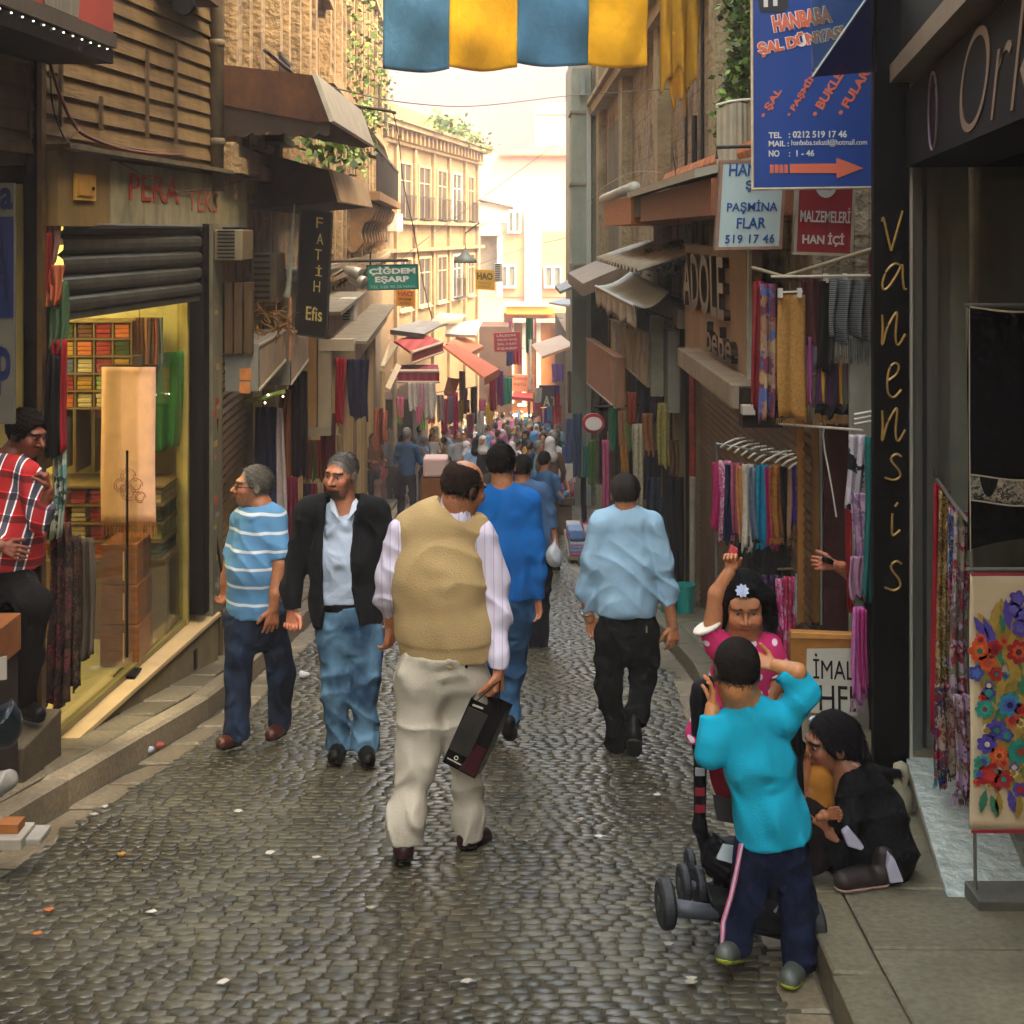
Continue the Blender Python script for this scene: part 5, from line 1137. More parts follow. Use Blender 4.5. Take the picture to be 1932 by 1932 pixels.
 MB().tube([W(1120, 786, 18.03), W(1122, 768, 18.03), (1.9, 18.03, W(0, 764, 18).z)], .015).build('bracket', IRON, t)
right_mid()
# ---- signs
def signs():
 cream = M('#e0a890', .5, .08, 5, .05); white = M('#d8d4ca', .5, .05, 4, 0); or_ = M('#d0684a', .5, .08, 4, .05)
 Y = 7.6
 t = Sign('banner_sign', 'large blue hanging banner with pink lettering, phone number and orange arrow', 'banner', W(1422, 355, Y), W(1645, 353, Y), W(1419, -60, Y), M('#17408a', .45, .12, 2, .1), .02)
 Hh = 415.; Ws_ = 224.
 def bx(u0, u1, v0, v1): return (u0-1421)/Ws_, (355-v1)/Hh, (u1-u0)/Ws_, (v1-v0)/Hh
 def T(s_, u0, u1, v0, v1, mt, **k): a, b, c, d = bx(u0, u1, v0, v1); return t.text(s_, a, b, c, d, mt, **k)
 def TB(s_, u0, u1, v0, v1, mt, bold=.05, **k):
  ol = M('#f0dccc', .5, .03, 4, 0); T(s_, u0-1, u1+1, v0-1, v1+1, ol, bold=bold+.045, depth=.002, name='lettering_outline', **k); T(s_, u0, u1, v0, v1, mt, bold=bold, depth=.006, **k)
 TB('HANBABA', 1462, 1574, 30, 62, or_, rot=.17); TB('ŞAL DÜNYASI', 1434, 1600, 78, 110, or_, rot=.2)
 for s_, u, vb, L, h in (('• ŞAL', 1446, 226, 62, 17), ('• PAŞMİNA', 1494, 224, 112, 17), ('• BUKLET', 1543, 224, 112, 17), ('• FULAR', 1592, 222, 98, 17)):
  a = (u-1421)/Ws_; b = (355-vb)/Hh; t.text(s_, a, b, L/Ws_, h/Hh, or_, bold=.035, rot=R(58), depth=.005)
 T('TEL', 1450, 1474, 250, 261, white, bold=.02); T(': 0212 519 17 46', 1488, 1598, 248, 261, white, bold=.02)
 T('MAIL :', 1450, 1488, 266, 277, white, bold=.02); T('hanbaba.tekstil@hotmail.com', 1493, 1636, 264, 278, white, bold=.0)
 T('NO', 1450, 1470, 284, 296, white, bold=.02); T(':  1 - 46', 1488, 1536, 284, 296, white, bold=.02)
 def q(u, v): return ((u-1421)/Ws_, (355-v)/Hh)
 for k in range(4): t.shape([q(1452+k*9, 327), q(1459+k*9, 327), q(1459+k*9, 311), q(1452+k*9, 311)], or_)
 t.shape([q(1490, 327), q(1578, 328), q(1578, 338), q(1629, 319), q(1578, 299), q(1578, 310), q(1490, 310)], or_)
 # bag emblem top left
 t.shape([q(1436, 22), q(1478, 24), q(1490, 12), q(1486, -6), q(1430, -6)], M('#26262a', .5), 'emblem'); t.shape([q(1442, 14), q(1450, 14), q(1450, -4), q(1442, -4)], white, 'emblem', lift=.006); t.shape([q(1460, 12), q(1468, 12), q(1468, -4), q(1460, -4)], white, 'emblem', lift=.006)
 MB().tube([W(1420, 358, Y-.03), W(1418, -60, Y-.03)], .008).build('frame_bar', M('#cbb794', .5), t.root); MB().tube([W(1418, 357, Y-.03), W(1648, 354, Y-.03)], .008).build('frame_bar', M('#a59878', .5), t.root)
 # white sign
 Y = 8.5
 t = Sign('shop_sign', 'white sign with blue lettering half behind the blue banner', 'sign', W(1349, 472, Y), W(1475, 470, Y), W(1359, 302, Y), M('#a9bdb8', .5, .06, 3, .05), .07, frame=M('#8c6a54', .6), fw=.02)
 b = M('#1d4a86', .5, .08, 4, 0)
 t.text('HAN', .14, .82, .42, .135, b, bold=.02); t.text('ŞAL', .4, .64, .35, .13, b, bold=.02); t.text('PAŞMİNA', .14, .40, .76, .155, b, bold=.02); t.text('FLAR', .3, .235, .44, .12, b, bold=.02); t.text('519 17 46', .14, .07, .74, .1, b, bold=.02, spacing=1.1)
 m = MB(); m.tube([W(1352, 300, Y), W(1352, 278, Y), W(1422, 276, Y)], .012); m.build('bracket', IRON, t.root)
 # red sign
 Y = 8.2
 t = Sign('shop_sign', 'red sign with white crescent and white lettering under the blue banner', 'sign', W(1497, 480, Y), W(1609, 484, Y), W(1503, 335, Y), M('#9c1c24', .5, .08, 3, .05), .05, frame=M('#a9a58c', .5), fw=.018)
 t.text('MALZEMELERİ', .09, .43, .84, .2, white, bold=.015); t.text('HAN İÇİ', .14, .12, .7, .18, white, bold=.03)
 pts = []
 for k in range(15): a = math.pi*(1.02+k/14*1.0); pts.append((.5+.18*math.cos(a), .92+.17*math.sin(a)))
 for k in range(15): a = math.pi*(2.02-k/14*1.0); pts.append((.56+.11*math.cos(a), .95+.1*math.sin(a)))
 t.shape(pts, white)
 # green sign
 Y = 18
 t = Sign('shop_sign', 'green hanging sign with white lettering over the street', 'sign', W(693, 548, Y), W(790, 546, Y), W(691, 500, Y), M('#0f7a66', .5, .06, 3, .05), .06, frame=M('#0c5248', .5), fw=.02)
 t.text('ÇİĞDEM', .05, .58, .9, .34, white, bold=.04); t.text('EŞARP', .16, .25, .66, .3, white, bold=.04); t.text('TEL 520 90 28 HAN', .06, .07, .86, .11, M('#8fc4b8', .5), bold=0)
 MB().tube([W(622, 493, Y), W(770, 491, Y)], .02).build('arm', IRON, t.root); MB().tube([W(698, 545, Y+.02), W(699, 475, Y+.02)], .012).build('hanger_rod', IRON, t.root)
 Y = 21
 t = Sign('shop_sign', 'small orange sign hanging below the green one', 'sign', W(748, 577, Y), W(783, 579, Y), W(747, 546, Y), M('#d28a1c', .5, .06, 3, .05), .04)
 t.text('HACI', .12, .62, .76, .3, M('#a82c1c', .5), bold=.03); t.text('BAYRAM', .15, .38, .66, .13, M('#5a3416', .5), bold=.02); t.text('ALTINDA', .2, .12, .6, .13, M('#5a3416', .5))
 Y = 36
 t = Sign('shop_sign', 'yellow sign with dark lettering in front of the pink house', 'sign', W(897, 546, Y), W(934, 548, Y), W(896, 508, Y), M('#c9a01c', .5, .06, 3, .05), .05)
 t.text('HAO', .1, .5, .8, .36, M('#3a3414', .5), bold=.04); t.text('TEKSTİL', .14, .28, .7, .12, M('#5a4a1c', .5)); t.text('ÇARŞI', .14, .1, .6, .12, M('#5a4a1c', .5))
 Y = 44
 t = Sign('shop_sign', 'red sign with four rows of white lettering above the crowd', 'sign', W(933, 664, Y), W(983, 662, Y), W(931, 628, Y), M('#b3262c', .5, .06, 3, .05), .08)
 for i, s_ in enumerate(('LÂLEZAR', 'GELİN BAŞI', 'ŞAL 3 KAT', 'EŞARP')): t.text(s_, .12, .78-i*.235, .74, .15, white, bold=.02)
 Y = 50
 t = Sign('shop_sign', 'salmon sign with red lettering in the middle above the crowd', 'sign', W(966, 738, Y), W(1008, 740, Y), W(966, 706, Y), M('#c9906c', .5, .1, 3, .05), .08)
 rr = M('#a83a34', .5); t.text('ÇARŞI', .08, .66, .6, .18, rr, bold=.03); t.text('KATLI', .08, .34, .55, .16, rr, bold=.03); t.shape([(.75, .4), (.92, .4), (.92, .8), (.75, .8)], rr)
 Y = 48
 t = Sign('shop_sign', 'black sign with pale letters AT above the red clothes', 'sign', W(1017, 768, Y), W(1055, 768, Y), W(1017, 727, Y), M('#2a2522', .6, .1, 3, .05), .08)
 t.text('A', .2, .02, .36, .5, M('#c4bda4', .5), bold=.03); t.text('T', .58, .04, .3, .45, M('#a59c88', .5), bold=.03)
 # spotlights, left facade
 for i, (u, v) in enumerate(((652, 508), (660, 524))):
  t = thing('spotlight', ['upper', 'lower'][i]+' grey metal spotlight on the left facade by the green sign', 'spotlight', tuple(W(u, v, 17)), 0, 'spotlights by the green sign')
  MB().lathe(W(u, v, 17), [(.03, -.02), (.05, .0), (.075, .12), (.09, .22), (.085, .225)], 16, (1, -.4, -.35)).build('housing', M('#a09c8c', .4, .15, 5, .05, metal=.3), t, smooth=True)
  MB().tube([W(u, v, 17), W(u-22, v+14, 17)], .012).build('arm', IRON, t)
 t = thing('street_lamp', 'grey dome shaped street lamp hanging before the ornate building', 'street lamp', tuple(W(878, 492, 30)))
 MB().lathe(W(878, 496, 30), [(.26, 0), (.27, .03), (.2, .12), (.08, .22), (.04, .3), (0, .31)], 20).build('shade', M('#6f7466', .5), t, smooth=True); MB().tube([W(878, 472, 30), W(878, 440, 30), W(905, 420, 30)], .015).build('arm', IRON, t)
signs()
# ================= goods on the right =================
GR = 'scarves on the white hangers of the rack'
# upper rail with hanging clothes
t = thing('clothes_rail', 'pale wooden rail tied with rope above the hanging clothes on the right', 'rail', tuple(W(1530, 520, 8)))
MB().tube([W(1420, 505, 8.4), W(1478, 522, 8.1), W(1645, 470, 7.7)], .012).build('pole', M('#8f8266', .7, .3, 9, .2), t)
MB().tube([W(1455, 522, 8.0), W(1648, 520, 7.8)], .008).build('pole', M('#b3ab94', .6), t)
GU = 'clothes on the upper rail at the right'
H(1422, 1440, 530, 770, 8.3, FAB('#7c1f22'), 'dark red long scarf, leftmost of the clothes on the upper right rail', 'scarf', GU, folds=2, amp=.02, taper=1.3)
H(1436, 1466, 535, 792, 8.2, PATCH(['#8a6248', '#6a3448', '#4c5a8a', '#94705a', '#5c2c3c', '#a58a62'], 14), 'mauve and blue patterned scarf beside the gold cloth on the right', 'scarf', GU, folds=2, amp=.03, taper=1.1)
o = H(1468, 1519, 556, 790, 8.0, M('#a5752f', .7, .35, 60, .4), 'gold flecked cloth hanging from a white clip hanger', 'cloth', GU, folds=1.5, amp=.012, taper=1.1, name='hanging_cloth', fr=.03)
H(1512, 1548, 525, 650, 8.05, FAB('#4c2420'), 'dark maroon cloth right of the gold one', 'cloth', GU, folds=2, amp=.02, name='hanging_cloth', taper=1)
H(1514, 1536, 635, 760, 8.04, BANDS([(0, '#9a4a78'), (.3, '#3c70a8'), (.65, '#a87484')], 8, 'X'), 'pink and sky blue striped scarf end under the maroon cloth', 'scarf', GU, folds=2, amp=.02, taper=1.0)
H(1545, 1578, 530, 700, 7.95, FAB('#15120f'), 'black top hanging beside the checked shawl', 'top', GU, folds=2, amp=.02, name='tank_top', taper=1.0)
H(1541, 1612, 685, 765, 8.0, BANDS([(0, '#3c1f3c'), (.25, '#b07c1c'), (.4, '#4a4a34'), (.6, '#4a1f48'), (.8, '#2c1c2c')], 9, 'X'), 'purple and yellow striped skirt with black hem on the right', 'skirt', GU, folds=3, amp=.02, name='skirt', taper=1.0)
H(1541, 1612, 762, 785, 7.99, FAB('#14100f'), 'black skirt hem band under the striped skirt', 'skirt', GU, folds=3, amp=.02, name='skirt_hem', taper=1.02, fr=.05, frc=FAB('#9a6a1c'))
H(1566, 1645, 527, 640, 7.85, BANDS([(0, '#3a3c3c'), (.35, '#6a6e6c'), (.6, '#2a2c2e'), (.8, '#7c807c')], 42, 'Z', warp=.9), 'grey checked woollen shawl hanging beside the black pillar', 'shawl', GU, folds=3, amp=.04, name='shawl', taper=1.0, fr=.14, frc=FAB('#4c4e4c'))
H(1640, 1660, 470, 530, 7.8, FAB('#6c1c3a'), 'magenta cloth tucked beside the lettered pillar at the top', 'cloth', GU, name='hanging_cloth')
for i, (u, v) in enumerate(((1470, 552), (1556, 524))):
 t = thing('clip_hanger', ['white clip hanger holding the gold cloth', 'white clip hanger holding the black top'][i], 'hanger', tuple(W(u+20, v, 7.98)), 0, 'clip hangers on the upper rail')
 MB().tube([W(u-2, v, 7.98), W(u+44, v-2, 7.98)], .006).build('bar', WHT, t); m = MB()
 for du in (2, 38): p = W(u+du, v+6, 7.97); m.box(p.x-.012, p.x+.012, 7.95, 7.99, p.z-.01, p.z+.045)
 m.build('clip', WHT, t); MB().tube([W(u+20, v, 7.98), W(u+20, v-18, 7.98), W(u+24, v-24, 7.98)], .0025).build('hook', ALU, t)
# rack with hangers
t = thing('garment_rack', 'metal garment rack loaded with white hangers and scarves before the shutter', 'rack', tuple(W(1440, 1170, 9)))
ra, rb = W(1352, 838, 9.6), W(1520, 868, 8.6)
MB().tube([ra, rb], .011).build('rail', ALU, t); MB().tube([rb, rb+Vector((0, 0, -1.15))], .012).build('upright', ALU, t); MB().tube([ra, ra+Vector((0, 0, -1.3))], .012).build('upright', ALU, t)
MB().tube([W(1430, 1075, 9.2), W(1560, 1072, 8.5)], .01).build('lower_rail', M('#6c5c40', .7), t)
cols = [('magenta', '#a02058'), ('pink and white', '#b5748c'), ('navy', '#16223a'), ('dusty rose', '#9a5060'), ('peach', '#b57a44'), ('cream', '#b3aa98'), ('grey blue', '#62707e'), ('turquoise', '#0e7a98'), ('hot pink', '#a81c5c'),
  ('tan leopard', '#a5682c'), ('charcoal', '#22211f'), ('sand brown', '#8a6a4c'), ('violet', '#3c1c68'), ('grey zigzag', '#5c4c4c'), ('bright turquoise', '#0c84a0')]
us = [1356, 1368, 1380, 1391, 1401, 1413, 1425, 1441, 1455, 1466, 1486, 1499, 1506, 1514, 1520]
for i, ((nm, c), u) in enumerate(zip(cols, us)):
 f = i/14; Y = 9.5-.9*f; v0 = 872+10*math.sin(f*3)-5*(i % 2); v1 = 1000+18*math.sin(f*3.1)+8*(i % 3)-30*(f > .7)*(f-.7)*3
 wd = 24 if nm not in ('tan leopard', 'charcoal', 'turquoise') else 28
 if nm in ('tan leopard',): mt = PATCH([c, '#7c4a1c', '#b5803c', c], 50)
 elif nm == 'pink and white': mt = PATCH(['#a8406c', '#c9a0ac', '#b5607c'], 30)
 elif nm == 'grey zigzag': mt = PATCH(['#2a2224', '#8c8484', '#5c4c4c'], 30)
 else: mt = FAB(c, .2)
 H(u-wd/2, u+wd/2, v0, v1, Y, mt, nm+' scarf hanging on the rack of white hangers', 'scarf', GR, folds=2, amp=.022, taper=.95, fr=.035 if i % 2 else 0, seed=i*3+1)
for i in range(11):
 f = i/10; u = 1362+f*128; v = 832+f*52-(12 if i > 6 else 0); Y = 9.5-.9*f
 t = thing('coat_hanger', 'white plastic hanger, %s on the scarf rack' % ['leftmost', 'second from the left', 'third from the left', 'fourth from the left', 'fifth from the left', 'middle one', 'sixth from the right', 'fourth from the right', 'third from the right', 'second from the right', 'rightmost'][i], 'hanger', tuple(W(u, v, Y)), 0, 'white hangers on the scarf rack')
 MB().tube([W(u-2, v+12, Y), W(u+8, v+4, Y-.01), W(u+26, v-4, Y-.02), W(u+46, v-6, Y-.03)], .0075, 8).build('bar', WHT, t, smooth=True)
 MB().tube([W(u+22, v-3, Y), W(u+22, v-16, Y), W(u+26, v-20, Y)], .0025, 5).build('hook', ALU, t)
# black fringed goods
o = hang('fringed_shawl', W(1385, 1005, 9.3), W(1500, 1030, 8.9), .26, FAB('#17140f', .3), None, 6, .05, 1.0, .02, .05, 3, 'black shaggy fringed shawls under the hanging scarves', 'shawl'); fringe(o, W(1385, 1005, 9.3), W(1500, 1030, 8.9), -.22, .12, FAB('#1c1812'), 90, .004)
GLW = 'scarves on the lower rail at the right'
H(1436, 1470, 1085, 1200, 8.9, PATCH(['#3a2440', '#241c30', '#4c3458'], 24), 'dark purple scarf on the lower rail beside the girl', 'scarf', GLW, folds=3, amp=.03)
H(1463, 1482, 1092, 1190, 8.7, PATCH(['#b32c6c', '#c98aa8', '#a01c50'], 22), 'pink and white scarf on the lower rail beside the girl', 'scarf', GLW, folds=2, amp=.03, taper=1.1)
H(1480, 1504, 1088, 1250, 8.65, PATCH(['#a8244c', '#b5406c', '#8c1c34', '#c48ca0'], 18), 'crimson and pink crinkled scarf on the lower rail', 'scarf', GLW, folds=3, amp=.03, taper=.9)
H(1502, 1530, 1082, 1180, 8.6, PATCH(['#7aa0a8', '#94b0b4', '#6a8c98'], 30), 'light blue frilly scarf on the lower rail', 'scarf', GLW, folds=3, amp=.035, taper=1.0)
H(1468, 1496, 1180, 1275, 8.7, FAB('#9c1c48'), 'long magenta scarf tail beside the cardboard box', 'scarf', GLW, folds=2, amp=.03)
# boards and doorway
def board(u0, u1, v0, v1, Y, mat, label, cat, name, th=.04):
 p = W(u0, v1, Y); q = W(u1, v0, Y); o = MB().box(p.x, q.x, Y, Y+th, p.z, q.z).build(name, mat, bevel=.003); lab(o, label, cat); return o
board(1506, 1548, 805, 1175, 8.5, M('#8a5a1c', .6, .35, 3, .2, stretch=(2, 2, .5)), 'ochre stained upright board behind the scarf rack', 'board', 'board')
board(1548, 1554, 800, 1180, 8.45, M('#8c8a7a', .5), 'grey aluminium edge strip beside the ochre board', 'strip', 'edge_strip')
board(1554, 1606, 800, 1200, 8.4, M('#3c1a14', .8, .4, 4, .2), 'dark maroon door leaf behind the reaching hand', 'door', 'door_leaf')
board(1604, 1665, 640, 1400, 7.9, M('#8e8c7c', .8, .15, 3, .2, dirt=.4), 'narrow pale grey wall strip between the door and the lettered pillar', 'wall', 'wall_strip')
t = thing('clothes_rail', 'thin white metal rail in front of the maroon door', 'rail', tuple(W(1550, 806, 8.0)))
MB().tube([W(1470, 800, 8.3), W(1628, 812, 7.6)], .008).build('pole', M('#b5ad9a', .5), t); MB().tube([W(1555, 806, 8.1), W(1553, 820, 8.1), W(1556, 850, 8.1), W(1562, 880, 8.1), W(1572, 935, 8.1), W(1578, 975, 8.1)], .005).build('cord', WHT, t)
GP = 'scarves beside the lettered pillar'
H(1602, 1634, 820, 960, 7.35, PATCH(['#17151a', '#b3abb0', '#c8c0c8', '#1c1a20'], 13), 'black and white zebra scarf beside the lettered pillar', 'scarf', GP, folds=2, amp=.02, taper=1.0)
H(1606, 1632, 930, 1060, 7.3, PATCH(['#a8849c', '#96728c', '#6a5a72', '#b394a8'], 20), 'lilac scarf with grey blotches beside the lettered pillar', 'scarf', GP, folds=2, amp=.02, taper=1.0)
H(1604, 1632, 1050, 1130, 7.25, FAB('#a57c92'), 'plain lilac scarf end above the pink hanging scarf', 'scarf', GP, folds=2, amp=.02, taper=1.0)
H(1632, 1647, 825, 1130, 7.2, FAB('#1f6a64'), 'teal scarf touching the lettered pillar', 'scarf', GP, folds=1.5, amp=.02, taper=1.0)
H(1596, 1607, 925, 1150, 7.5, FAB('#8c1c1c'), 'narrow red scarf left of the lilac scarf', 'scarf', GP, folds=1, amp=.02, taper=.9)
H(1610, 1630, 1145, 1320, 6.9, FAB('#b0649a', .2), 'pink scarf hanging beside the cardboard sign', 'scarf', GP, folds=2.5, amp=.03, taper=1.5, fr=.07, frc=FAB('#a58a9a'))
H(1618, 1634, 1150, 1300, 6.86, FAB('#a83070', .2), 'deep pink scarf layer over the pink one beside the cardboard sign', 'scarf', GP, folds=2, amp=.03, taper=1.0)
# small hangers near pillar
for i in range(3):
 o = MB().tube([W(1612, 782+i*9, 7.4), W(1645, 776+i*9, 7.35)], .006).build('coat_hanger', WHT); lab(o, ['topmost', 'middle', 'lowest'][i]+' of three white hangers beside the lettered pillar', 'hanger', 'white hangers beside the pillar')
# cardboard sign
Y = 7.0
t = Sign('cardboard_box', 'brown cardboard box with a hand lettered white paper sign', 'box', W(1494, 1345, Y), W(1618, 1350, Y), W(1492, 1192, Y), M('#9c6a30', .8, .2, 5, .2), .05)
t.shape([(.2, .02), (1.0, .0), (1.0, .83), (.24, .80)], M('#b9b5a4', .7, .08, 5, .1), 'paper', .003)
ik = M('#15131a', .6); t.text('İMAL', .33, .44, .62, .31, ik, bold=.0, depth=.008); t.text('HFE', .42, .05, .62, .31, ik, bold=.0, depth=.008)
t.shape([(.0, .93), (1.0, .95), (1.0, 1.0), (0, 1.0)], M('#b8813c', .7), 'flap', .012)
# clothes hanging deeper on the right
GD = 'clothes hung along the far right shops'
for (u0, u1, v0, v1, Y, c, nm, nme) in (
 (1136, 1150, 830, 1000, 17, '#a8506c', 'long pink cloth on the far right', 'cloth'), (1193, 1212, 800, 975, 15.2, '#a59a7c', 'long cream cloth slanting on the right', 'cloth'), (1212, 1232, 780, 860, 15, '#8a5a34', 'brown scarf over the dark clothes', 'scarf'),
 (1215, 1246, 850, 940, 15, '#1b1a1c', 'black blouse hanging above the dark coats', 'blouse'), (1234, 1262, 940, 1060, 14.6, '#1d2a30', 'dark teal coat behind the blue shirted man', 'coat'), (1258, 1290, 900, 1110, 14.3, '#1a1614', 'long black coat beside the red post', 'coat'),
 (1240, 1264, 760, 880, 14.8, '#9a8c4a', 'pale yellow tunic by the grey door post', 'tunic'), (1150, 1164, 770, 850, 18, '#2c6a48', 'emerald scarf by the far right door', 'scarf'), (1166, 1180, 775, 840, 17.5, '#a5764a', 'tan top in the far right shop', 'top'), (1180, 1192, 770, 850, 17, '#7c8a50', 'olive top in the far right shop', 'top'),
 (1205, 1240, 735, 800, 15.3, '#28222c', 'dark patterned top hanging highest on the right', 'top'), (1182, 1200, 740, 800, 16, '#8c3c20', 'rust orange scarf bunch below the printed sign', 'scarf'), (1170, 1184, 840, 890, 17, '#a5702c', 'mustard top in the far right shop', 'top'), (1262, 1284, 1040, 1105, 13.8, '#1f1c1c', 'black bag low beside the red post', 'bag'),
 (1246, 1268, 1038, 1090, 13.6, '#8c1c24', 'red cloth bundle by the turquoise bins', 'bundle'), (1220, 1246, 900, 1010, 14.9, '#2c3440', 'slate blue dress behind the blue shirted man', 'dress'), (1200, 1222, 960, 1040, 15.1, '#7a2c44', 'plum skirt behind the blue shirted man', 'skirt'),
 (1262, 1280, 830, 900, 14.4, '#5c4028', 'brown hat bag hanging on the grey post', 'bag'), (1100, 1112, 840, 900, 20, '#2c6a5c', 'teal top by the oval sign', 'top'), (1110, 1124, 830, 915, 19, '#4a6a2c', 'leaf green dress by the oval sign', 'dress'), (1082, 1098, 780, 900, 24, '#3a4a64', 'long denim blue dress at the edge of the crowd', 'dress'), (1068, 1084, 790, 870, 26, '#4c5a78', 'washed blue tunic at the edge of the crowd', 'tunic'),
 (1124, 1136, 915, 1010, 17.5, '#8a8468', 'grey sack cloth by the pink cloth', 'cloth'), (1096, 1106, 900, 985, 19, '#1c1814', 'black trousers hanging by the far right post', 'trousers')):
 H(u0, u1, v0, v1, Y, FAB(c, .3), nm, nme, GD, folds=2, amp=.035, name='hung_'+nme.replace('top', 'blouse'), taper=.95)
# bins
for i, u in enumerate((1262, 1292)):
 p = W(u, 1157, 12.8); t = thing('bin', ['left', 'right'][i]+' of the two turquoise plastic bins at the foot of the red post', 'bin', (p.x, 12.8, p.z), 0, 'turquoise bins')
 MB().lathe((p.x, 12.8, p.z), [(.0, 0), (.075, 0), (.095, .26), (.102, .262), (.102, .28), (.09, .28), (.07, .02), (0, .02)], 20).build('bucket', M('#1a8a80', .4, .1, 4, .05), t, smooth=False)
 MB().tube([(p.x-.1, 12.8, p.z+.27), (p.x, 12.72, p.z+.2), (p.x+.1, 12.8, p.z+.27)], .004).build('handle', IRON, t)
# table with folded fabric
t = thing('display_table', 'low display table of folded fabrics before the far right shops', 'table', (1.15, 19, G(19)))
zt = W(0, 1050, 18.3).z; MB().box(.78, 1.5, 18.3, 20, zt-.05, zt).build('tabletop', M('#7c7058', .7), t)
for x in (.82, 1.44):
 for y in (18.35, 19.9): MB().box(x, x+.04, y, y+.04, G(y), zt-.05).build('leg', IRON, t)
rnd = random.Random(6); pc = [('pink', '#b0607c'), ('pale blue', '#7c94b3'), ('lilac', '#9a86ac'), ('white', '#b5b3b0'), ('denim blue', '#3c5478'), ('rose', '#a8405c')]
k = 0
for iy in range(3):
 for ix in range(3):
  nn = 5-iy//2;
  for q in range(nn):
   nm, c = pc[(ix*2+iy*3+q) % 6]; x = .8+ix*.23; b = MB().box(x, x+.21, 18.32+iy*.5, 18.7+iy*.5, zt+.002+q*.05, zt+.048+q*.05); o = b.build('folded_fabric', FAB(c), bevel=.015)
   lab(o, '%s folded fabric, layer %s of the %s %s pile on the display table' % (nm, 'one two three four five'.split()[q], ['left', 'middle', 'right'][ix], ['front', 'middle row', 'back'][iy]), 'fabric', 'folded fabrics on the display table')
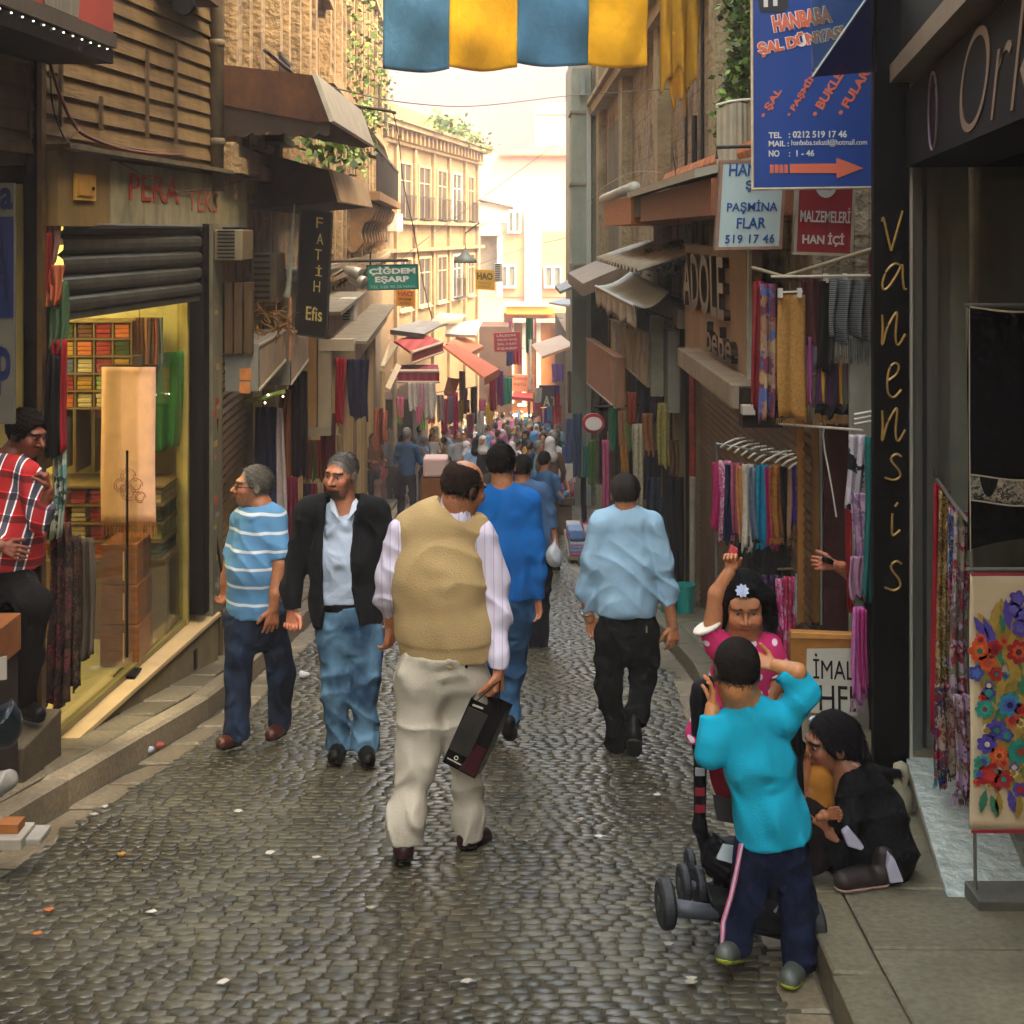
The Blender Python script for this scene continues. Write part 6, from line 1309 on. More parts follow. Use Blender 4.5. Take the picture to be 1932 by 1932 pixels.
# ================= FAR END OF THE STREET =================
def quad(name, pts, mat, label=None, cat=None, th=.03, parent=None, group=None):
 P = [W(*p) for p in pts]; n = (P[1]-P[0]).cross(P[3]-P[0]).normalized()
 if n.z < 0: n = -n
 m = MB().prism(P, -n*th); o = m.build(name, mat, parent)
 if label: lab(o, label, cat, group)
 return o
def far_end():
 t = thing('ornate_building', 'beige ornate corner building with bracketed cornice and tall windows', 'building', (-4.4, 45, G(45)))
 Wl = Wall(-4.62, 44.6, -1.55, 62); wl = STONE2
 m = Wl.mb(); m.box(0, Wl.L, -5, 0, G(60)-1, 5.75); m.build('wall', old_wall('beige_render', ['#5e4a30', '#7c623e', '#8c7048', '#54422c'], .5, 0, .25), t)
 m = Wl.mb(); m.box(-.3, Wl.L+.3, .003, .55, 5.62, 5.8); m.box(-.35, Wl.L+.3, .003, .65, 5.803, 5.92); m.box(-.2, Wl.L+.2, .003, .18, 5.1, 5.2); m.box(-.1, Wl.L+.1, -.3, .1, 5.92, 6.5)
 for z in (2.25, 1.25): m.box(-.05, Wl.L+.05, .003, .28, z, z+.13)
 m.build('cornice', wl, t)
 for k in range(26): Wl.mb().box(.1+k*.66, .34+k*.66, .003, .4, 5.22, 5.6).build('modillion', M('#7d6240', .8, .3, 6, .3), t)
 m = Wl.mb()
 for u in (745, 780, 815, 845, 875, 898):
  a = Wl.at(u, 400)[0]; m.box(a-.16, a+.16, .003, .12, G(55), 5.1)
 m.build('pilaster', wl, t)
 for i, (u0, u1) in enumerate(((751, 773), (788, 809), (823, 840), (852, 868), (881, 892))):
  a0 = Wl.at(u0, 400)[0]; a1 = Wl.at(u1, 400)[0]; fr = '#b9b09c' if i == 3 else '#a38a62'
  window(t, Wl, a0, 2.5, a1-a0, 1.95, .02, fr, rail=True); window(t, Wl, a0, -.8, a1-a0, 1.75, .02, fr, rail=(i == 3))
 a = Wl.at(728, 400)[0]; MB_ = Wl.mb(); MB_.box(a-.4, a+.4, .003, .5, 2.0, 2.6); MB_.build('bay_box', M('#b0aa98', .7), t)
 tw = thing('weed', 'weeds growing along the parapet of the ornate corner building', 'plant', tuple(W(880, 250, 55)))
 leaves(tw, [W(880, 262, 57), W(897, 276, 60), W(858, 245, 54), W(835, 232, 51)], 700, .2, GREENS[:4], 'foliage', 3, (.35, .5, .14)); MB().tube([W(880, 285, 57), W(880, 262, 57)], .03, 5).build('stem', M('#4a3a24', .9), tw)
 # pink house
 t = thing('pink_house', 'sunlit pink house with white windows closing the end of the street', 'house', (.5, 80, G(80)))
 X = lambda u, Y=80: (u-U0)*Y/F
 Z = lambda v, Y=80: EYE+(V0-v)*Y/F
 pink = M('#d89c84', .8, .06, 1, .1); sal = M('#d98a62', .8, .06, 1, .1)
 MB().box(X(893), X(1100), 80, 90, G(80)-1, Z(290)).build('wall', pink, t)
 MB().box(X(948), X(1100), 79.9, 79.99, Z(560), Z(437)).build('band', sal, t); MB().box(X(990), X(1022), 79.7, 79.89, Z(575), Z(395)).build('chimney_breast', M('#e0bcb4', .8, .05, 1, .1), t)
 MB().put([(X(940), 79.5, Z(292)), (X(1110), 79.5, Z(292)), (X(1110), 85, Z(262)), (X(1000), 85, Z(262))]+[(X(940), 79.5, Z(295)), (X(1110), 79.5, Z(295)), (X(1110), 85, Z(265)), (X(1000), 85, Z(265))], [(0, 1, 2, 3), (4, 5, 6, 7), (0, 1, 5, 4), (0, 3, 7, 4)]).build('roof', M('#c4683c', .8, .2, 3, .2), t)
 for (u0, u1, v0, v1) in ((957, 983, 397, 440), (941, 975, 499, 543), (1026, 1060, 501, 543)):
  f = MB(); e = .12; x0, x1, z0, z1 = X(u0), X(u1), Z(v1), Z(v0)
  f.box(x0, x1, 79.6, 79.85, z0, z0+e); f.box(x0, x1, 79.6, 79.85, z1-e, z1); f.box(x0, x0+e, 79.6, 79.85, z0+e, z1-e); f.box(x1-e, x1, 79.6, 79.85, z0+e, z1-e); f.box((x0+x1)/2-.08, (x0+x1)/2+.08, 79.6, 79.85, z0+e, z1-e)
  o = f.build('window', M('#d8d4cc', .5), t); MB().box(x0+e, x1-e, 79.7, 79.8, z0+e, z1-e).build('pane', M('#6f7060', .25, .3, 2, .05), o)
 t = thing('white_house', 'small white house with dark eave in front of the pink house', 'house', (-1.2, 70, G(70)))
 MB().box(X(902, 70), X(960, 70), 70, 74, Z(420, 70), Z(382, 70)).build('wall', M('#d6c4b4', .8, .1, 1, .1), t)
 MB().put([(X(896, 70), 69.6, Z(374, 70)), (X(968, 70), 69.6, Z(390, 70)), (X(968, 70), 74, Z(390, 70)), (X(896, 70), 74, Z(374, 70)), (X(896, 70), 69.6, Z(376, 70)), (X(968, 70), 69.6, Z(393, 70)), (X(968, 70), 74, Z(393, 70)), (X(896, 70), 74, Z(376, 70))], [(0, 1, 2, 3), (4, 5, 6, 7), (0, 1, 5, 4)]).build('roof', M('#5c5044', .8), t)
 MB().box(X(906, 70), X(948, 70), 70.2, 74, Z(530, 70), Z(445, 70)).build('lower_wall', M('#8c7f68', .8, .3, 2, .2), t); MB().box(X(896, 70), X(945, 70), 69, 74, Z(444, 70), Z(422, 70)).build('balcony', M('#a3a292', .8, .1, 2, .1), t)
 MB().box(X(938, 70), X(948, 70), 69.8, 70.1, Z(560, 70), Z(445, 70)).build('drain_pipe', M('#d0cabc', .6), t)
 t = thing('tower_house', 'pale house with orange hipped roof high behind the pink house', 'house', (3, 112, 8))
 MB().box(X(1012, 112), X(1100, 112), 112, 120, G(100)-2, Z(215, 112)).build('wall', M('#e0c4b0', .8, .05, 1, .1), t)
 MB().put([(X(1004, 112), 111.6, Z(216, 112)), (X(1110, 112), 111.6, Z(216, 112)), (X(1110, 112), 116, Z(184, 112)), (X(1030, 112), 116, Z(184, 112))], [(0, 1, 2, 3)]).build('roof', M('#c46a40', .8, .2, 2, .1), t)
 # orange shop and stalls at the end
 t = thing('corner_shop', 'orange fronted shop at the far end under the pink house', 'shop', (0.5, 66, G(66)))
 MB().box(X(950, 66), X(1070, 66), 66, 70, G(66), Z(590, 66)).build('wall', M('#a86a34', .8, .4, 1.5, .2, dirt=.4), t)
 MB().box(X(955, 66), X(1042, 66), 65.6, 65.99, Z(592, 66), Z(578, 66)).build('fascia', M('#c9842c', .7, .15, 2, .1), t); MB().box(X(950, 66), X(1035, 66), 65.5, 66, Z(577, 66), Z(570, 66)).build('ledge', WHT, t)
 MB().box(X(960, 66), X(1062, 66), 65.0, 65.9, Z(606, 66), Z(600, 66)).build('awning_box', M('#b3a48c', .7), t)
 for i, u in enumerate((962, 985, 1012, 1048)): MB().box(X(u, 66), X(u+8, 66), 65.7, 65.98, Z(760, 66), Z(607, 66)).build('column', M('#c9bfae', .7), t)
 # stall backdrop both sides, dark shop insides
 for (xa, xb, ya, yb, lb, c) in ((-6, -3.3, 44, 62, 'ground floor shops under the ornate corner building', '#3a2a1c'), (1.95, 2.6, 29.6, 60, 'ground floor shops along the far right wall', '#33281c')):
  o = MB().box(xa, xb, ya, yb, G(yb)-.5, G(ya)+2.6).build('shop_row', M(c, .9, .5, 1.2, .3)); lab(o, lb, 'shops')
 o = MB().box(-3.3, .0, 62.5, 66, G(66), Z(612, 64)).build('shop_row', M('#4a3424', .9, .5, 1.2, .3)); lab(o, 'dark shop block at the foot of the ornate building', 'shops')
 # awnings
 red = BANDS([(0, '#9c2c28'), (.5, '#b0443a')], 4, 'X'); mar = BANDS([(0, '#7c1c28'), (.5, '#8e3040')], 6, 'X'); edge = M('#cdb493', .7, .08, 4, .05)
 AG = 'awnings over the market stalls'
 def awn(label, top, val, mat, m2, edg=True):
  t = thing('awning', label, 'awning', tuple(W(*top[0])), 0, AG)
  quad('canvas', top, mat, th=.05, parent=t)
  a, b, h = val; P, Q = W(*a), W(*b); hh = Vector((0, 0, -h)); MB().prism([P+hh, Q+hh, Q, P], (0, .03, 0)).build('valance', m2, t)
  if edg: MB().tube([P, Q], .04, 6).build('edge', edge, t); MB().tube([P+hh, Q+hh], .03, 6).build('edge', edge, t)
 awn('red striped awning sloping to the right, highest at the left of the crowd', [(777, 665, 30), (836, 646, 34), (795, 628, 36), (744, 642, 32)], ((777, 665, 30), (836, 646, 34), .24), red, M('#8e2c30', .8))
 awn('maroon striped awning with cream edge, lowest on the left of the crowd', [(738, 700, 30), (829, 700, 30), (826, 688, 32), (755, 688, 32)], ((738, 700, 30), (829, 700, 30), .25), mar, mar)
 awn('long orange awning slanting down to the right over the crowd', [(836, 652, 34), (914, 712, 32), (942, 696, 36), (860, 648, 40)], ((914, 712, 32), (942, 696, 36), .2), M('#c96a44', .8, .1, 3, .1), M('#c9744c', .8), False)
 awn('faded orange awning behind the long one', [(842, 648, 42), (884, 668, 40), (912, 652, 44), (868, 632, 48)], ((884, 668, 40), (912, 652, 44), .15), M('#b5683c', .8, .15, 3, .1), M('#a85c34', .8), False)
 awn('white tarpaulin awning beside the faded orange one', [(840, 630, 46), (898, 632, 44), (910, 602, 50), (842, 612, 52)], ((840, 630, 46), (898, 632, 44), .1), M('#c4beb4', .7, .1, 3, .1), M('#b5aea0', .7), False)
 awn('grey tin roof above the red striped awning', [(736, 622, 32), (800, 630, 34), (846, 606, 44), (790, 604, 44)], ((736, 622, 32), (800, 630, 34), .12), M('#7d7668', .6, .3, 2, .2, dirt=.4), M('#2c241c', .8), False)
 awn('beige tin roof stretching before the ornate building', [(800, 618, 40), (845, 608, 42), (880, 594, 52), (830, 590, 52)], ((800, 618, 40), (845, 608, 42), .1), M('#b09a78', .7, .2, 2, .1), M('#8c7656', .8), False)
 awn('white awning tilted over the stalls right of the red sign', [(1022, 673, 34), (1083, 651, 32), (1058, 632, 36), (1002, 650, 38)], ((1022, 673, 34), (1083, 651, 32), .06), M('#cfbba6', .7, .08, 3, .1), M('#c9a88c', .7), False)
 awn('thin pale blue awning under the pink house on the right', [(1035, 570, 40), (1090, 580, 36), (1125, 572, 34), (1060, 562, 42)], ((1035, 570, 40), (1090, 580, 36), .05), M('#9aa5a8', .6, .1, 3, .1), M('#8c969a', .6), False)
 awn('cream awning seen edge on above the left post', [(718, 690, 24), (726, 690, 24), (750, 652, 26), (736, 642, 28)], ((718, 690, 24), (726, 690, 24), .05), M('#b59c74', .7, .1, 3, .1), M('#a58a60', .7), False)
 awn('second cream awning seen edge on beside the tan shirted man', [(727, 730, 24), (736, 735, 24), (758, 690, 26), (748, 685, 26)], ((727, 730, 24), (736, 735, 24), .05), M('#b59c74', .7, .1, 3, .1), M('#a58a60', .7), False)
 awn('small orange brown awning under the maroon stripes', [(838, 738, 34), (858, 745, 34), (868, 715, 36), (845, 712, 36)], ((838, 738, 34), (858, 745, 34), .1), M('#a8643c', .8, .15, 3, .1), M('#8c4c2c', .8), False)
 awn('red awning low under the salmon sign', [(966, 748, 48), (1008, 752, 48), (1008, 742, 50), (968, 740, 50)], ((966, 748, 48), (1008, 752, 48), .12), M('#a83a38', .8), M('#b04440', .8), False)
 # posts
 for i, (u, v0, v1, Y, c, lb) in enumerate(((722, 700, 830, 24, '#b59c6c', 'tan post beside the hung clothes on the left'), (745, 712, 850, 28, '#9a8a70', 'thin metal post under the maroon awning'), (775, 722, 840, 30, '#1f1914', 'dark post under the maroon awning'), (998, 730, 790, 50, '#a58e6a', 'light post by the salmon sign'), (1000, 640, 735, 46, '#cfcabb', 'white flag pole in front of the orange shop'), (640, 820, 880, 15.5, '#8c7a54', 'short tan post behind the jacketed man'))):
  o = MB().tube([W(u, v0, Y), W(u, v1, Y)], .05 if Y > 20 else .03, 8).build('post', M(c, .6, .2, 6, .1)); lab(o, lb, 'post')
 # goods in the distance
 GF = 'garments hanging over the far stalls'
 for (u0, u1, v0, v1, Y, c, nm, nme) in (
  (923, 937, 700, 775, 38, '#9c1f38', 'crimson long dress hanging under the orange awning tip', 'dress'), (937, 950, 700, 765, 38, '#6a1f5c', 'purple long dress right of the crimson one', 'dress'), (950, 966, 712, 762, 38, '#1f8c70', 'turquoise tunic right of the purple dress', 'tunic'),
  (992, 1006, 600, 665, 46, '#1f5c34', 'dark green flag cloth hanging from the orange shop', 'flag'), (955, 969, 660, 690, 46, '#2c3c74', 'blue cloth under the red sign', 'cloth'), (968, 984, 658, 688, 46, '#a81f38', 'red cloth under the red sign', 'cloth'),
  (1041, 1064, 686, 720, 40, '#8a6aa8', 'lilac cloth bunched by the tilted white awning', 'cloth'), (1019, 1036, 770, 795, 46, '#a81f24', 'red blouse under the black AT sign', 'blouse'), (1036, 1050, 768, 800, 46, '#8c2c3c', 'dark red blouse beside the bright red one', 'blouse'), (1046, 1060, 765, 800, 44, '#b0342c', 'scarlet blouse at the right under the black sign', 'blouse'),
  (770, 790, 722, 775, 29, '#b5a99a', 'cream printed dress under the maroon awning', 'dress'), (790, 803, 722, 780, 29, '#b0828a', 'pale pink dress under the maroon awning', 'dress'), (797, 822, 722, 790, 29.5, '#b3a898', 'off white gown under the maroon awning', 'gown'), (824, 838, 745, 795, 31, '#8c7a6c', 'taupe dress right of the white gown', 'dress'),
  (832, 845, 752, 815, 32, '#8c1f3c', 'dark raspberry dress near the crowd on the left', 'dress'), (845, 856, 748, 800, 33, '#6c5c6c', 'grey mauve dress near the crowd', 'dress'), (854, 864, 740, 830, 33, '#a02450', 'magenta dress near the crowd', 'dress'), (866, 878, 700, 760, 36, '#b57c74', 'salmon dress beneath the long orange awning', 'dress'), (872, 886, 755, 780, 36, '#9c2c24', 'red striped cloth beneath the long orange awning', 'cloth'),
  (888, 900, 730, 800, 38, '#4a3a30', 'brown coat beneath the long orange awning', 'coat'), (1000, 1012, 600, 640, 60, '#8c5c5c', 'dusty pink cloth on the orange shop front', 'cloth'), (960, 968, 600, 620, 60, '#6c1c3c', 'wine cloth on the orange shop front', 'cloth'), (1060, 1078, 840, 900, 26, '#4c5a80', 'blue printed dress at the right edge of the crowd', 'dress'), (1070, 1086, 700, 780, 30, '#7c6c54', 'sand coloured coat on the far right wall', 'coat')):
  H(u0, u1, v0, v1, Y, FAB(c, .3), nm, nme, GF, folds=2, amp=.06, name='hung_'+nme, taper=.9)
 # bright tube lights of the far shops
 for i, (u, v, w_) in enumerate(((985, 764, 8), (995, 783, 7), (972, 783, 4))):
  t = thing('shop_lamp', ['white tube lamp under the salmon sign', 'round white shop lamp above the crowd', 'small lit shop lamp left of the round one'][i], 'lamp', tuple(W(u, v, 52)), 0, 'lit lamps of the far shops')
  MB().box(X(u-w_, 52), X(u+w_, 52), 52, 52.1, Z(v+2, 52), Z(v-1, 52)).build('diffuser', M('#f4f6ff', .4, 0, 1, 0, emit=.9), t); MB().box(X(u-w_, 52), X(u+w_, 52), 52, 52.12, Z(v-1.2, 52), Z(v-3, 52)).build('housing', WHT, t)
 # stalls in the street
 def stall(u0, u1, v, Y, c, lb, cols):
  t = thing('market_stall', lb, 'stall', tuple(W((u0+u1)/2, v+20, Y)), 0, 'stalls among the crowd')
  p, q = W(u0, v, Y), W(u1, v, Y); MB().box(p.x, q.x, Y, Y+1.4, p.z-.12, p.z).build('tabletop', M(c, .8), t); MB().box(p.x+.05, q.x-.05, Y+.05, Y+1.3, G(Y+1), p.z-.122).build('skirt_cloth', M(c, .9, .3, 3, .2), t)
  m = MB(); r = random.Random(int(u0)); n = 0
  for i in range(10):
   x = p.x+(q.x-p.x)*(i+.1)/10; m.m = i % len(cols); m.box(x, x+(q.x-p.x)*.085, Y+.1, Y+1.1, p.z+.002, p.z+.05+r.random()*.12)
  o = m.build('goods', [FAB(k) for k in cols], t, bevel=.02); o['kind'] = 'stuff'
 stall(745, 790, 880, 33, '#b5a89a', 'white cloth covered stall behind the woman in black', ['#b5b0a8', '#c4beb4', '#a8a49c'])
 stall(1035, 1075, 895, 27, '#8c7c9a', 'stall of lilac and pink goods at the right of the crowd', ['#a880a8', '#7c6c9c', '#b06c8c', '#6a7ca8', '#b5b0b8'])
 stall(1045, 1085, 940, 23, '#5c4a3a', 'stall of dark shoes and small orange goods at the right', ['#3a2c24', '#5c4434', '#b56a2c', '#4a3a34', '#a83c5c'])
 stall(700, 722, 905, 30, '#8c6c5c', 'narrow stall with red and pink goods by the left wall', ['#a03c3c', '#b06c7c', '#8c4c3c'])
 p = W(1068, 880, 25); o = MB().box(p.x-.18, p.x+.18, 25, 25.02, p.z-.3, p.z+.05).build('price_card', M('#c9c0b0', .6)); lab(o, 'blank white price card above the dark shoe stall', 'card')
far_end()
# ---- hazy air down the street
hz = MB().box(-60, 60, -40, 135, -16, 24).build('haze', M('#808080'), origin=(0, 0, 0)); lab(hz, kind='stuff')
hm = bpy.data.materials.new('haze_air'); hm.use_nodes = True; hn = hm.node_tree; hn.nodes.clear(); ho = hn.nodes.new('ShaderNodeOutputMaterial'); hv = hn.nodes.new('ShaderNodeVolumePrincipled')
hv.inputs['Color'].default_value = (1, .85, .77, 1); hv.inputs['Density'].default_value = .0032; hv.inputs['Anisotropy'].default_value = .2; hn.links.new(hv.outputs[0], ho.inputs['Volume']); hz.data.materials.clear(); hz.data.materials.append(hm)
for i, (a, b, lb) in enumerate((((825, 740, 33), (902, 728, 38), 'rope carrying the coats and dresses under the long orange awning'), ((740, 721, 29), (830, 722, 30), 'rail carrying the pale dresses under the maroon awning'), ((915, 700, 38), (970, 711, 38), 'rope carrying the crimson, purple and turquoise dresses'), ((950, 658, 46), (990, 657, 46), 'rope carrying the blue and red cloths under the red sign'), ((1012, 768, 46), (1062, 764, 44), 'rope carrying the red blouses under the black sign'), ((985, 600, 46), (1062, 600, 46), 'rope across the orange shop front'))):
 P, Q = W(*a), W(*b); o = MB().tube([P, (P+Q)/2-Vector((0, 0, .02)), Q], .012, 5).build('rope', IRON); lab(o, lb, 'rope', 'ropes over the far stalls')
rg = random.Random(31); K = [('scarlet', '#c42c2c'), ('orange', '#d0702c'), ('white', '#d0c8bc'), ('rose', '#c8607c'), ('sky blue', '#6ca0c8'), ('lime', '#84a03c'), ('violet', '#7c4c9c'), ('yellow', '#d0a83c')]; KN = ['shirt', 'scarf', 'skirt', 'towel', 'shawl']; ij = [(a, b_) for a in range(8) for b_ in range(5)]; rg.shuffle(ij)
for k, (a, b_) in enumerate(ij[:34]):
 u = rg.choice([rg.uniform(845, 940), rg.uniform(1005, 1066), rg.uniform(745, 845)]) if k < 26 else rg.uniform(1080, 1240); v = rg.uniform(725, 790) if k < 26 else rg.uniform(760, 860); Y = 44-14*abs(u-950)/150 if k < 26 else 2*F/(u-U0)-.4
 H(u, u+rg.uniform(9, 15), v, v+rg.uniform(26, 44), Y, FAB(K[a][1], .25), '%s %s hung among the stalls beside the crowd' % (K[a][0], KN[b_]), KN[b_], 'bright clothes hung among the stalls', folds=2, amp=.05, name='hung_'+KN[b_])
# ================= PEOPLE =================
def Rz(a): c, s_ = math.cos(a), math.sin(a); return np.array([[c, -s_, 0], [s_, c, 0], [0, 0, 1]])
def Rx(a): c, s_ = math.cos(a), math.sin(a); return np.array([[1, 0, 0], [0, c, -s_], [0, s_, c]])
def Ry(a): c, s_ = math.cos(a), math.sin(a); return np.array([[c, 0, s_], [0, 1, 0], [-s_, 0, c]])
def A3(v): return np.array([v[0], v[1], v[2]], float)
SKIN = VCOL(.5)
class Human:
 """figure whose joints are given as photo points plus a depth offset in metres; one continuous body mesh plus hair and clothes"""
 def __init__(s, label, u0, vf, Y, head, hs=1.0, yaw=0, pitch=0, roll=0, skin='#9a6244', fwd=0, group=None, name='person', z=None, kid=0):
  s.kid = kid
  s.Y = Y; g = W(u0, vf, Y); s.root = thing(name, label, 'person', tuple(g), 0, group)
  s.hc = A3(s.p(*head)); s.hs = hs; s.R = Rz(-R(yaw)) @ Rx(R(pitch)) @ Ry(R(roll)); s.skin = np.array(srgb(skin)[:3])
  s.fwd = np.array([math.sin(R(fwd)), math.cos(R(fwd)), 0]); s.side = np.array([math.cos(R(fwd)), -math.sin(R(fwd)), 0])
 def p(s, u, v, y=0): return W(u, v, s.Y+y)
 def chain(s, sd, pts, k=.03, sq=1, grow=0, n=None, cut=None, cutend=None):
  """pts (u,v,y,r); cutend trims the last cone flat at its end"""
  P = [A3(s.p(*q[:3])) for q in pts]
  for i in range(len(P)-1):
   c = list(cut) if cut else []
   if cutend is not None and i == len(P)-2:
    d = P[-1]-P[-2]; d = d/np.linalg.norm(d); c.append((P[-1], d))
   sd.cone(P[i], P[i+1], pts[i][3]+grow, pts[i+1][3]+grow, k, (s.fwd if n is None else n) if sq != 1 else None, sq, False, c or None)
  return sd
 def H(s, x, y, z): return s.hc+s.R@(np.array([x, y, z])*s.hs)
 def head(s, sd, neck, ears=True):
  h = s.hs; Rm = s.R
  def E(x, y, z, a, b, c, k=.012, sub=False): sd.ell(s.H(x, y, z), np.array([a, b, c])*h, k*h, Rm, sub)
  E(0, -.012, .03, .077, .095, .088, .03); E(0, .03, -.03, .062, .066, .082, .03); E(0, .05, -.08, .04, .04, .034, .03)
  E(0, .083, .03, .05, .02, .012, .02); E(.038, .068, -.022, .024, .026, .026, .02); E(-.038, .068, -.022, .024, .026, .026, .02)
  kd = .72 if s.kid else 1; sd.cone(s.H(0, .094, .012), s.H(0, .121-.006*s.kid, -.024), .008*h*kd, .0135*h*kd, .012*h); E(.013, .106, -.03, .009, .01, .008, .006); E(-.013, .106, -.03, .009, .01, .008, .006)
  E(.031, .105, .007, .019, .014, .010, .008, True); E(-.031, .105, .007, .019, .014, .010, .008, True)
  E(0, .094, -.054, .025, .013, .010, .006); E(0, .113, -.0545, .024, .010, .0017, .002, True)
  if s.kid: E(.036, .07, -.035, .03, .03, .03); E(-.036, .07, -.035, .03, .03, .03); E(0, .068, .04, .06, .03, .035)
  if ears:
   for x in (-1, 1): E(x*.080, -.008, -.004, .010, .022, .032, .008); E(x*.088, -.003, -.002, .006, .011, .018, .004, True)
  nk = A3(s.p(*neck)); sd.cone(s.H(0, -.03, -.05), nk, .055*h, .063*h, .03)
  sd.cone(nk, nk+np.array([0, 0, -.10])*h, .063*h, .085*h, .03)
 def hcol(s, V, beard=None, brow='#1c140e', scalp=None, bald=0):
  L = (V-s.hc)@s.R/s.hs; x, y, z = L[:, 0], L[:, 1], L[:, 2]; C_ = np.tile(s.skin, (len(V), 1))
  near = np.linalg.norm(L, axis=1) < .2
  lip = near & (y > .085) & (np.abs(z+.055) < .0095) & (np.abs(x) < .024); C_[lip] = s.skin*np.array([.85, .5, .5])
  ck = near & (y > .06) & (np.abs(np.abs(x)-.045) < .02) & (np.abs(z+.02) < .02); C_[ck] *= np.array([1.08, .92, .92])
  bz = .031+.12*(np.abs(x)-.03)*np.where(np.abs(x) > .03, -1, -.6)
  br = near & (y > .06) & (np.abs(z-bz) < (.0035 if s.kid else .0055)) & (np.abs(x) > .011) & (np.abs(x) < .052); C_[br] = srgb(brow)[:3]
  if scalp:
   rs = np.random.RandomState(2).rand(len(V))*.012; hl = (y < .068+rs-.45*np.maximum(0, .07-z)*1.0) & (z > -.05+rs*2) & near
   hl &= ~((z < .02) & (y > .03));
   if bald: hl &= ~((np.abs(x) < .052+rs*2) & (z > .055) & (y > -.07))
   C_[hl] = np.array(srgb(scalp)[:3])*(.85+.3*np.random.RandomState(3).rand(hl.sum()))[:, None]+.06*s.skin
  if beard:
   b = near & ~lip & (((z < -.048-.9*np.maximum(0, np.abs(x)-.034)*0) & (y > .015) & (z > -.135)) | ((np.abs(x) > .052) & (z < .0) & (y > .01) & (y < .06)) | ((np.abs(z+.039) < .0075) & (y > .07) & (np.abs(x) < .035)))
   b &= ~((np.abs(x) > .026) & (np.abs(x) < .055) & (z > -.062) & (y > .045)); C_[b] = np.array(srgb(beard)[:3])*(.8+.4*np.random.RandomState(1).rand(b.sum()))[:, None]; sb = b & ((np.abs(x) > .036) | (y < .045)); C_[sb] = .45*C_[sb]+.55*s.skin
  ey = near & (y > .07) & (np.abs(z-.006) < .012) & (np.abs(np.abs(x)-.031) < .021) ; C_[ey] = s.skin*(.8 if s.kid else .6)  # eye sockets: shade darkened straight into the skin colour
  return np.concatenate([C_, np.ones((len(V), 1))], 1)
 def body(s, neck, chains, hands, hvox=.0055, cvox=.02, beard=None, eyes=True, brow='#1c140e', arms=None, ears=True, scalp=None, bald=0):
  Vs, Qs, Cs = [], [], []; n = 0
  def add(V, Q, C_):
   nonlocal n
   Vs.append(V); Qs.append(Q+n); Cs.append(C_); n += len(V)
  sd = SDF(); s.head(sd, neck, ears); V, Q = sd.mesh(hvox*s.hs); add(V, Q, s.hcol(V, beard, brow, scalp, bald))
  if chains:
   sd = SDF()
   for c, sq in chains: s.chain(sd, c, .03, sq)
   V, Q = sd.mesh(cvox); add(V, Q, np.concatenate([np.tile(s.skin, (len(V), 1)), np.ones((len(V), 1))], 1))
  for a in (arms or []):
   sd = SDF(); s.chain(sd, a, .015); V, Q = sd.mesh(.009); add(V, Q, np.concatenate([np.tile(s.skin, (len(V), 1)), np.ones((len(V), 1))], 1))
  for (wr, dr, sdv, nm, cu, sc_) in hands:
   sd = SDF(); s.hand(sd, A3(s.p(*wr)), dr, sdv, nm, cu, sc_); V, Q = sd.mesh(.0042*max(sc_, .75)); c_ = np.tile(s.skin*np.array([1.08, 1, .98]), (len(V), 1)); add(V, Q, np.concatenate([c_, np.ones((len(V), 1))], 1))
  npmesh('body', np.concatenate(Vs), np.concatenate(Qs), SKIN, s.root, True, None, np.concatenate(Cs))
  if eyes:
   for x in (-1, 1):
    m = MB(); c = Vector(s.H(x*.031, .0815, .0065)); f = Vector(s.R@np.array([x*.05, 1, -.02])).normalized()
    r = .0105*s.hs; pr = [(r*math.sin(a), -r*math.cos(a)) for a in [i*math.pi/8 for i in range(9)]]; m.m = 0; m.lathe(c, pr, 14, f); m.m = 1; m.lathe(c+f*r*.86, [(0, 0), (.0058*s.hs, 0), (.004*s.hs, r*.2), (0, r*.22)], 12, f)
    m.build('eye', [M('#7d7268', .3, .05, 9, 0), M('#160e09', .2, .05, 9, 0)], s.root, smooth=True)
 def hand(s, sd, w, d, sv, nm, curl, sc_):
  d = np.array(d, float); d /= np.linalg.norm(d); sv = np.array(sv, float); sv -= d*(sv@d); sv /= np.linalg.norm(sv); nm = np.cross(d, sv)*(1 if nm > 0 else -1)
  sd.cone(w-d*.05*sc_, w, .027*sc_, .024*sc_, .01);
  for i in (-1, 0, 1): sd.cone(w+sv*i*.010*sc_, w+d*.078*sc_+sv*i*.026*sc_, .018*sc_, .0145*sc_, .012*sc_)
  for i, L in enumerate((.072, .08, .075, .058)):
   b = w+d*.082*sc_+sv*(.031-.0205*i)*sc_; a = b-d*.012*sc_; an = 0; r = (.0098, .0102, .0098, .0086)[i]*sc_; cu = curl*(1+.12*i)
   for j, q in enumerate((.48, .3, .22)):
    an += cu*(.6 if j == 0 else .9); v = d*math.cos(an)+nm*math.sin(an)+sv*(.12-.08*i)*(1 if curl < .5 else .3); e = a+v*L*q*sc_*1.12; sd.cone(a, e, r, r*.92, .003); a = e; r *= .9
  t0 = w+d*.018*sc_+sv*.02*sc_; v = d*.65+sv*.75+nm*.25; t1 = t0+v*.042*sc_; v2 = d*.9+sv*.35+nm*(.3+curl*.5); t2 = t1+v2*.03*sc_; t3 = t2+(v2+nm*.2)*.022*sc_
  sd.cone(t0, t1, .0155*sc_, .0125*sc_, .01*sc_); sd.cone(t1, t2, .0118*sc_, .0105*sc_, .003); sd.cone(t2, t3, .0105*sc_, .0085*sc_, .003)
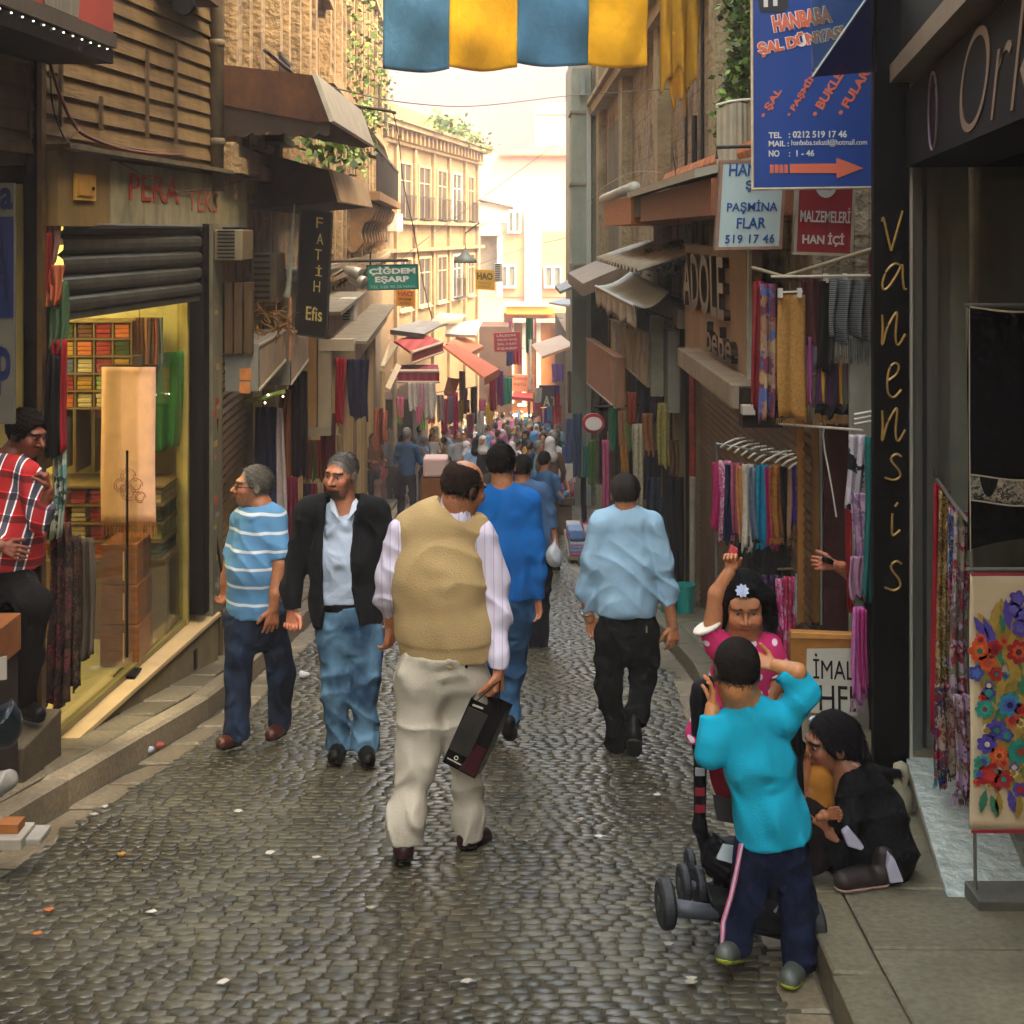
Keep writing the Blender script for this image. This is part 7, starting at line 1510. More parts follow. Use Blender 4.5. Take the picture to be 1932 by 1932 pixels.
 def cloth(s, name, mat, sd, vox=.0105, wr=.0032, seed=1, post=None):
  V, Q = sd.mesh(vox, wr, seed, post); return npmesh(name, V, Q, mat, s.root)
 def hair(s, col, cuts=None, size=(.081, .099, .093), off=(0, -.016, .034), extra=None, subs=None, noise=.0007, rough=.75, var=.5, vox=.0055, strands=4500, slen=.016, lift=.22, mess=.35):
  sd = SDF(); cuts = cuts or [((0, .062, .05), (0, 1, -.35)), ((0, .02, -.02), (0, .75, -.9)), ]
  ct = [(s.H(*p_), s.R@(np.array(n_)/np.linalg.norm(n_))) for p_, n_ in cuts]
  sd.ell(s.H(*off), np.array(size)*s.hs, .01, s.R, False, ct)
  for e in (extra or []):
   if e[0] == 'c': sd.cone(s.H(*e[1]), s.H(*e[2]), e[3]*s.hs, e[4]*s.hs, .02)
   else: sd.ell(s.H(*e[1]), np.array(e[2])*s.hs, .015, s.R, False, ct if e[0] == 'ec' else None)
  for e in (subs or []): sd.ell(s.H(*e[0]), np.array(e[1])*s.hs, .008, s.R, True)
  def post(D, X, Y, Z): return D+noise*(np.sin(X*310+2*np.sin(Z*140))*np.sin(Y*290+Z*60)+.8*np.sin(Z*250+X*120))
  V, Q = sd.mesh(vox*s.hs, post=post); rs = np.random.RandomState(4); nr = np.zeros_like(V)
  fn_ = np.cross(V[Q[:, 1]]-V[Q[:, 0]], V[Q[:, 3]]-V[Q[:, 0]])
  for k_ in range(4): np.add.at(nr, Q[:, k_], fn_)
  nr /= np.linalg.norm(nr, axis=1)[:, None]+1e-9; ns = strands; ix = rs.randint(0, len(V), ns); p_, n_ = V[ix], nr[ix]
  flow = np.tile(s.R@np.array([0, -.45, -.8]), (ns, 1))+rs.randn(ns, 3)*mess; flow -= n_*(flow*n_).sum(1)[:, None]*.9; flow /= np.linalg.norm(flow, axis=1)[:, None]
  wd_ = np.cross(flow, n_); wd_ /= np.linalg.norm(wd_, axis=1)[:, None]+1e-9; ln = slen*(.5+rs.rand(ns))[:, None]; p_ = p_-n_*.001
  a_ = p_-wd_*.0011; b_ = p_+wd_*.0011; c_ = p_+flow*ln*.55+n_*ln*lift+wd_*.0009; d_ = p_+flow*ln+n_*ln*lift*1.4*rs.rand(ns)[:, None]
  V2 = np.concatenate([V, a_, b_, c_, d_]); o = len(V); i_ = np.arange(ns); Q2 = np.concatenate([Q, np.stack([o+i_, o+ns+i_, o+2*ns+i_, o+3*ns+i_], 1)])
  return npmesh('hair', V2, Q2, M(col, rough, var, 55, .6), s.root)
 def shoe(s, heel, toe, col, r=.043, h=.0, sole='#14110f', gz=None, sc_=1, mat=None):
  a = A3(s.p(*heel)); b = A3(s.p(*toe)); d = b-a; d /= np.linalg.norm(d); r *= sc_
  up = np.cross(np.cross(d, [0, 0, 1]), d); up /= np.linalg.norm(up); up = up*np.sign(up[2]) if up[2] else up
  cz = [((a-up*r*.55), -up)]
  sd = SDF(); sd.cone(a, b, r, r*.82, .02, None, 1, False, cz); sd.cone(a+up*r*.5-d*.01, a+up*r*2.1-d*.01, r*.95, r*.85, .02); sd.cone(a*.5+b*.5+up*.01, b, r*1.0, r*.9, .02, None, 1, False, cz)
  V, Q = sd.mesh(.007); sh = npmesh('shoe', V, Q, mat or M(col, .4, .25, 14, .1), s.root)
  so_ = SDF(); cc = [((a-up*r*.5), up), ((a-up*r*.82), -up)]; so_.cone(a, b, r*1.12, r*.98, .01, None, 1, False, cc); so_.cone(a*.4+b*.6, b, r*1.15, r*1.02, .01, None, 1, False, cc)
  V, Q = so_.mesh(.006); npmesh('sole', V, Q, M(sole, .7, .2, 10, .1), sh); return sh
DENIM = CLO('#141d2c', .2, 8, .8, .035, '#2a3a52'); DENIM2 = CLO('#27445f', .2, 8, .8, .035, '#6a93ac')
T0 = SDF
# ---------------------------------------------------------------- man in vest
def vest_man():
 h = Human('man seen from behind in a tan sweater vest and pale trousers carrying a black bag', 830, 1597, 5.95, (874, 921, -.02), 1.03, yaw=48, pitch=-14, roll=8, skin='#a8704c', fwd=8)
 tor = [(828, 1005, 0, .165), (826, 1090, 0, .215), (838, 1190, 0, .21), (842, 1240, 0, .205)]
 hip = [(838, 1225, 0, .195), (838, 1245, 0, .18)]
 lL = [(793, 1285, -.02, .12), (790, 1420, -.04, .085), (764, 1548, -.12, .07), (762, 1582, -.13, .072)]
 lR = [(880, 1285, .02, .12), (878, 1415, .05, .082), (884, 1540, .08, .068), (884, 1585, .08, .07)]
 aR = [(905, 1000, 0, .07), (930, 1100, .02, .072), (937, 1160, 0, .07), (941, 1235, -.04, .05), (941, 1262, -.05, .042)]
 aL = [(757, 1000, 0, .068), (738, 1090, .02, .065), (733, 1130, .06, .06), (738, 1176, .14, .045)]
 h.body((862, 985, .0), [([(830, 1010, 0, .13), (838, 1270, 0, .14)], 1.4), ([(862, 985, 0, .05), (830, 1010, 0, .1)], 1), (aR, 1)][:2]+[([(905, 1000, 0, .05), (937, 1140, 0, .04), (941, 1250, -.05, .03)], 1), ([(757, 1000, 0, .05), (735, 1110, .04, .04), (738, 1180, .14, .03)], 1), ([(795, 1290, -.02, .075), (790, 1420, -.04, .05), (764, 1560, -.12, .04)], 1), ([(878, 1290, .02, .075), (878, 1415, .05, .05), (884, 1560, .08, .04)], 1)],
   [((941, 1268, -.05), (-.05, -.1, -1), (-.6, -.8, 0), 1, .9, .95), ((738, 1182, .14), (-.1, .1, -1), (.5, .8, 0), -1, .5, .92)], eyes=True, scalp='#2a1b12', bald=1)
 h.hair('#2a1b12', cuts=[((0, .02, .03), (0, 1, .1)), ((0, -.03, -.045), (0, .6, -1))], subs=[((0, .03, .13), (.072, .12, .058))], noise=.0006)
 sd = SDF(); h.chain(sd, tor, .05, 1.35, cut=[(A3(h.p(840, 1243)), np.array([0, 0, -1.]))]); h.chain(sd, [(775, 998, 0, .085), (830, 985, 0, .095), (890, 998, 0, .085)], .04, 1.15)
 sd.cone(A3(h.p(862, 985)), A3(h.p(866, 930, 0)), .07, .09, .01, sub=True)
 for (u, v) in ((917, 1010), (744, 1008)): pass
 def rib(D, X, Y, Z):
  zb = W(0, 1206, 5.95).z; return D+np.where(Z < zb, .006+.0012*np.sin(X*330), 0)
 vs = h.cloth('sweater_vest', CLO('#ac9466', .06, 4, .6, .04, None, .06), sd, .0095, .003, 3, rib)
 sh = SDF(); h.chain(sh, aR[:4]+[aR[4]], .04, cutend=1); h.chain(sh, aL, .04, cutend=1); sh.cone(A3(h.p(860, 975)), A3(h.p(866, 948)), .092, .078, .01, cut=[(A3(h.p(866, 948)), np.array([.25, 0, 1.]))]); sh.cone(A3(h.p(862, 965)), A3(h.p(868, 925)), .070, .076, .004, sub=True)
 h.cloth('shirt', BANDS([(0, '#c9c4d4'), (.42, '#a890b0'), (.5, '#cfcadb'), (.8, '#cfcadb')], 26, 'X', warp=.3), sh, .009, .006, 5)
 tr = SDF(); h.chain(tr, hip, .1, 1.25, cut=[(A3(h.p(840, 1225)), np.array([0, 0, 1.]))]); h.chain(tr, lL, .1, cutend=1); h.chain(tr, lR, .07, cutend=1)
 h.cloth('trousers', CLO('#b3ac9a', .06, 6, .9, .045), tr, .0095, .0055, 8)
 MB().lathe(h.p(880, 1258, -.163), [(.0, -.004), (.007, -.003), (.007, .003)], 10, (0, 1, 0)).build('button', BLK, h.root)
 h.shoe((762, 1608, -.17), (758, 1588, .04), '#2a1014'); h.shoe((880, 1586, .06), (912, 1578, .2), '#2a1014')
 # bag
 t = thing('shopping_bag', 'glossy black paper bag with dark red corner held by the man in the vest', 'bag', tuple(W(880, 1465, 5.85)))
 c = [W(888, 1317, 5.80), W(952, 1345, 5.86), W(895, 1470, 5.86), W(834, 1438, 5.80)]; n = Vector((.35, .95, 0)).normalized()*.11; m = MB()
 m.put(c+[p_+n for p_ in c], [(0, 3, 2, 1), (4, 5, 6, 7), (1, 2, 6, 5), (0, 4, 7, 3), (3, 7, 6, 2)]); m.build('bag_body', M('#131212', .25, .4, 5, .1), t, bevel=.003)
 a, b, c2, d = c; f = Vector((0, -.004, 0))
 def bp(x, y): return a.lerp(b, x).lerp(d.lerp(c2, x), y)+f
 MB().prism([bp(.05, .12), bp(.62, .12), bp(.60, .78), bp(.02, .78)], (0, .003, 0)).build('print', M('#33322e', .3, .5, 7, .1), t)
 MB().prism([bp(.66, .55), bp(.97, .55), bp(.97, .97), bp(.5, .97)], (0, .003, 0)).build('corner_print', M('#3c0c14', .4, .6, 25, .1), t)
 MB().prism([bp(.08, .9), bp(.5, .9), bp(.5, .915), bp(.08, .915)], (0, .002, 0)).build('lettering', WHT, t); MB().tube([bp(.3, .85)+Vector((.008*math.cos(k), -.001, .008*math.sin(k))) for k in np.linspace(0, 6, 12)], .0022, 5).build('logo', WHT, t); MB().prism([bp(.12, .06), bp(.42, .05), bp(.42, .075), bp(.12, .085)], (0, .002, 0)).build('lettering', WHT, t)
 MB().tube([W(900, 1322, 5.83), W(938, 1288, 5.86), W(944, 1284, 5.87), W(940, 1342, 5.86)], .003).build('handle', BLK, t)
vest_man()
# ---------------------------------------------------------------- man in jacket
def jacket_man():
 Y = 7.6; h = Human('bearded man in a black jacket, pale shirt and jeans walking towards the camera', 665, 1437, Y, (644, 896, -.03), 1.06, yaw=204, pitch=-3, roll=-3, skin='#b87a58', fwd=180)
 tor = [(652, 985, 0, .15), (650, 1060, 0, .18), (655, 1145, 0, .17)]
 lL = [(632, 1190, 0, .105), (632, 1310, -.04, .078), (640, 1395, 0, .075), (640, 1412, 0, .078)]
 lR = [(692, 1190, 0, .105), (690, 1310, -.06, .08), (688, 1395, -.04, .08), (688, 1415, -.05, .082)]
 aL = [(578, 965, 0, .075), (562, 1060, .0, .068), (548, 1110, -.03, .06), (552, 1150, -.06, .05)]
 aR = [(712, 965, 0, .078), (728, 1060, .02, .07), (724, 1110, .04, .06), (716, 1150, .02, .05)]
 h.body((648, 955, .02), [([(652, 995, .02, .09), (655, 1160, 0, .11)], 1.4), ([(632, 1190, 0, .07), (632, 1310, -.04, .05), (640, 1400, 0, .04)], 1), ([(692, 1190, 0, .07), (690, 1310, -.06, .05), (688, 1400, -.04, .04)], 1), ([(648, 950, 0, .05), (652, 990, .02, .07)], 1), ([(578, 965, 0, .05), (555, 1090, 0, .04), (552, 1150, -.05, .03)], 1), ([(712, 965, 0, .05), (726, 1090, 0, .04), (716, 1150, .02, .03)], 1)],
   [((551, 1152, -.06), (.05, -.15, -1), (1, -.2, 0), 1, 1.1, 1), ((716, 1152, .02), (0, -.1, -1), (-1, -.3, 0), -1, .9, .98)], beard='#2c211b', brow='#2a201a', scalp='#55524c')
 h.hair('#55524c', cuts=[((0, .055, .085), (0, 1, -.35)), ((0, .02, -.0), (0, .9, -.4)), ((0, -.03, -.06), (0, .1, -1))], size=(.0785, .098, .089), subs=[((0, .11, .055), (.05, .05, .03))], noise=.0006)
 sd = SDF(); h.chain(sd, [(652, 975, 0, .13), (652, 1060, -.01, .165), (656, 1130, -.01, .155), (655, 1150, 0, .15)], .04, 1.4, cut=[(A3(h.p(655, 1133)), np.array([0, 0, -1.]))])
 sd.cone(A3(h.p(648, 945, -.03)), A3(h.p(650, 1000, -.16)), .055, .012, .006, sub=True)
 h.cloth('shirt', CLO('#b0c0d2', .05, 8, .7), sd, .009, .004, 2)
 for sx in (-1, 1):
  MB().prism([h.p(648+sx*6, 985, -.135), h.p(648+sx*24, 962, -.11), h.p(648+sx*25, 940, -.06), h.p(648+sx*17, 948, -.085), h.p(648+sx*8, 975, -.13)], (0, .012, 0)).build('collar', M('#bcc8d6', .8, .06, 6, .1), h.root, bevel=.003)
 # jacket: open front
 ja = SDF(); h.chain(ja, [(648, 985, .01, .16), (648, 1060, .01, .195), (652, 1140, .01, .2), (658, 1185, .01, .205)], .05, 1.3); h.chain(ja, [(590, 962, 0, .085), (648, 952, .02, .08), (702, 962, 0, .085)], .04, 1.1)
 ja.cone(A3(h.p(648, 930, -.02)), A3(h.p(650, 975, -.05)), .075, .06, .01, sub=True)
 h.chain(ja, aL, .03, cutend=1); h.chain(ja, aR, .03, cutend=1);
 def post(D, X, Y_, Z):
  v = V0-(Z-EYE)*F/Y; xc = (np.interp(v, [930, 1000, 1100, 1200], [646, 641, 640, 652])-U0)*Y/F; w_ = np.interp(v, [925, 960, 1060, 1140, 1200], [.10, .082, .08, .088, .13])
  op = np.minimum(w_-np.abs(X-xc), Y+.0-Y_)
  edge = (np.abs(np.abs(X-xc)-w_-.025) < .022) & (v < 1055) & (v > 945) & (Y_ < Y)
  D = D-np.where(edge, .007, 0)
  return np.maximum(np.maximum(D, op), W(0, 1178, Y).z-Z-.03*np.sin(X*9))
 h.cloth('jacket', CLO('#121416', .3, 5, .6), ja, .0095, .003, 9, post)
 tr = SDF(); h.chain(tr, [(660, 1140, 0, .165), (661, 1190, 0, .175)], .05, 1.3, cut=[(A3(h.p(655, 1136)), np.array([0, 0, 1.]))]); h.chain(tr, lL, .035, cutend=1); h.chain(tr, lR, .035, cutend=1)
 h.cloth('jeans', DENIM2, tr, .0095, .0048, 4)
 bl = SDF(); h.chain(bl, [(655, 1133, 0, .162), (655, 1143, 0, .164)], .01, 1.38, cut=[(A3(h.p(655, 1130)), np.array([0, 0, 1.])), (A3(h.p(655, 1146)), np.array([0, 0, -1.]))]); h.cloth('belt', BLK, bl, .007, 0)
 h.shoe((640, 1415, .0), (632, 1427, -.16), '#15120f', .045); h.shoe((690, 1418, -.06), (694, 1434, -.22), '#15120f', .045)
jacket_man()
# ---------------------------------------------------------------- striped polo man
def polo_man():
 Y = 7.9; h = Human('grey haired man in a blue and white striped polo shirt and dark jeans', 480, 1400, Y, (478, 918, .0), 1.02, yaw=-112, pitch=4, roll=0, skin='#a36a46', fwd=-135)
 polo = BANDS([(0, '#5486ad'), (.36, '#5486ad'), (.37, '#c2ccd0'), (.52, '#c2ccd0'), (.53, '#5486ad')], 9.6, 'Z', warp=.35)
 lL = [(455, 1165, -.02, .105), (450, 1280, -.05, .082), (445, 1375, -.07, .072), (446, 1392, -.07, .075)]
 lR = [(512, 1165, .03, .105), (530, 1270, .06, .08), (530, 1350, .12, .07), (529, 1372, .12, .073)]
 aR = [(518, 978, -.06, .07), (530, 1058, -.13, .07)]; aR2 = [(520, 980, -.06, .05), (529, 1065, -.14, .046), (520, 1120, -.19, .037), (516, 1150, -.2, .03)]
 h.body((492, 955, .0), [([(490, 985, 0, .12), (485, 1160, 0, .14)], 1.2), ([(455, 1165, -.02, .07), (450, 1280, -.05, .05), (446, 1385, -.06, .04)], 1), ([(512, 1165, .03, .07), (530, 1270, .06, .05), (530, 1365, .12, .04)], 1), ([(455, 985, .05, .04), (436, 1060, .06, .04), (424, 1100, .06, .035)], 1)],
   [((516, 1148, -.2), (-.1, 0, -1), (-.9, -.4, 0), 1, .35, 1.05), ((424, 1100, .06), (0, 0, -1), (.6, -.6, 0), 1, .8, .95)], arms=[aR2], beard='#7a5c48', brow='#4a4038', scalp='#5d594f')
 h.hair('#5d594f', cuts=[((0, .05, .05), (0, 1, -.2)), ((0, .03, -.01), (0, .8, -.5)), ((0, -.05, -.07), (0, .1, -1))], size=(.083, .103, .096), noise=.0014, var=.5)
 # glasses
 m = MB(); Q = [h.H(.082, .0, .006), h.H(.062, .09, .006), h.H(.015, .115, .004), h.H(-.015, .115, .004), h.H(-.062, .09, .006), h.H(-.082, .0, .006)]; m.tube([Vector(q) for q in Q], .0022, 5)
 for x in (-.033, .033):
  m.tube([Vector(h.H(x+.022*math.cos(a), .106, .002+.015*math.sin(a))) for a in np.linspace(0, 6.28, 14)], .0017, 5)
 m.build('glasses', BLK, h.root)
 sd = SDF(); h.chain(sd, [(490, 985, 0, .145), (482, 1070, -.02, .18), (482, 1140, 0, .175), (482, 1155, 0, .172)], .05, 1.12, cut=[(A3(h.p(482, 1153)), np.array([0, 0, -1.]))]); h.chain(sd, [(455, 980, .04, .07), (490, 972, 0, .075), (520, 978, -.02, .075)], .04); h.chain(sd, aR, .03, cutend=1); h.chain(sd, [(455, 985, .05, .065), (438, 1050, .06, .065)], .03, cutend=1)
 sd.cone(A3(h.p(490, 940)), A3(h.p(488, 968)), .08, .062, .006, sub=True)
 h.cloth('polo_shirt', polo, sd, .009, .0035, 6)
 cl = SDF(); cl.cone(A3(h.p(491, 968)), A3(h.p(488, 950)), .078, .07, .01, cut=[(A3(h.p(488, 948)), np.array([-.35, 0, .95]))]); cl.cone(A3(h.p(490, 975)), A3(h.p(486, 930)), .06, .066, .004, sub=True); h.cloth('collar', M('#46708f', .8, .1), cl, .007, 0)
 tr = SDF(); h.chain(tr, [(482, 1140, 0, .162), (483, 1175, 0, .168)], .05, 1.1, cut=[(A3(h.p(482, 1146)), np.array([0, 0, 1.]))]); h.chain(tr, lL, .035, cutend=1); h.chain(tr, lR, .035, cutend=1)
 h.cloth('jeans', DENIM, tr, .0095, .005, 14)
 brn = M('#4c2414', .4, .3, 12, .2)
 h.shoe((446, 1396, -.06), (420, 1402, -.17), '#4c2414', .040, mat=brn); h.shoe((530, 1376, .12), (512, 1386, -.02), '#4c2414', .040, mat=brn)
polo_man()
# ---------------------------------------------------------------- blue pullover man
def blue_man():
 Y = 8.1; h = Human('dark haired man seen from behind in a bright blue pullover and jeans', 965, 1392, Y, (946, 878, .02), 1.04, yaw=6, pitch=-6, skin='#ac7450', fwd=0)
 h.body((948, 915, .0), [([(950, 960, 0, .12), (965, 1130, 0, .13)], 1.4), ([(948, 915, 0, .05), (950, 960, 0, .1)], 1), ([(930, 1165, 0, .07), (925, 1280, .1, .05), (925, 1365, .15, .04)], 1), ([(975, 1165, 0, .075), (968, 1270, 0, .05), (958, 1350, -.1, .04)], 1)],
   [((1013, 1128, .0), (0, -.05, -1), (-.8, .6, 0), -1, .45, 1.0)], eyes=True, arms=[[(1005, 1050, 0, .04), (1013, 1130, 0, .03)]])
 h.hair('#15110d', cuts=[((0, .06, .05), (0, 1, -.2)), ((0, .0, -.05), (0, .3, -1))], size=(.086, .104, .098), noise=.001)
 bl = CLO('#0e5ca4', .08, 6, .7); sd = SDF(); h.chain(sd, [(950, 955, 0, .145), (950, 1040, 0, .175), (955, 1110, 0, .17), (955, 1128, 0, .165)], .05, 1.35, cut=[(A3(h.p(955, 1122)), np.array([0, 0, -1.]))]); h.chain(sd, [(895, 945, 0, .07), (948, 932, 0, .08), (995, 945, 0, .075)], .04, 1.1)
 h.chain(sd, [(998, 948, 0, .075), (1006, 1020, .0, .068), (1012, 1080, 0, .058), (1014, 1130, 0, .045)], .035, cutend=1); h.chain(sd, [(895, 948, 0, .07), (882, 1040, 0, .065), (885, 1120, .05, .045)], .035, cutend=1); sd.cone(A3(h.p(948, 880)), A3(h.p(948, 915)), .07, .06, .006, sub=True)
 h.cloth('pullover', bl, sd, .0095, .002, 4)
 cl = SDF(); cl.cone(A3(h.p(948, 918)), A3(h.p(948, 904)), .066, .062, .01, cut=[(A3(h.p(948, 904)), np.array([0, 0, 1.]))]); h.cloth('collar', M('#0b1a30', .8, .1), cl, .008, 0)
 tr = SDF(); h.chain(tr, [(958, 1115, 0, .16), (958, 1160, 0, .165)], .05, 1.3, cut=[(A3(h.p(955, 1112)), np.array([0, 0, 1.]))]); h.chain(tr, [(930, 1165, 0, .1), (925, 1280, .1, .08), (925, 1370, .15, .07)], .04, cutend=1); h.chain(tr, [(975, 1165, 0, .105), (968, 1270, 0, .08), (958, 1345, -.1, .068), (956, 1362, -.12, .07)], .04, cutend=1)
 h.cloth('jeans', CLO('#1a3a5a', .2, 8, .8, .035, '#3c6484'), tr, .01, .006, 21)
 h.shoe((962, 1382, -.16), (966, 1352, -.04), '#1a1612', .045, sole='#100e0c'); h.shoe((925, 1380, .15), (925, 1372, .35), '#1a1612', .043)
blue_man()
# ---------------------------------------------------------------- light blue shirt man
def shirt_man():
 Y = 7.75; h = Human('man seen from behind in a light blue shirt and black trousers walking downhill', 1180, 1425, Y, (1180, 932, .02), .98, yaw=3, pitch=-4, skin='#ac7450', fwd=0)
 h.body((1181, 965, .0), [([(1181, 1000, 0, .12), (1182, 1160, 0, .13)], 1.4), ([(1181, 965, 0, .05), (1181, 1000, 0, .1)], 1), ([(1150, 1195, 0, .075), (1150, 1290, .02, .05), (1163, 1405, .05, .04)], 1), ([(1214, 1195, 0, .075), (1214, 1275, .02, .05), (1199, 1360, -.14, .04)], 1)],
   [((1269, 1180, .0), (.05, -.1, -1), (-.9, -.4, 0), 1, .4, .98), ((1112, 1166, .05), (.3, .1, -1), (.9, .2, 0), 1, .6, .95)], arms=[[(1250, 1080, 0, .045), (1262, 1140, 0, .038), (1269, 1182, 0, .03)], [(1105, 1120, .02, .04), (1112, 1168, .05, .03)]])
 h.hair('#2c2721', cuts=[((0, .06, .05), (0, 1, -.2)), ((0, -.01, -.05), (0, .2, -1))], size=(.085, .103, .095), noise=.001)
 sh = CLO('#8eafc4', .05, 6, .95, .04); sd = SDF(); h.chain(sd, [(1181, 995, 0, .14), (1181, 1070, 0, .175), (1182, 1130, 0, .178), (1182, 1158, 0, .17)], .05, 1.35, cut=[(A3(h.p(1182, 1155)), np.array([0, 0, -1.]))]); h.chain(sd, [(1135, 985, 0, .07), (1181, 975, 0, .075), (1228, 985, 0, .07)], .04, 1.1)
 h.chain(sd, [(1134, 990, 0, .07), (1117, 1060, .0, .066), (1105, 1115, .03, .06), (1112, 1152, .05, .045)], .035, cutend=1); h.chain(sd, [(1230, 988, 0, .072), (1248, 1060, .0, .068), (1260, 1110, 0, .062), (1266, 1140, 0, .056)], .035, cutend=1); sd.cone(A3(h.p(1180, 930)), A3(h.p(1180, 965)), .07, .057, .006, sub=True)
 h.cloth('shirt', sh, sd, .009, .0034, 11)
 cl = SDF(); cl.cone(A3(h.p(1181, 972)), A3(h.p(1180, 956)), .072, .064, .01, cut=[(A3(h.p(1180, 955)), np.array([0, 0, 1.]))]); cl.cone(A3(h.p(1181, 980)), A3(h.p(1180, 940)), .056, .06, .004, sub=True); h.cloth('collar', sh, cl, .0075, 0)
 tr = SDF(); h.chain(tr, [(1182, 1150, 0, .165), (1183, 1200, 0, .172)], .05, 1.25, cut=[(A3(h.p(1182, 1150)), np.array([0, 0, 1.]))]); h.chain(tr, [(1150, 1195, 0, .105), (1150, 1290, .02, .08), (1162, 1390, .05, .065), (1163, 1412, .05, .068)], .04, cutend=1); h.chain(tr, [(1214, 1195, 0, .108), (1214, 1275, .02, .082), (1200, 1345, -.12, .07), (1198, 1368, -.16, .062)], .04, cutend=1)
 h.cloth('trousers', CLO('#0f100f', .3, 7, .9), tr, .01, .006, 31)
 h.shoe((1163, 1415, .03), (1160, 1412, .2), '#0f0e0d', .043)
 sh2 = h.shoe((1196, 1392, -.24), (1196, 1412, -.14), '#0f0e0d', .046, sole='#2a2723')
 MB().lathe(h.p(1108, 1158, .045), [(.034, -.008), (.038, 0), (.034, .008)], 16, (.2, 0, -1)).build('watch', ALU, h.root)
 lp = MB().box(h.p(1214, 0).x, h.p(1217, 0).x, Y-.145, Y-.14, h.p(0, 1180).z, h.p(0, 1168).z).build('button', M('#8a7a4a', .5), h.root)
shirt_man()
def back_man():
 Y = 11.5; h = Human('man in a faded blue denim shirt partly hidden behind the man in the blue pullover', 1010, 1250, Y, (985, 885, .02), 1.0, yaw=4, pitch=-4, skin='#a06a48', fwd=0)
 h.body((986, 912, 0), [([(995, 940, 0, .12), (1000, 1060, 0, .12)], 1.3), ([(986, 912, 0, .05), (992, 940, 0, .09)], 1), ([(1005, 1060, 0, .1), (1010, 1220, 0, .05)], 1)], [((1046, 1012, 0), (0, 0, -1), (-1, .2, 0), 1, .4, 1)], arms=[[(1040, 985, 0, .04), (1046, 1014, 0, .03)]], eyes=False)
 h.hair('#14110e', cuts=[((0, .06, .05), (0, 1, -.2)), ((0, -.01, -.05), (0, .2, -1))], size=(.085, .103, .095), noise=.002, vox=.008)
 sd = SDF(); h.chain(sd, [(995, 940, 0, .14), (1000, 1010, 0, .17), (1005, 1060, 0, .16)], .05, 1.3); h.chain(sd, [(960, 925, 0, .07), (990, 918, 0, .075), (1022, 925, 0, .07)], .04); h.chain(sd, [(1024, 928, 0, .07), (1038, 965, 0, .06), (1044, 995, 0, .05)], .03, cutend=1)
 h.cloth('shirt', M('#3d5a7c', .85, .12, 5, .2), sd, .013, .005, 2); tr = SDF(); h.chain(tr, [(1005, 1060, 0, .16), (1005, 1090, 0, .165)], .05, 1.2); h.chain(tr, [(990, 1090, 0, .1), (990, 1230, 0, .07)], .04, cutend=1); h.chain(tr, [(1020, 1090, 0, .1), (1018, 1230, 0, .07)], .04, cutend=1); h.cloth('trousers', M('#14161c', .85), tr, .014, .004)
 h.shoe((990, 1238, 0), (990, 1236, .15), '#15120f'); h.shoe((1018, 1238, 0), (1018, 1236, .15), '#15120f')
 t = thing('plastic_bag', 'crumpled white plastic bag carried by the man in the denim shirt', 'bag', tuple(W(1046, 1075, 11.4)))
 sd = SDF(); sd.ell(A3(W(1046, 1048, 11.4)), (.085, .07, .10), .02); sd.cone(A3(W(1046, 1035, 11.4)), A3(W(1047, 1016, 11.4)), .045, .015, .03); V, Q = sd.mesh(.012, .008, 4); npmesh('bag_body', V, Q, M('#a3a8ae', .35, .12, 9, .2), t); MB().tube([W(1045, 1022, 11.4), W(1047, 1008, 11.4), W(1049, 1022, 11.4)], .003).build('handle', WHT, t)
back_man()
PLAID = None
def plaid_mat():
 m, n, b = newmat('plaid_cloth'); co = coord(n, (1, 1, 1), (0, R(-12), 0)); sp = N(n, 'ShaderNodeSeparateXYZ'); n.links.new(co, sp.inputs[0])
 def band(i, sc, stops):
  a = N(n, 'ShaderNodeMath', operation='MULTIPLY'); n.links.new(sp.outputs[i], a.inputs[0]); a.inputs[1].default_value = sc
  f = N(n, 'ShaderNodeMath', operation='FRACT'); n.links.new(a.outputs[0], f.inputs[0]); return ramp(n, f.outputs[0], stops, 'CONSTANT')
 w = (1, 1, 1, 1); r = srgb('#a81c20'); k = (.08, .08, .12, 1)
 v = band(0, 9, [(0, r), (.3, w), (.36, k), (.62, w), (.68, r)]); h = band(2, 9, [(0, (1, 1, 1, 1)), (.3, (.35, .3, .35, 1)), (.6, (1, 1, 1, 1)), (.62, (2.2, 2.2, 2.2, 1)), (.67, (1, 1, 1, 1))])
 o = mixc(n, 1.0, v, h, 'MULTIPLY'); n.links.new(o, b.inputs['Base Color']); b.inputs['Roughness'].default_value = .85; return m
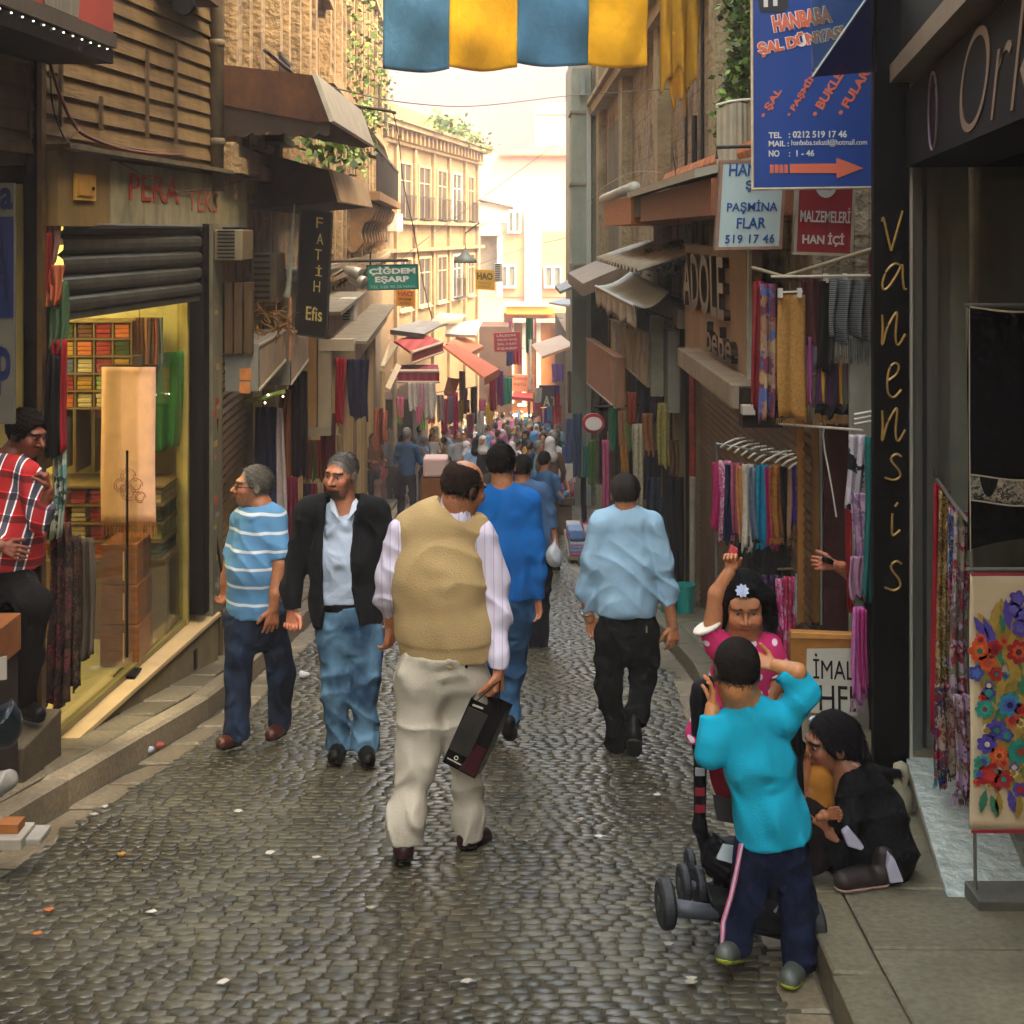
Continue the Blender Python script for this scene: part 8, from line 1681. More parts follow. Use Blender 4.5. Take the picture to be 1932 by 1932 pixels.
def plaid_man():
 Y = 7.05; h = Human('man in a red plaid shirt standing in the left doorway, hand at his mouth', 52, 1352, Y, (50, 818, 0), 1.0, yaw=112, pitch=-16, skin='#6e3c26', fwd=120)
 h.body((22, 862, 0), [([(15, 900, 0, .12), (20, 1060, 0, .13)], 1.3), ([(22, 862, 0, .05), (15, 900, 0, .1)], 1), ([(20, 1090, -.05, .08), (62, 1130, -.2, .06), (48, 1300, -.1, .04)], 1)], [((90, 922, -.14), (-.1, -.1, 1), (.2, -.9, 0), -1, 1.2, .92), ((2, 1030, -.22), (1, -.1, -.35), (0, .3, 1), -1, .3, .95)], arms=[[(74, 985, -.12, .04), (92, 925, -.14, .028)], [(-20, 1010, -.2, .04), (4, 1030, -.22, .03)]], brow='#120c08', scalp='#120d0a')
 h.hair('#110c0a', cuts=[((0, .07, .06), (0, 1, -.4)), ((0, .0, -.05), (0, .3, -1))], size=(.088, .108, .102), noise=.002)
 sd = SDF(); h.chain(sd, [(15, 900, 0, .15), (22, 1000, 0, .18), (25, 1062, 0, .17)], .05, 1.15, cut=[(A3(h.p(25, 1068)), np.array([0, 0, -1.]))]); h.chain(sd, [(-15, 885, .05, .07), (20, 872, 0, .07), (50, 890, -.08, .07)], .04); h.chain(sd, [(52, 895, -.08, .068), (72, 985, -.12, .058), (88, 950, -.14, .05)], .03, cutend=1); h.chain(sd, [(-15, 890, .0, .07), (-40, 990, -.1, .06), (-8, 1020, -.2, .05)], .03)
 sd.cone(A3(h.p(30, 850)), A3(h.p(22, 872)), .07, .055, .006, sub=True); h.cloth('plaid_shirt', plaid_mat(), sd, .01, .0045, 3)
 tr = SDF(); h.chain(tr, [(22, 1055, 0, .16), (18, 1095, 0, .165)], .05, 1.15, cut=[(A3(h.p(25, 1058)), np.array([0, 0, 1.]))]); h.chain(tr, [(25, 1095, -.05, .1), (66, 1140, -.22, .085), (55, 1240, -.16, .07), (42, 1325, -.1, .065)], .04, cutend=1); h.chain(tr, [(0, 1095, .05, .1), (-5, 1210, .05, .08), (-5, 1320, .05, .07)], .04); h.cloth('trousers', CLO('#0a0909'), tr, .011, .0035, 5)
 h.shoe((38, 1335, -.08), (72, 1348, -.16), '#0e0c0b', .042)
 t = thing('door_step', 'low stone door step under the plaid shirted man', 'step', (-2.75, 7.0, G(7)))
 zs = W(0, 1352, 7).z-.02; MB().box(-3.6, -2.44, 6.62, 7.18, G(7.3), zs).build('step', M('#4c4534', .8, .3, 6, .3), t, bevel=.01)
plaid_man()
def boy():
 Y = 4.65; h = Human('boy with cropped hair seen from behind in a turquoise sweater holding his head', 1440, 1838, Y, (1388, 1268, 0), .96, yaw=-8, pitch=-8, roll=4, skin='#b07848', fwd=-8)
 tq = CLO('#109ab8', .05, 7, .8)
 h.body((1403, 1322, .02), [([(1420, 1370, 0, .085), (1452, 1560, 0, .09)], 1.3), ([(1403, 1318, .02, .045), (1415, 1360, 0, .07)], 1), ([(1425, 1590, 0, .06), (1410, 1690, 0, .04), (1388, 1780, 0, .03)], 1), ([(1490, 1590, 0, .06), (1502, 1700, 0, .04), (1505, 1820, -.02, .03)], 1)],
   [((1344, 1335, .02), (.05, .2, 1), (0, .9, 0), 1, .35, .72), ((1462, 1256, .04), (-1, .2, .25), (0, .7, 1), -1, .4, .72)], arms=[[(1343, 1368, .0, .034), (1344, 1333, .02, .025)], [(1505, 1268, .0, .034), (1462, 1256, .04, .025)]], scalp='#1c1611')
 h.hair('#1b1612', cuts=[((0, .06, .03), (0, 1, -.1)), ((0, -.02, -.065), (0, .15, -1))], size=(.0815, .1, .094), noise=.0005, slen=.007, strands=7000)
 sd = SDF(); h.chain(sd, [(1418, 1365, 0, .105), (1435, 1440, 0, .118), (1455, 1540, 0, .128), (1462, 1590, 0, .136)], .05, 1.3, cut=[(A3(h.p(1455, 1582)), np.array([.16, 0, -1.]))]); h.chain(sd, [(1362, 1378, 0, .052), (1412, 1352, 0, .06), (1478, 1358, 0, .055)], .035)
 h.chain(sd, [(1362, 1382, 0, .056), (1341, 1422, -.02, .045), (1341, 1395, -.02, .041), (1342, 1350, .0, .042)], .03, cutend=1); h.chain(sd, [(1478, 1362, 0, .058), (1520, 1308, .0, .047), (1500, 1280, .02, .043), (1475, 1266, .03, .041)], .03, cutend=1)
 sd.cone(A3(h.p(1400, 1290)), A3(h.p(1402, 1322)), .06, .05, .006, sub=True); h.cloth('sweater', tq, sd, .0085, .0036, 5)
 tr = SDF(); h.chain(tr, [(1458, 1570, 0, .112), (1458, 1600, 0, .118)], .04, 1.2, cut=[(A3(h.p(1458, 1570)), np.array([0, 0, 1.]))]); h.chain(tr, [(1424, 1600, 0, .075), (1408, 1690, -.01, .062), (1388, 1770, 0, .057), (1386, 1792, 0, .06)], .03, cutend=1); h.chain(tr, [(1492, 1600, 0, .076), (1504, 1700, 0, .064), (1508, 1800, -.02, .058), (1508, 1826, -.02, .06)], .03, cutend=1)
 h.cloth('track_trousers', CLO('#0e1730', .2, 8, .8), tr, .0085, .005, 3)
 m = MB(); w_ = M('#c9b8c4', .7)
 for du in (0, 5): m.tube([h.p(1397+du-1, 1592, -.06), h.p(1388+du, 1640, -.06), h.p(1377+du, 1690, -.05), h.p(1362+du, 1740, -.035), h.p(1360+du, 1785, -.035)], .0042, 6)
 m.build('side_stripe', M('#c05a7c', .7), h.root); MB().tube([h.p(1401, 1592, -.065), h.p(1390, 1640, -.065), h.p(1380, 1690, -.055), h.p(1365, 1740, -.04), h.p(1362, 1785, -.04)], .004, 6).build('side_stripe', w_, h.root)
 ol = M('#6f7a1c', .5, .3, 12, .1); h.shoe((1390, 1797, .03), (1368, 1800, -.1), '#5a6058', .034, sole='#8a9420', mat=M('#4a5048', .5, .3, 12, .1)); h.shoe((1508, 1828, .0), (1490, 1846, -.13), '#5a6058', .035, sole='#8a9420', mat=M('#4a5048', .5, .3, 12, .1))
boy()
def girl():
 Y = 4.95; h = Human('girl with a white hair flower and pink dotted dress raising her fist', 1385, 1560, Y, (1404, 1139, 0), .92, kid=1, yaw=186, pitch=-15, roll=3, skin='#a8704a', fwd=180)
 h.body((1404, 1192, .02), [([(1400, 1240, 0, .08), (1395, 1420, 0, .09)], 1.3), ([(1404, 1190, .02, .04), (1402, 1235, 0, .07)], 1)], [((1377, 1076, -.02), (.1, 0, 1), (1, -.4, 0), -1, 1.35, .66), ((1448, 1330, -.06), (-.3, -.3, -1), (-1, 0, 0), -1, .7, .62)], arms=[[(1345, 1175, .0, .036), (1352, 1120, -.01, .03), (1376, 1080, -.02, .024)], [(1455, 1250, .0, .034), (1465, 1290, -.03, .03), (1448, 1328, -.06, .022)]], brow='#140e0a', hvox=.0048)
 h.hair('#0c0a0b', cuts=[((0, .066, .06), (0, 1, -.55)), ], size=(.092, .108, .102), extra=[('c', (-.085, -.01, .02), (-.105, .0, -.085), .045, .03), ('c', (.085, -.01, .02), (.105, .0, -.085), .045, .03), ('c', (0, -.07, .02), (0, -.08, -.10), .075, .05), ('e', (0, .055, .098), (.045, .03, .022))], subs=[((0, .13, -.02), (.066, .06, .085))], noise=.0014, strands=7000, slen=.03, lift=.03, mess=.12)
 c = Vector(h.H(.01, .088, .108)); f = Vector(h.R@np.array([0, .75, .65])).normalized(); a = f.cross(Vector((0, 0, 1))).normalized(); b = a.cross(f); fl = MB()
 for ring, (rr, n, lift) in enumerate(((.024, 9, .004), (.016, 7, .009), (.008, 5, .013))):
  for k in range(n):
   t_ = k/n*6.283+ring*.4; d = a*math.cos(t_)+b*math.sin(t_); e = a*-math.sin(t_)+b*math.cos(t_); p0 = c+f*lift; fl.put([p0, p0+d*rr*.6+e*rr*.42+f*.002, p0+d*rr*1.1+f*.005, p0+d*rr*.6-e*rr*.42+f*.002], [(0, 1, 2, 3)])
 fl.build('hair_flower', M('#a8b4cc', .6, .08, 9, .1), h.root)
 # dotted dress
 m, n, bs = newmat('dotted_cloth'); v = N(n, 'ShaderNodeTexVoronoi', voronoi_dimensions='2D'); v.inputs['Scale'].default_value = 17; v.inputs['Randomness'].default_value = .45; n.links.new(coord(n, (1, 1, 1), (R(90), 0, 0)), v.inputs[0]); o = ramp(n, v.outputs['Distance'], [(.17, srgb('#d9c4cc')), (.2, srgb('#b81c5c'))]); n.links.new(o, bs.inputs['Base Color']); bs.inputs['Roughness'].default_value = .85
 sd = SDF(); h.chain(sd, [(1400, 1250, 0, .10), (1398, 1300, 0, .12), (1385, 1360, 0, .14), (1372, 1400, 0, .165)], .05, 1.3, cut=[(A3(h.p(1385, 1392)), np.array([0, 0, -1.]))]); h.chain(sd, [(1358, 1222, 0, .042), (1402, 1216, 0, .048), (1450, 1230, 0, .042)], .03); h.chain(sd, [(1352, 1215, 0, .052), (1334, 1180, .0, .046)], .03, cutend=1); h.chain(sd, [(1450, 1222, 0, .055), (1468, 1268, -.01, .056)], .03, cutend=1)
 sd.cone(A3(h.p(1403, 1165)), A3(h.p(1403, 1196)), .055, .042, .006, sub=True); h.cloth('dress', m, sd, .008, .003, 2)
 for q in ([(1333, 1179, 0), (1336, 1185, 0)], [(1469, 1270, -.01), (1466, 1262, -.01)]):
  P, Q = h.p(*q[0]), h.p(*q[1]); s2 = SDF(); s2.cone(A3(P), A3(P+(Q-P).normalized()*.012), .058, .058, .005, cut=[(A3(P), -A3((Q-P).normalized())), (A3(P+(Q-P).normalized()*.014), A3((Q-P).normalized()))]); h.cloth('sleeve_trim', WHT, s2, .006, 0)
girl()
def toy():
 o = thing('toy', 'small red and pink toy in the raised hand of the girl', 'toy', tuple(W(1383, 1050, 4.93))); MB().prism([W(1372, 1052, 4.93), W(1390, 1056, 4.93), W(1393, 1036, 4.93), W(1380, 1029, 4.93)], (0, .02, 0)).build('toy_body', M('#b03a40', .5), o, bevel=.004)
toy()
def stroller():
 Y = 4.9; t = thing('stroller', 'black and red child stroller seen from behind with wide front wheels', 'stroller', tuple(W(1380, 1740, Y)))
 bk = M('#121316', .55, .3, 12, .2); gr = M('#30343a', .5, .2, 9, .1); red = FAB('#7c0a20', .2, sc=14)
 sd = SDF()
 P = lambda u, v, y=0: A3(W(u, v, Y+y))
 sd.cone(P(1322, 1330), P(1320, 1560), .028, .022, .03); sd.cone(P(1320, 1560), P(1345, 1640, .05), .022, .03, .03); sd.cone(P(1500, 1330), P(1510, 1560), .022, .02, .03); sd.cone(P(1322, 1322), P(1340, 1290, .03), .03, .03, .03); sd.cone(P(1322, 1300), P(1324, 1400), .035, .03, .03)
 sd.cone(P(1335, 1300, .03), P(1480, 1300, .06), .014, .014, .02); V, Q = sd.mesh(.008); npmesh('frame', V, Q, bk, t)
 bs = SDF(); bs.ell(P(1385, 1620, .03), (.13, .11, .075), .03); bs.ell(P(1400, 1690, .05), (.16, .14, .05), .03); bs.cone(P(1345, 1590), P(1370, 1720, .05), .035, .04, .03); V, Q = bs.mesh(.009, .004, 3); npmesh('seat_base', V, Q, bk, t)
 c = SDF(); c.ell(P(1400, 1440, .05), (.13, .05, .19), .02, None, False, [(P(1400, 1375, .05), np.array([0, 0, 1.]))]); V, Q = c.mesh(.008, .002, 5); npmesh('seat_back', V, Q, red, t)
 MB().prism([W(1345, 1500, Y-.02), W(1412, 1520, Y-.02), W(1410, 1560, Y-.02), W(1352, 1548, Y-.02)], (0, .01, 0)).build('mesh_pocket', M('#2c2a2c', .7, .4, 60, .3), t, bevel=.002)
 for (u0, u1, v) in ((1312, 1330, 1488), (1312, 1330, 1520), (1312, 1330, 1450)): p, q = W(u0, v+14, Y-.03), W(u1, v, Y-.03); MB().box(p.x, q.x, p.y, p.y+.01, p.z, q.z).build('buckle', M('#7c0a20' if v != 1450 else '#8a8f94', .5), t)
 MB().prism([W(1352, 1622, Y-.11), W(1388, 1632, Y-.11), W(1392, 1600, Y-.09), W(1365, 1595, Y-.09)], (0, .02, 0)).build('tissue_pack', M('#9aa5a8', .5, .1, 9, .1), t, bevel=.004)
 ax = MB(); ax.tube([W(1268, 1712, 4.66), W(1345, 1722, 4.72), W(1400, 1742, 4.8), W(1490, 1765, 4.85)], .03, 12, r2=.022); ax.build('rear_axle', gr, t, smooth=True)
 MB().prism([W(1340, 1700, 4.7), W(1480, 1735, 4.72), W(1490, 1770, 4.72), W(1350, 1738, 4.7)], (0, .14, 0)).build('footboard', M('#17181a', .6), t, bevel=.01)
 def wheel(u, v, y, r, wd, dx=1.0):
  c_ = W(u, v, y); m = MB(); m.lathe(c_, [(r*.5, -wd/2), (r*.86, -wd/2), (r, -wd*.3), (r, wd*.3), (r*.86, wd/2), (r*.5, wd/2)], 28, (1, .12, 0)); w_ = m.build('wheel', M('#1b1d20', .6, .2, 12, .1), t, smooth=False, bevel=.003)
  MB().lathe(c_, [(0, -wd*.55), (r*.3, -wd*.55), (r*.46, -wd*.35), (r*.46, wd*.35), (r*.3, wd*.55), (0, wd*.55)], 20, (1, .12, 0)).build('hub', gr, w_)
 wheel(1256, 1705, 4.66, .084, .05); wheel(1290, 1668, 4.95, .072, .035); wheel(1318, 1672, 4.97, .072, .035); wheel(1302, 1632, 5.2, .06, .03); wheel(1535, 1745, 4.8, .09, .05)
 MB().tube([W(1290, 1668, 4.95), W(1350, 1675, 4.95)], .016).build('front_axle', gr, t); MB().tube([W(1302, 1632, 5.2), W(1350, 1650, 5.1)], .012).build('front_axle', gr, t)
 m = MB(); m.tube([W(1470, 1600, 4.75), W(1450, 1645, 4.72), W(1480, 1690, 4.7), W(1462, 1720, 4.72)], .006); m.build('strap', M('#8a8f94', .5), t)
stroller()
def woman():
 Y = 5.35; h = Human('long haired woman in black crouching on the kerb, facing a small child', 1620, 1672, Y, (1566, 1402, .0), .95, yaw=-102, pitch=-6, roll=-4, skin='#8c5a3e', fwd=-90)
 blk = CLO('#0b0b0c', .3, 8, .9)
 h.body((1598, 1448, 0), [([(1618, 1475, 0, .09), (1655, 1590, 0, .11)], 1.15), ([(1598, 1440, 0, .045), (1615, 1475, 0, .07)], 1), ([(1655, 1600, 0, .08), (1580, 1600, -.08, .06), (1625, 1650, -.05, .04)], 1)], [((1560, 1568, -.12), (-1, 0, .55), (0, -.6, .8), 1, .7, .85)], arms=[[(1592, 1598, -.12, .036), (1560, 1568, -.12, .025)]], brow='#120c0a')
 h.hair('#120f11', cuts=None, size=(.09, .108, .105), extra=[('c', (0, -.06, .02), (.01, -.11, -.12), .085, .075), ('c', (.01, -.1, -.12), (.02, -.22, -.20), .07, .03), ('c', (0, -.14, -.16), (0, -.3, -.19), .04, .015)], subs=[((0, .125, -.04), (.085, .09, .11))], noise=.0016, strands=9000, slen=.04, lift=.02, mess=.1)
 MB().tube([Vector(h.H(.06, .06, .085)), Vector(h.H(.07, .04, .09)), Vector(h.H(.08, .01, .085))], .006, 8).build('hair_clip', M('#b5bcc8', .3), h.root)
 sd = SDF(); h.chain(sd, [(1622, 1478, 0, .11), (1650, 1540, 0, .135), (1665, 1600, 0, .14), (1668, 1625, 0, .12)], .05, 1.15); h.chain(sd, [(1612, 1478, -.05, .065), (1600, 1540, -.12, .058), (1594, 1590, -.13, .045)], .035, cutend=1); h.chain(sd, [(1668, 1610, 0, .13), (1655, 1650, .02, .08)], .04); sd.cone(A3(h.p(1597, 1430)), A3(h.p(1602, 1452)), .06, .05, .006, sub=True)
 h.cloth('blouse', blk, sd, .0095, .005, 7)
 tr = SDF(); h.chain(tr, [(1660, 1608, 0, .11), (1585, 1590, -.08, .075), (1560, 1585, -.08, .065), (1625, 1645, -.04, .05)], .04); h.chain(tr, [(1640, 1620, 0, .08), (1570, 1615, .1, .065), (1600, 1655, .08, .05)], .04); h.cloth('trousers', blk, tr, .01, .004, 3)
 MB().tube([h.p(1594, 1447, -.03), h.p(1602, 1441, -.05), h.p(1613, 1442, -.055), h.p(1618, 1446, -.05)], .006).build('collar', M('#b5a094', .7), h.root)
 for q in ([(1590, 1572), (1600, 1560), (1632, 1600), (1626, 1606), (1600, 1598)], [(1678, 1612), (1690, 1625), (1706, 1665), (1680, 1668), (1674, 1640)]):
  MB().prism([h.p(u, v, -.20) for u, v in q], (0, .06, 0)).build('shirt_tail', M('#a8a4b4', .8, .1, 9, .3), h.root, bevel=.006)
 h.shoe((1660, 1652, -.14), (1592, 1662, -.2), '#2a1c16', .042, sole='#b08c80', mat=M('#241a16', .6, .4, 14, .1)); h.shoe((1612, 1652, .08), (1575, 1656, .06), '#14110f', .034)
woman()
def child():
 Y = 5.25; h = Human('small child in a mustard top mostly hidden behind the boy in turquoise', 1525, 1640, Y, (1490, 1428, .06), .74, kid=1, yaw=80, pitch=-4, skin='#96603c', fwd=90)
 h.body((1508, 1468, .05), [([(1535, 1490, .05, .07), (1530, 1580, .05, .08)], 1.1)], [((1558, 1540, -.05), (1, 0, .2), (0, 0, 1), 1, .9, .55)], arms=[[(1540, 1530, .0, .03), (1558, 1540, -.05, .02)]], scalp='#14100e')
 h.hair('#14100e', size=(.084, .102, .096)); sd = SDF(); h.chain(sd, [(1540, 1478, .05, .075), (1540, 1505, .05, .085)], .04, 1.1); h.cloth('mustard_top', FAB('#96601c', .15), sd, .009, .003)
 sd = SDF(); h.chain(sd, [(1535, 1515, .05, .09), (1530, 1600, .05, .1)], .04, 1.1); h.cloth('trousers', M('#1a1412', .85), sd, .011, .003)
child()
def reacher():
 Y = 7.7; h = Human('person hidden behind the scarves beside the lettered pillar with one hand reaching out', 1650, 1395, Y, (1663, 960, .25), .98, yaw=-90, skin='#a8694a', fwd=-90)
 h.body((1668, 1000, .2), [([(1670, 1030, .2, .11), (1670, 1390, .2, .09)], 1.1)], [((1574, 1066, -.03), (-1, -.1, .12), (0, .2, 1), 1, .7, 1.0)], arms=[[(1640, 1110, .1, .045), (1606, 1083, .02, .042), (1574, 1066, -.03, .028)]], eyes=False)
 sd = SDF(); h.chain(sd, [(1668, 1030, .2, .13), (1668, 1170, .2, .14)], .04, 1.1); h.chain(sd, [(1655, 1020, .15, .07), (1632, 1115, .08, .055), (1612, 1090, .03, .048)], .03, cutend=1); h.cloth('blouse', BLK, sd, .011, .004); h.hair('#14100e')
 sd = SDF(); h.chain(sd, [(1668, 1170, .2, .13), (1665, 1385, .2, .09)], .04, 1.1); h.cloth('trousers', M('#15130f', .85), sd, .012, .003)
 t = thing('phone', 'small black phone held in the hand reaching out of the doorway', 'phone', tuple(W(1560, 1058, 7.6))); MB().prism([W(1553, 1060, 7.6), W(1572, 1066, 7.6), W(1574, 1058, 7.6), W(1556, 1051, 7.6)], (0, .05, 0)).build('case', BLK, t, bevel=.003)
reacher()
# ---------------------------------------------------------------- mid distance and crowd
def simple(label, u, vf, Y, ht, top, legs, hair, yaw=0, woman=False, arms='down', group='people in the far crowd', skin='#a87450', step=.1, lean=0, vox=.02, wide=1, scarf=None, robe=None):
 """compact figure: same parts and proportions, coarser"""
 g = W(u, vf, Y); r = thing('person', label, 'person', tuple(g), 0, group); k = ht/1.75; yw = R(yaw)
 f = np.array([math.sin(yw), math.cos(yw), 0]); s_ = np.array([math.cos(yw), -math.sin(yw), 0]); o = A3(g)
 def P(x, y, z): return o+s_*x*k*wide+f*(y+lean*z)*k+np.array([0, 0, z*k])
 sk = np.array(srgb(skin)[:3]); Vs, Qs = [], []; n = 0
 sd = SDF(); sd.ell(P(0, .01, 1.64), np.array([.078, .098, .115])*k, .02, Rz(-yw)); sd.cone(P(0, .1, 1.63), P(0, .118, 1.605), .01*k, .014*k, .01); sd.cone(P(0, 0, 1.57), P(0, -.01, 1.42), .055*k, .07*k, .03); sd.cone(P(0, 0, 1.35), P(0, 0, 1.0), .12*k, .12*k, .03, f, 1.3)
 for x in (-1, 1):
  sd.ell(P(x*.078, 0, 1.63), np.array([.012, .02, .03])*k, .01, Rz(-yw)); sd.cone(P(x*.09, 0, .92), P(x*.09, step*x*.5, .5), .075*k, .055*k, .03); sd.cone(P(x*.09, step*x*.5, .5), P(x*.09, step*x, .08), .055*k, .04*k, .03)
  el = P(x*.25, -.02, 1.12) if arms == 'down' else P(x*.25, .05, 1.12); wr = P(x*.25, .05+.08*x*(step > 0), .87) if arms == 'down' else P(x*.15, .3, 1.15); sd.cone(P(x*.2, 0, 1.38), el, .05*k, .04*k, .03); sd.cone(el, wr, .042*k, .03*k, .03); d = wr-el; d = d/np.linalg.norm(d); sd.cone(wr, wr+d*.1*k, .035*k, .022*k, .02)
 V, Q = sd.mesh(vox*.8*k); L = (V-P(0, .01, 1.64))
 C_ = np.concatenate([np.tile(sk, (len(V), 1)), np.ones((len(V), 1))], 1); ff = L@f; zz = L[:, 2]; ss = L@s_
 C_[(ff > .06*k) & (np.abs(zz-.02*k) < .012*k) & (np.abs(np.abs(ss)-.032*k) < .02*k), :3] = sk*.25; C_[(ff > .06*k) & (np.abs(zz+.06*k) < .008*k) & (np.abs(ss) < .03*k), :3] = sk*.5
 npmesh('body', V, Q, SKIN, r, True, None, C_)
 sd = SDF()
 if robe:
  sd.cone(P(0, 0, 1.4), P(0, 0, 1.0), .15*k, .17*k, .05, f, 1.2); sd.cone(P(0, 0, 1.0), P(0, 0, .06), .17*k, .26*k, .05, f, 1.1)
  for x in (-1, 1): sd.cone(P(x*.17, 0, 1.4), P(x*.25, .02, 1.1), .07*k, .065*k, .04); sd.cone(P(x*.25, .02, 1.1), P(x*.22, .12, .92), .065*k, .06*k, .04)
  V, Q = sd.mesh(vox, .008, int(u)); npmesh('robe', V, Q, top, r)
 else:
  sd.cone(P(0, 0, 1.38), P(0, 0, 1.12), .145*k, .16*k, .05, f, 1.35); sd.cone(P(0, 0, 1.12), P(0, 0, .92), .16*k, .165*k, .05, f, 1.3)
  for x in (-1, 1): el = P(x*.25, -.02, 1.12) if arms == 'down' else P(x*.25, .05, 1.12); sd.cone(P(x*.18, 0, 1.40), el, .068*k, .058*k, .04); sd.cone(el, P(x*.25, .03, .95) if arms == 'down' else P(x*.18, .24, 1.15), .055*k, .048*k, .03)
  V, Q = sd.mesh(vox, .006, int(u)); npmesh('top', V, Q, top, r)
  sd = SDF(); sd.cone(P(0, 0, .95), P(0, 0, .88), .15*k, .155*k, .05, f, 1.25)
  for x in (-1, 1): sd.cone(P(x*.085, 0, .88), P(x*.09, step*x*.5, .5), .1*k, .075*k, .04); sd.cone(P(x*.09, step*x*.5, .5), P(x*.09, step*x, .06), .075*k, .065*k, .04)
  V, Q = sd.mesh(vox, .005, int(u)+1); npmesh('trousers', V, Q, legs, r)
 sd = SDF()
 for x in (-1, 1): sd.cone(P(x*.09, step*x-.02, .045), P(x*.09, step*x+.15, .035), .045*k, .035*k, .01)
 V, Q = sd.mesh(vox*.8); npmesh('shoes', V, Q, BLK, r)
 sd = SDF()
 if scarf: sd.ell(P(0, -.01, 1.655), np.array([.098, .118, .125])*k, .02, Rz(-yw)); sd.cone(P(0, -.02, 1.58), P(0, -.01, 1.42), .09*k, .14*k, .05); sd.ell(P(0, .13, 1.635), np.array([.062, .075, .082])*k, .01, Rz(-yw), True); V, Q = sd.mesh(vox*.8*k, .004, 2); npmesh('headscarf', V, Q, scarf, r)
 else:
  sd.ell(P(0, -.015, 1.665), np.array([.087, .106, .108])*k, .02, Rz(-yw)); sd.ell(P(0, .12, 1.6), np.array([.09, .085, .085])*k, .01, Rz(-yw), True)
  if woman: sd.cone(P(0, -.05, 1.62), P(0, -.07, 1.4), .085*k, .06*k, .03)
  V, Q = sd.mesh(vox*.7*k); npmesh('hair', V, Q, hair, r)
 return r
BH = M('#14110f', .7, .4, 40, .3); GH = M('#6b675f', .7, .4, 40, .3); BR = M('#3a2618', .7, .4, 40, .3)
simple('man in a tan shirt and jeans walking beside the left wall far down the street', 712, 935, 35, 1.72, FAB('#9a7850'), M('#2c4050', .85), BR, -30, step=.22, group=None)
simple('woman in a long black robe standing by the white covered stall', 734, 917, 37, 1.68, M('#121214', .85), None, BH, 160, robe=True, scarf=M('#17171a', .85), group=None)
simple('grey haired man in a denim blue shirt left of the carton, seen from behind', 768, 985, 24, 1.7, M('#2c4a68', .85, .2), M('#1a1c24', .85), GH, 20, group=None, arms='fwd')
simple('man in a pale blue shirt standing behind the white covered stall', 792, 925, 36, 1.75, M('#7c9ab8', .85, .1), M('#22242c', .85), BH, 10, group=None)
simple('man in a blue shirt leaning beside the woman in grey on the right', 1028, 1090, 17.5, 1.66, M('#34587c', .85, .2), M('#1a1a1e', .85), BH, 40, group=None, step=.15, arms='fwd')
t = thing('carton', 'large brown carton with a pinkish white top carried above the crowd', 'carton', tuple(W(820, 990, 20)), 0)
p, q = W(794, 988, 20), W(845, 902, 20); MB().box(p.x, q.x, 20, 20.45, p.z, q.z).build('box', M('#7c4c24', .8, .2, 5, .1), t, bevel=.01); p, q = W(797, 903, 19.9), W(843, 867, 19.9); MB().box(p.x, q.x, 19.98, 20.4, p.z+.003, q.z).build('white_box', M('#c9a79c', .7, .06, 4, .1), t, bevel=.03)
simple('porter in a maroon jacket carrying the large carton on his shoulder', 822, 1065, 20.6, 1.5, M('#5c1c2c', .85, .2), M('#1c1c20', .85), BH, 5, group=None, step=.15)
# crowd
tops = [('white', '#dcd8d0'), ('pale blue', '#8fb0cc'), ('black', '#1c1c20'), ('grey', '#8a8a8c'), ('red', '#9c2430'), ('green', '#2c5a44'), ('beige', '#b5a07c'), ('pink', '#b8748c'), ('navy', '#1c2a4a'), ('brown', '#5a3c28'), ('purple', '#5c3468'), ('turquoise', '#3c8c98'), ('mustard', '#b08a3c'), ('denim', '#3f5f80')]
hd = [('black hair', None, BH), ('grey hair', None, GH), ('brown hair', None, BR), ('white headscarf', '#c4bcb4', None), ('black headscarf', '#1a1a1c', None), ('pink headscarf', '#b06c84', None), ('blue headscarf', '#5c90b8', None), ('cream headscarf', '#a89c80', None)]
# prototypes are built once, then copied with their own colours
protos = []
def set_mat(o, m):
 if len(o.material_slots): o.material_slots[0].link = 'OBJECT'; o.material_slots[0].material = m
def proto(yaw, scarf, woman, arms, robe=None):
 r = simple('prototype', 966, 900, 45, 1.7, tops_m[0], M('#1c1e28', .85), BH, yaw, woman=woman, arms=arms, vox=.026, scarf=(WHT if scarf else None), robe=robe, group='people in the far crowd'); return r
tops_m = [FAB(c, .15) for _, c in tops]
specs = [(0, 0, 0, 'down'), (175, 0, 0, 'down'), (20, 0, 0, 'fwd'), (200, 1, 1, 'down'), (-10, 1, 1, 'down'), (150, 0, 1, 'fwd'), (80, 0, 0, 'down'), (-95, 1, 1, 'fwd')]
base = [proto(*s_) for s_ in specs]; used = set(); names = set(); rnd = random.Random(21)
for _h in hd: pass
legs_m = [M('#1c1e28', .85), M('#2c3c54', .85), M('#3a3630', .85), M('#141414', .85), M('#5a5448', .85)]
spots = []
for Y, n, u0, u1 in ((28.5, 4, 870, 975), (35, 4, 745, 805), (31.5, 3, 700, 745), (24, 2, 1015, 1045), (27, 4, 985, 1055), (30, 6, 850, 1060), (33, 8, 850, 1058), (36.5, 10, 800, 1060), (40, 11, 800, 1060), (44, 12, 815, 1058), (48, 12, 830, 1058), (53, 13, 850, 1060), (58, 13, 870, 1062), (64, 12, 880, 1064), (70, 14, 900, 1066), (61, 14, 880, 1066), (75, 12, 905, 1066)):
 for i in range(n): spots.append((u0+(u1-u0)*(i+.5)/n+rnd.uniform(-6, 6), Y+rnd.uniform(-1.6, 1.6)))
band = lambda Y: 'nearest rows' if Y < 35 else 'middle rows' if Y < 48 else 'farthest rows'
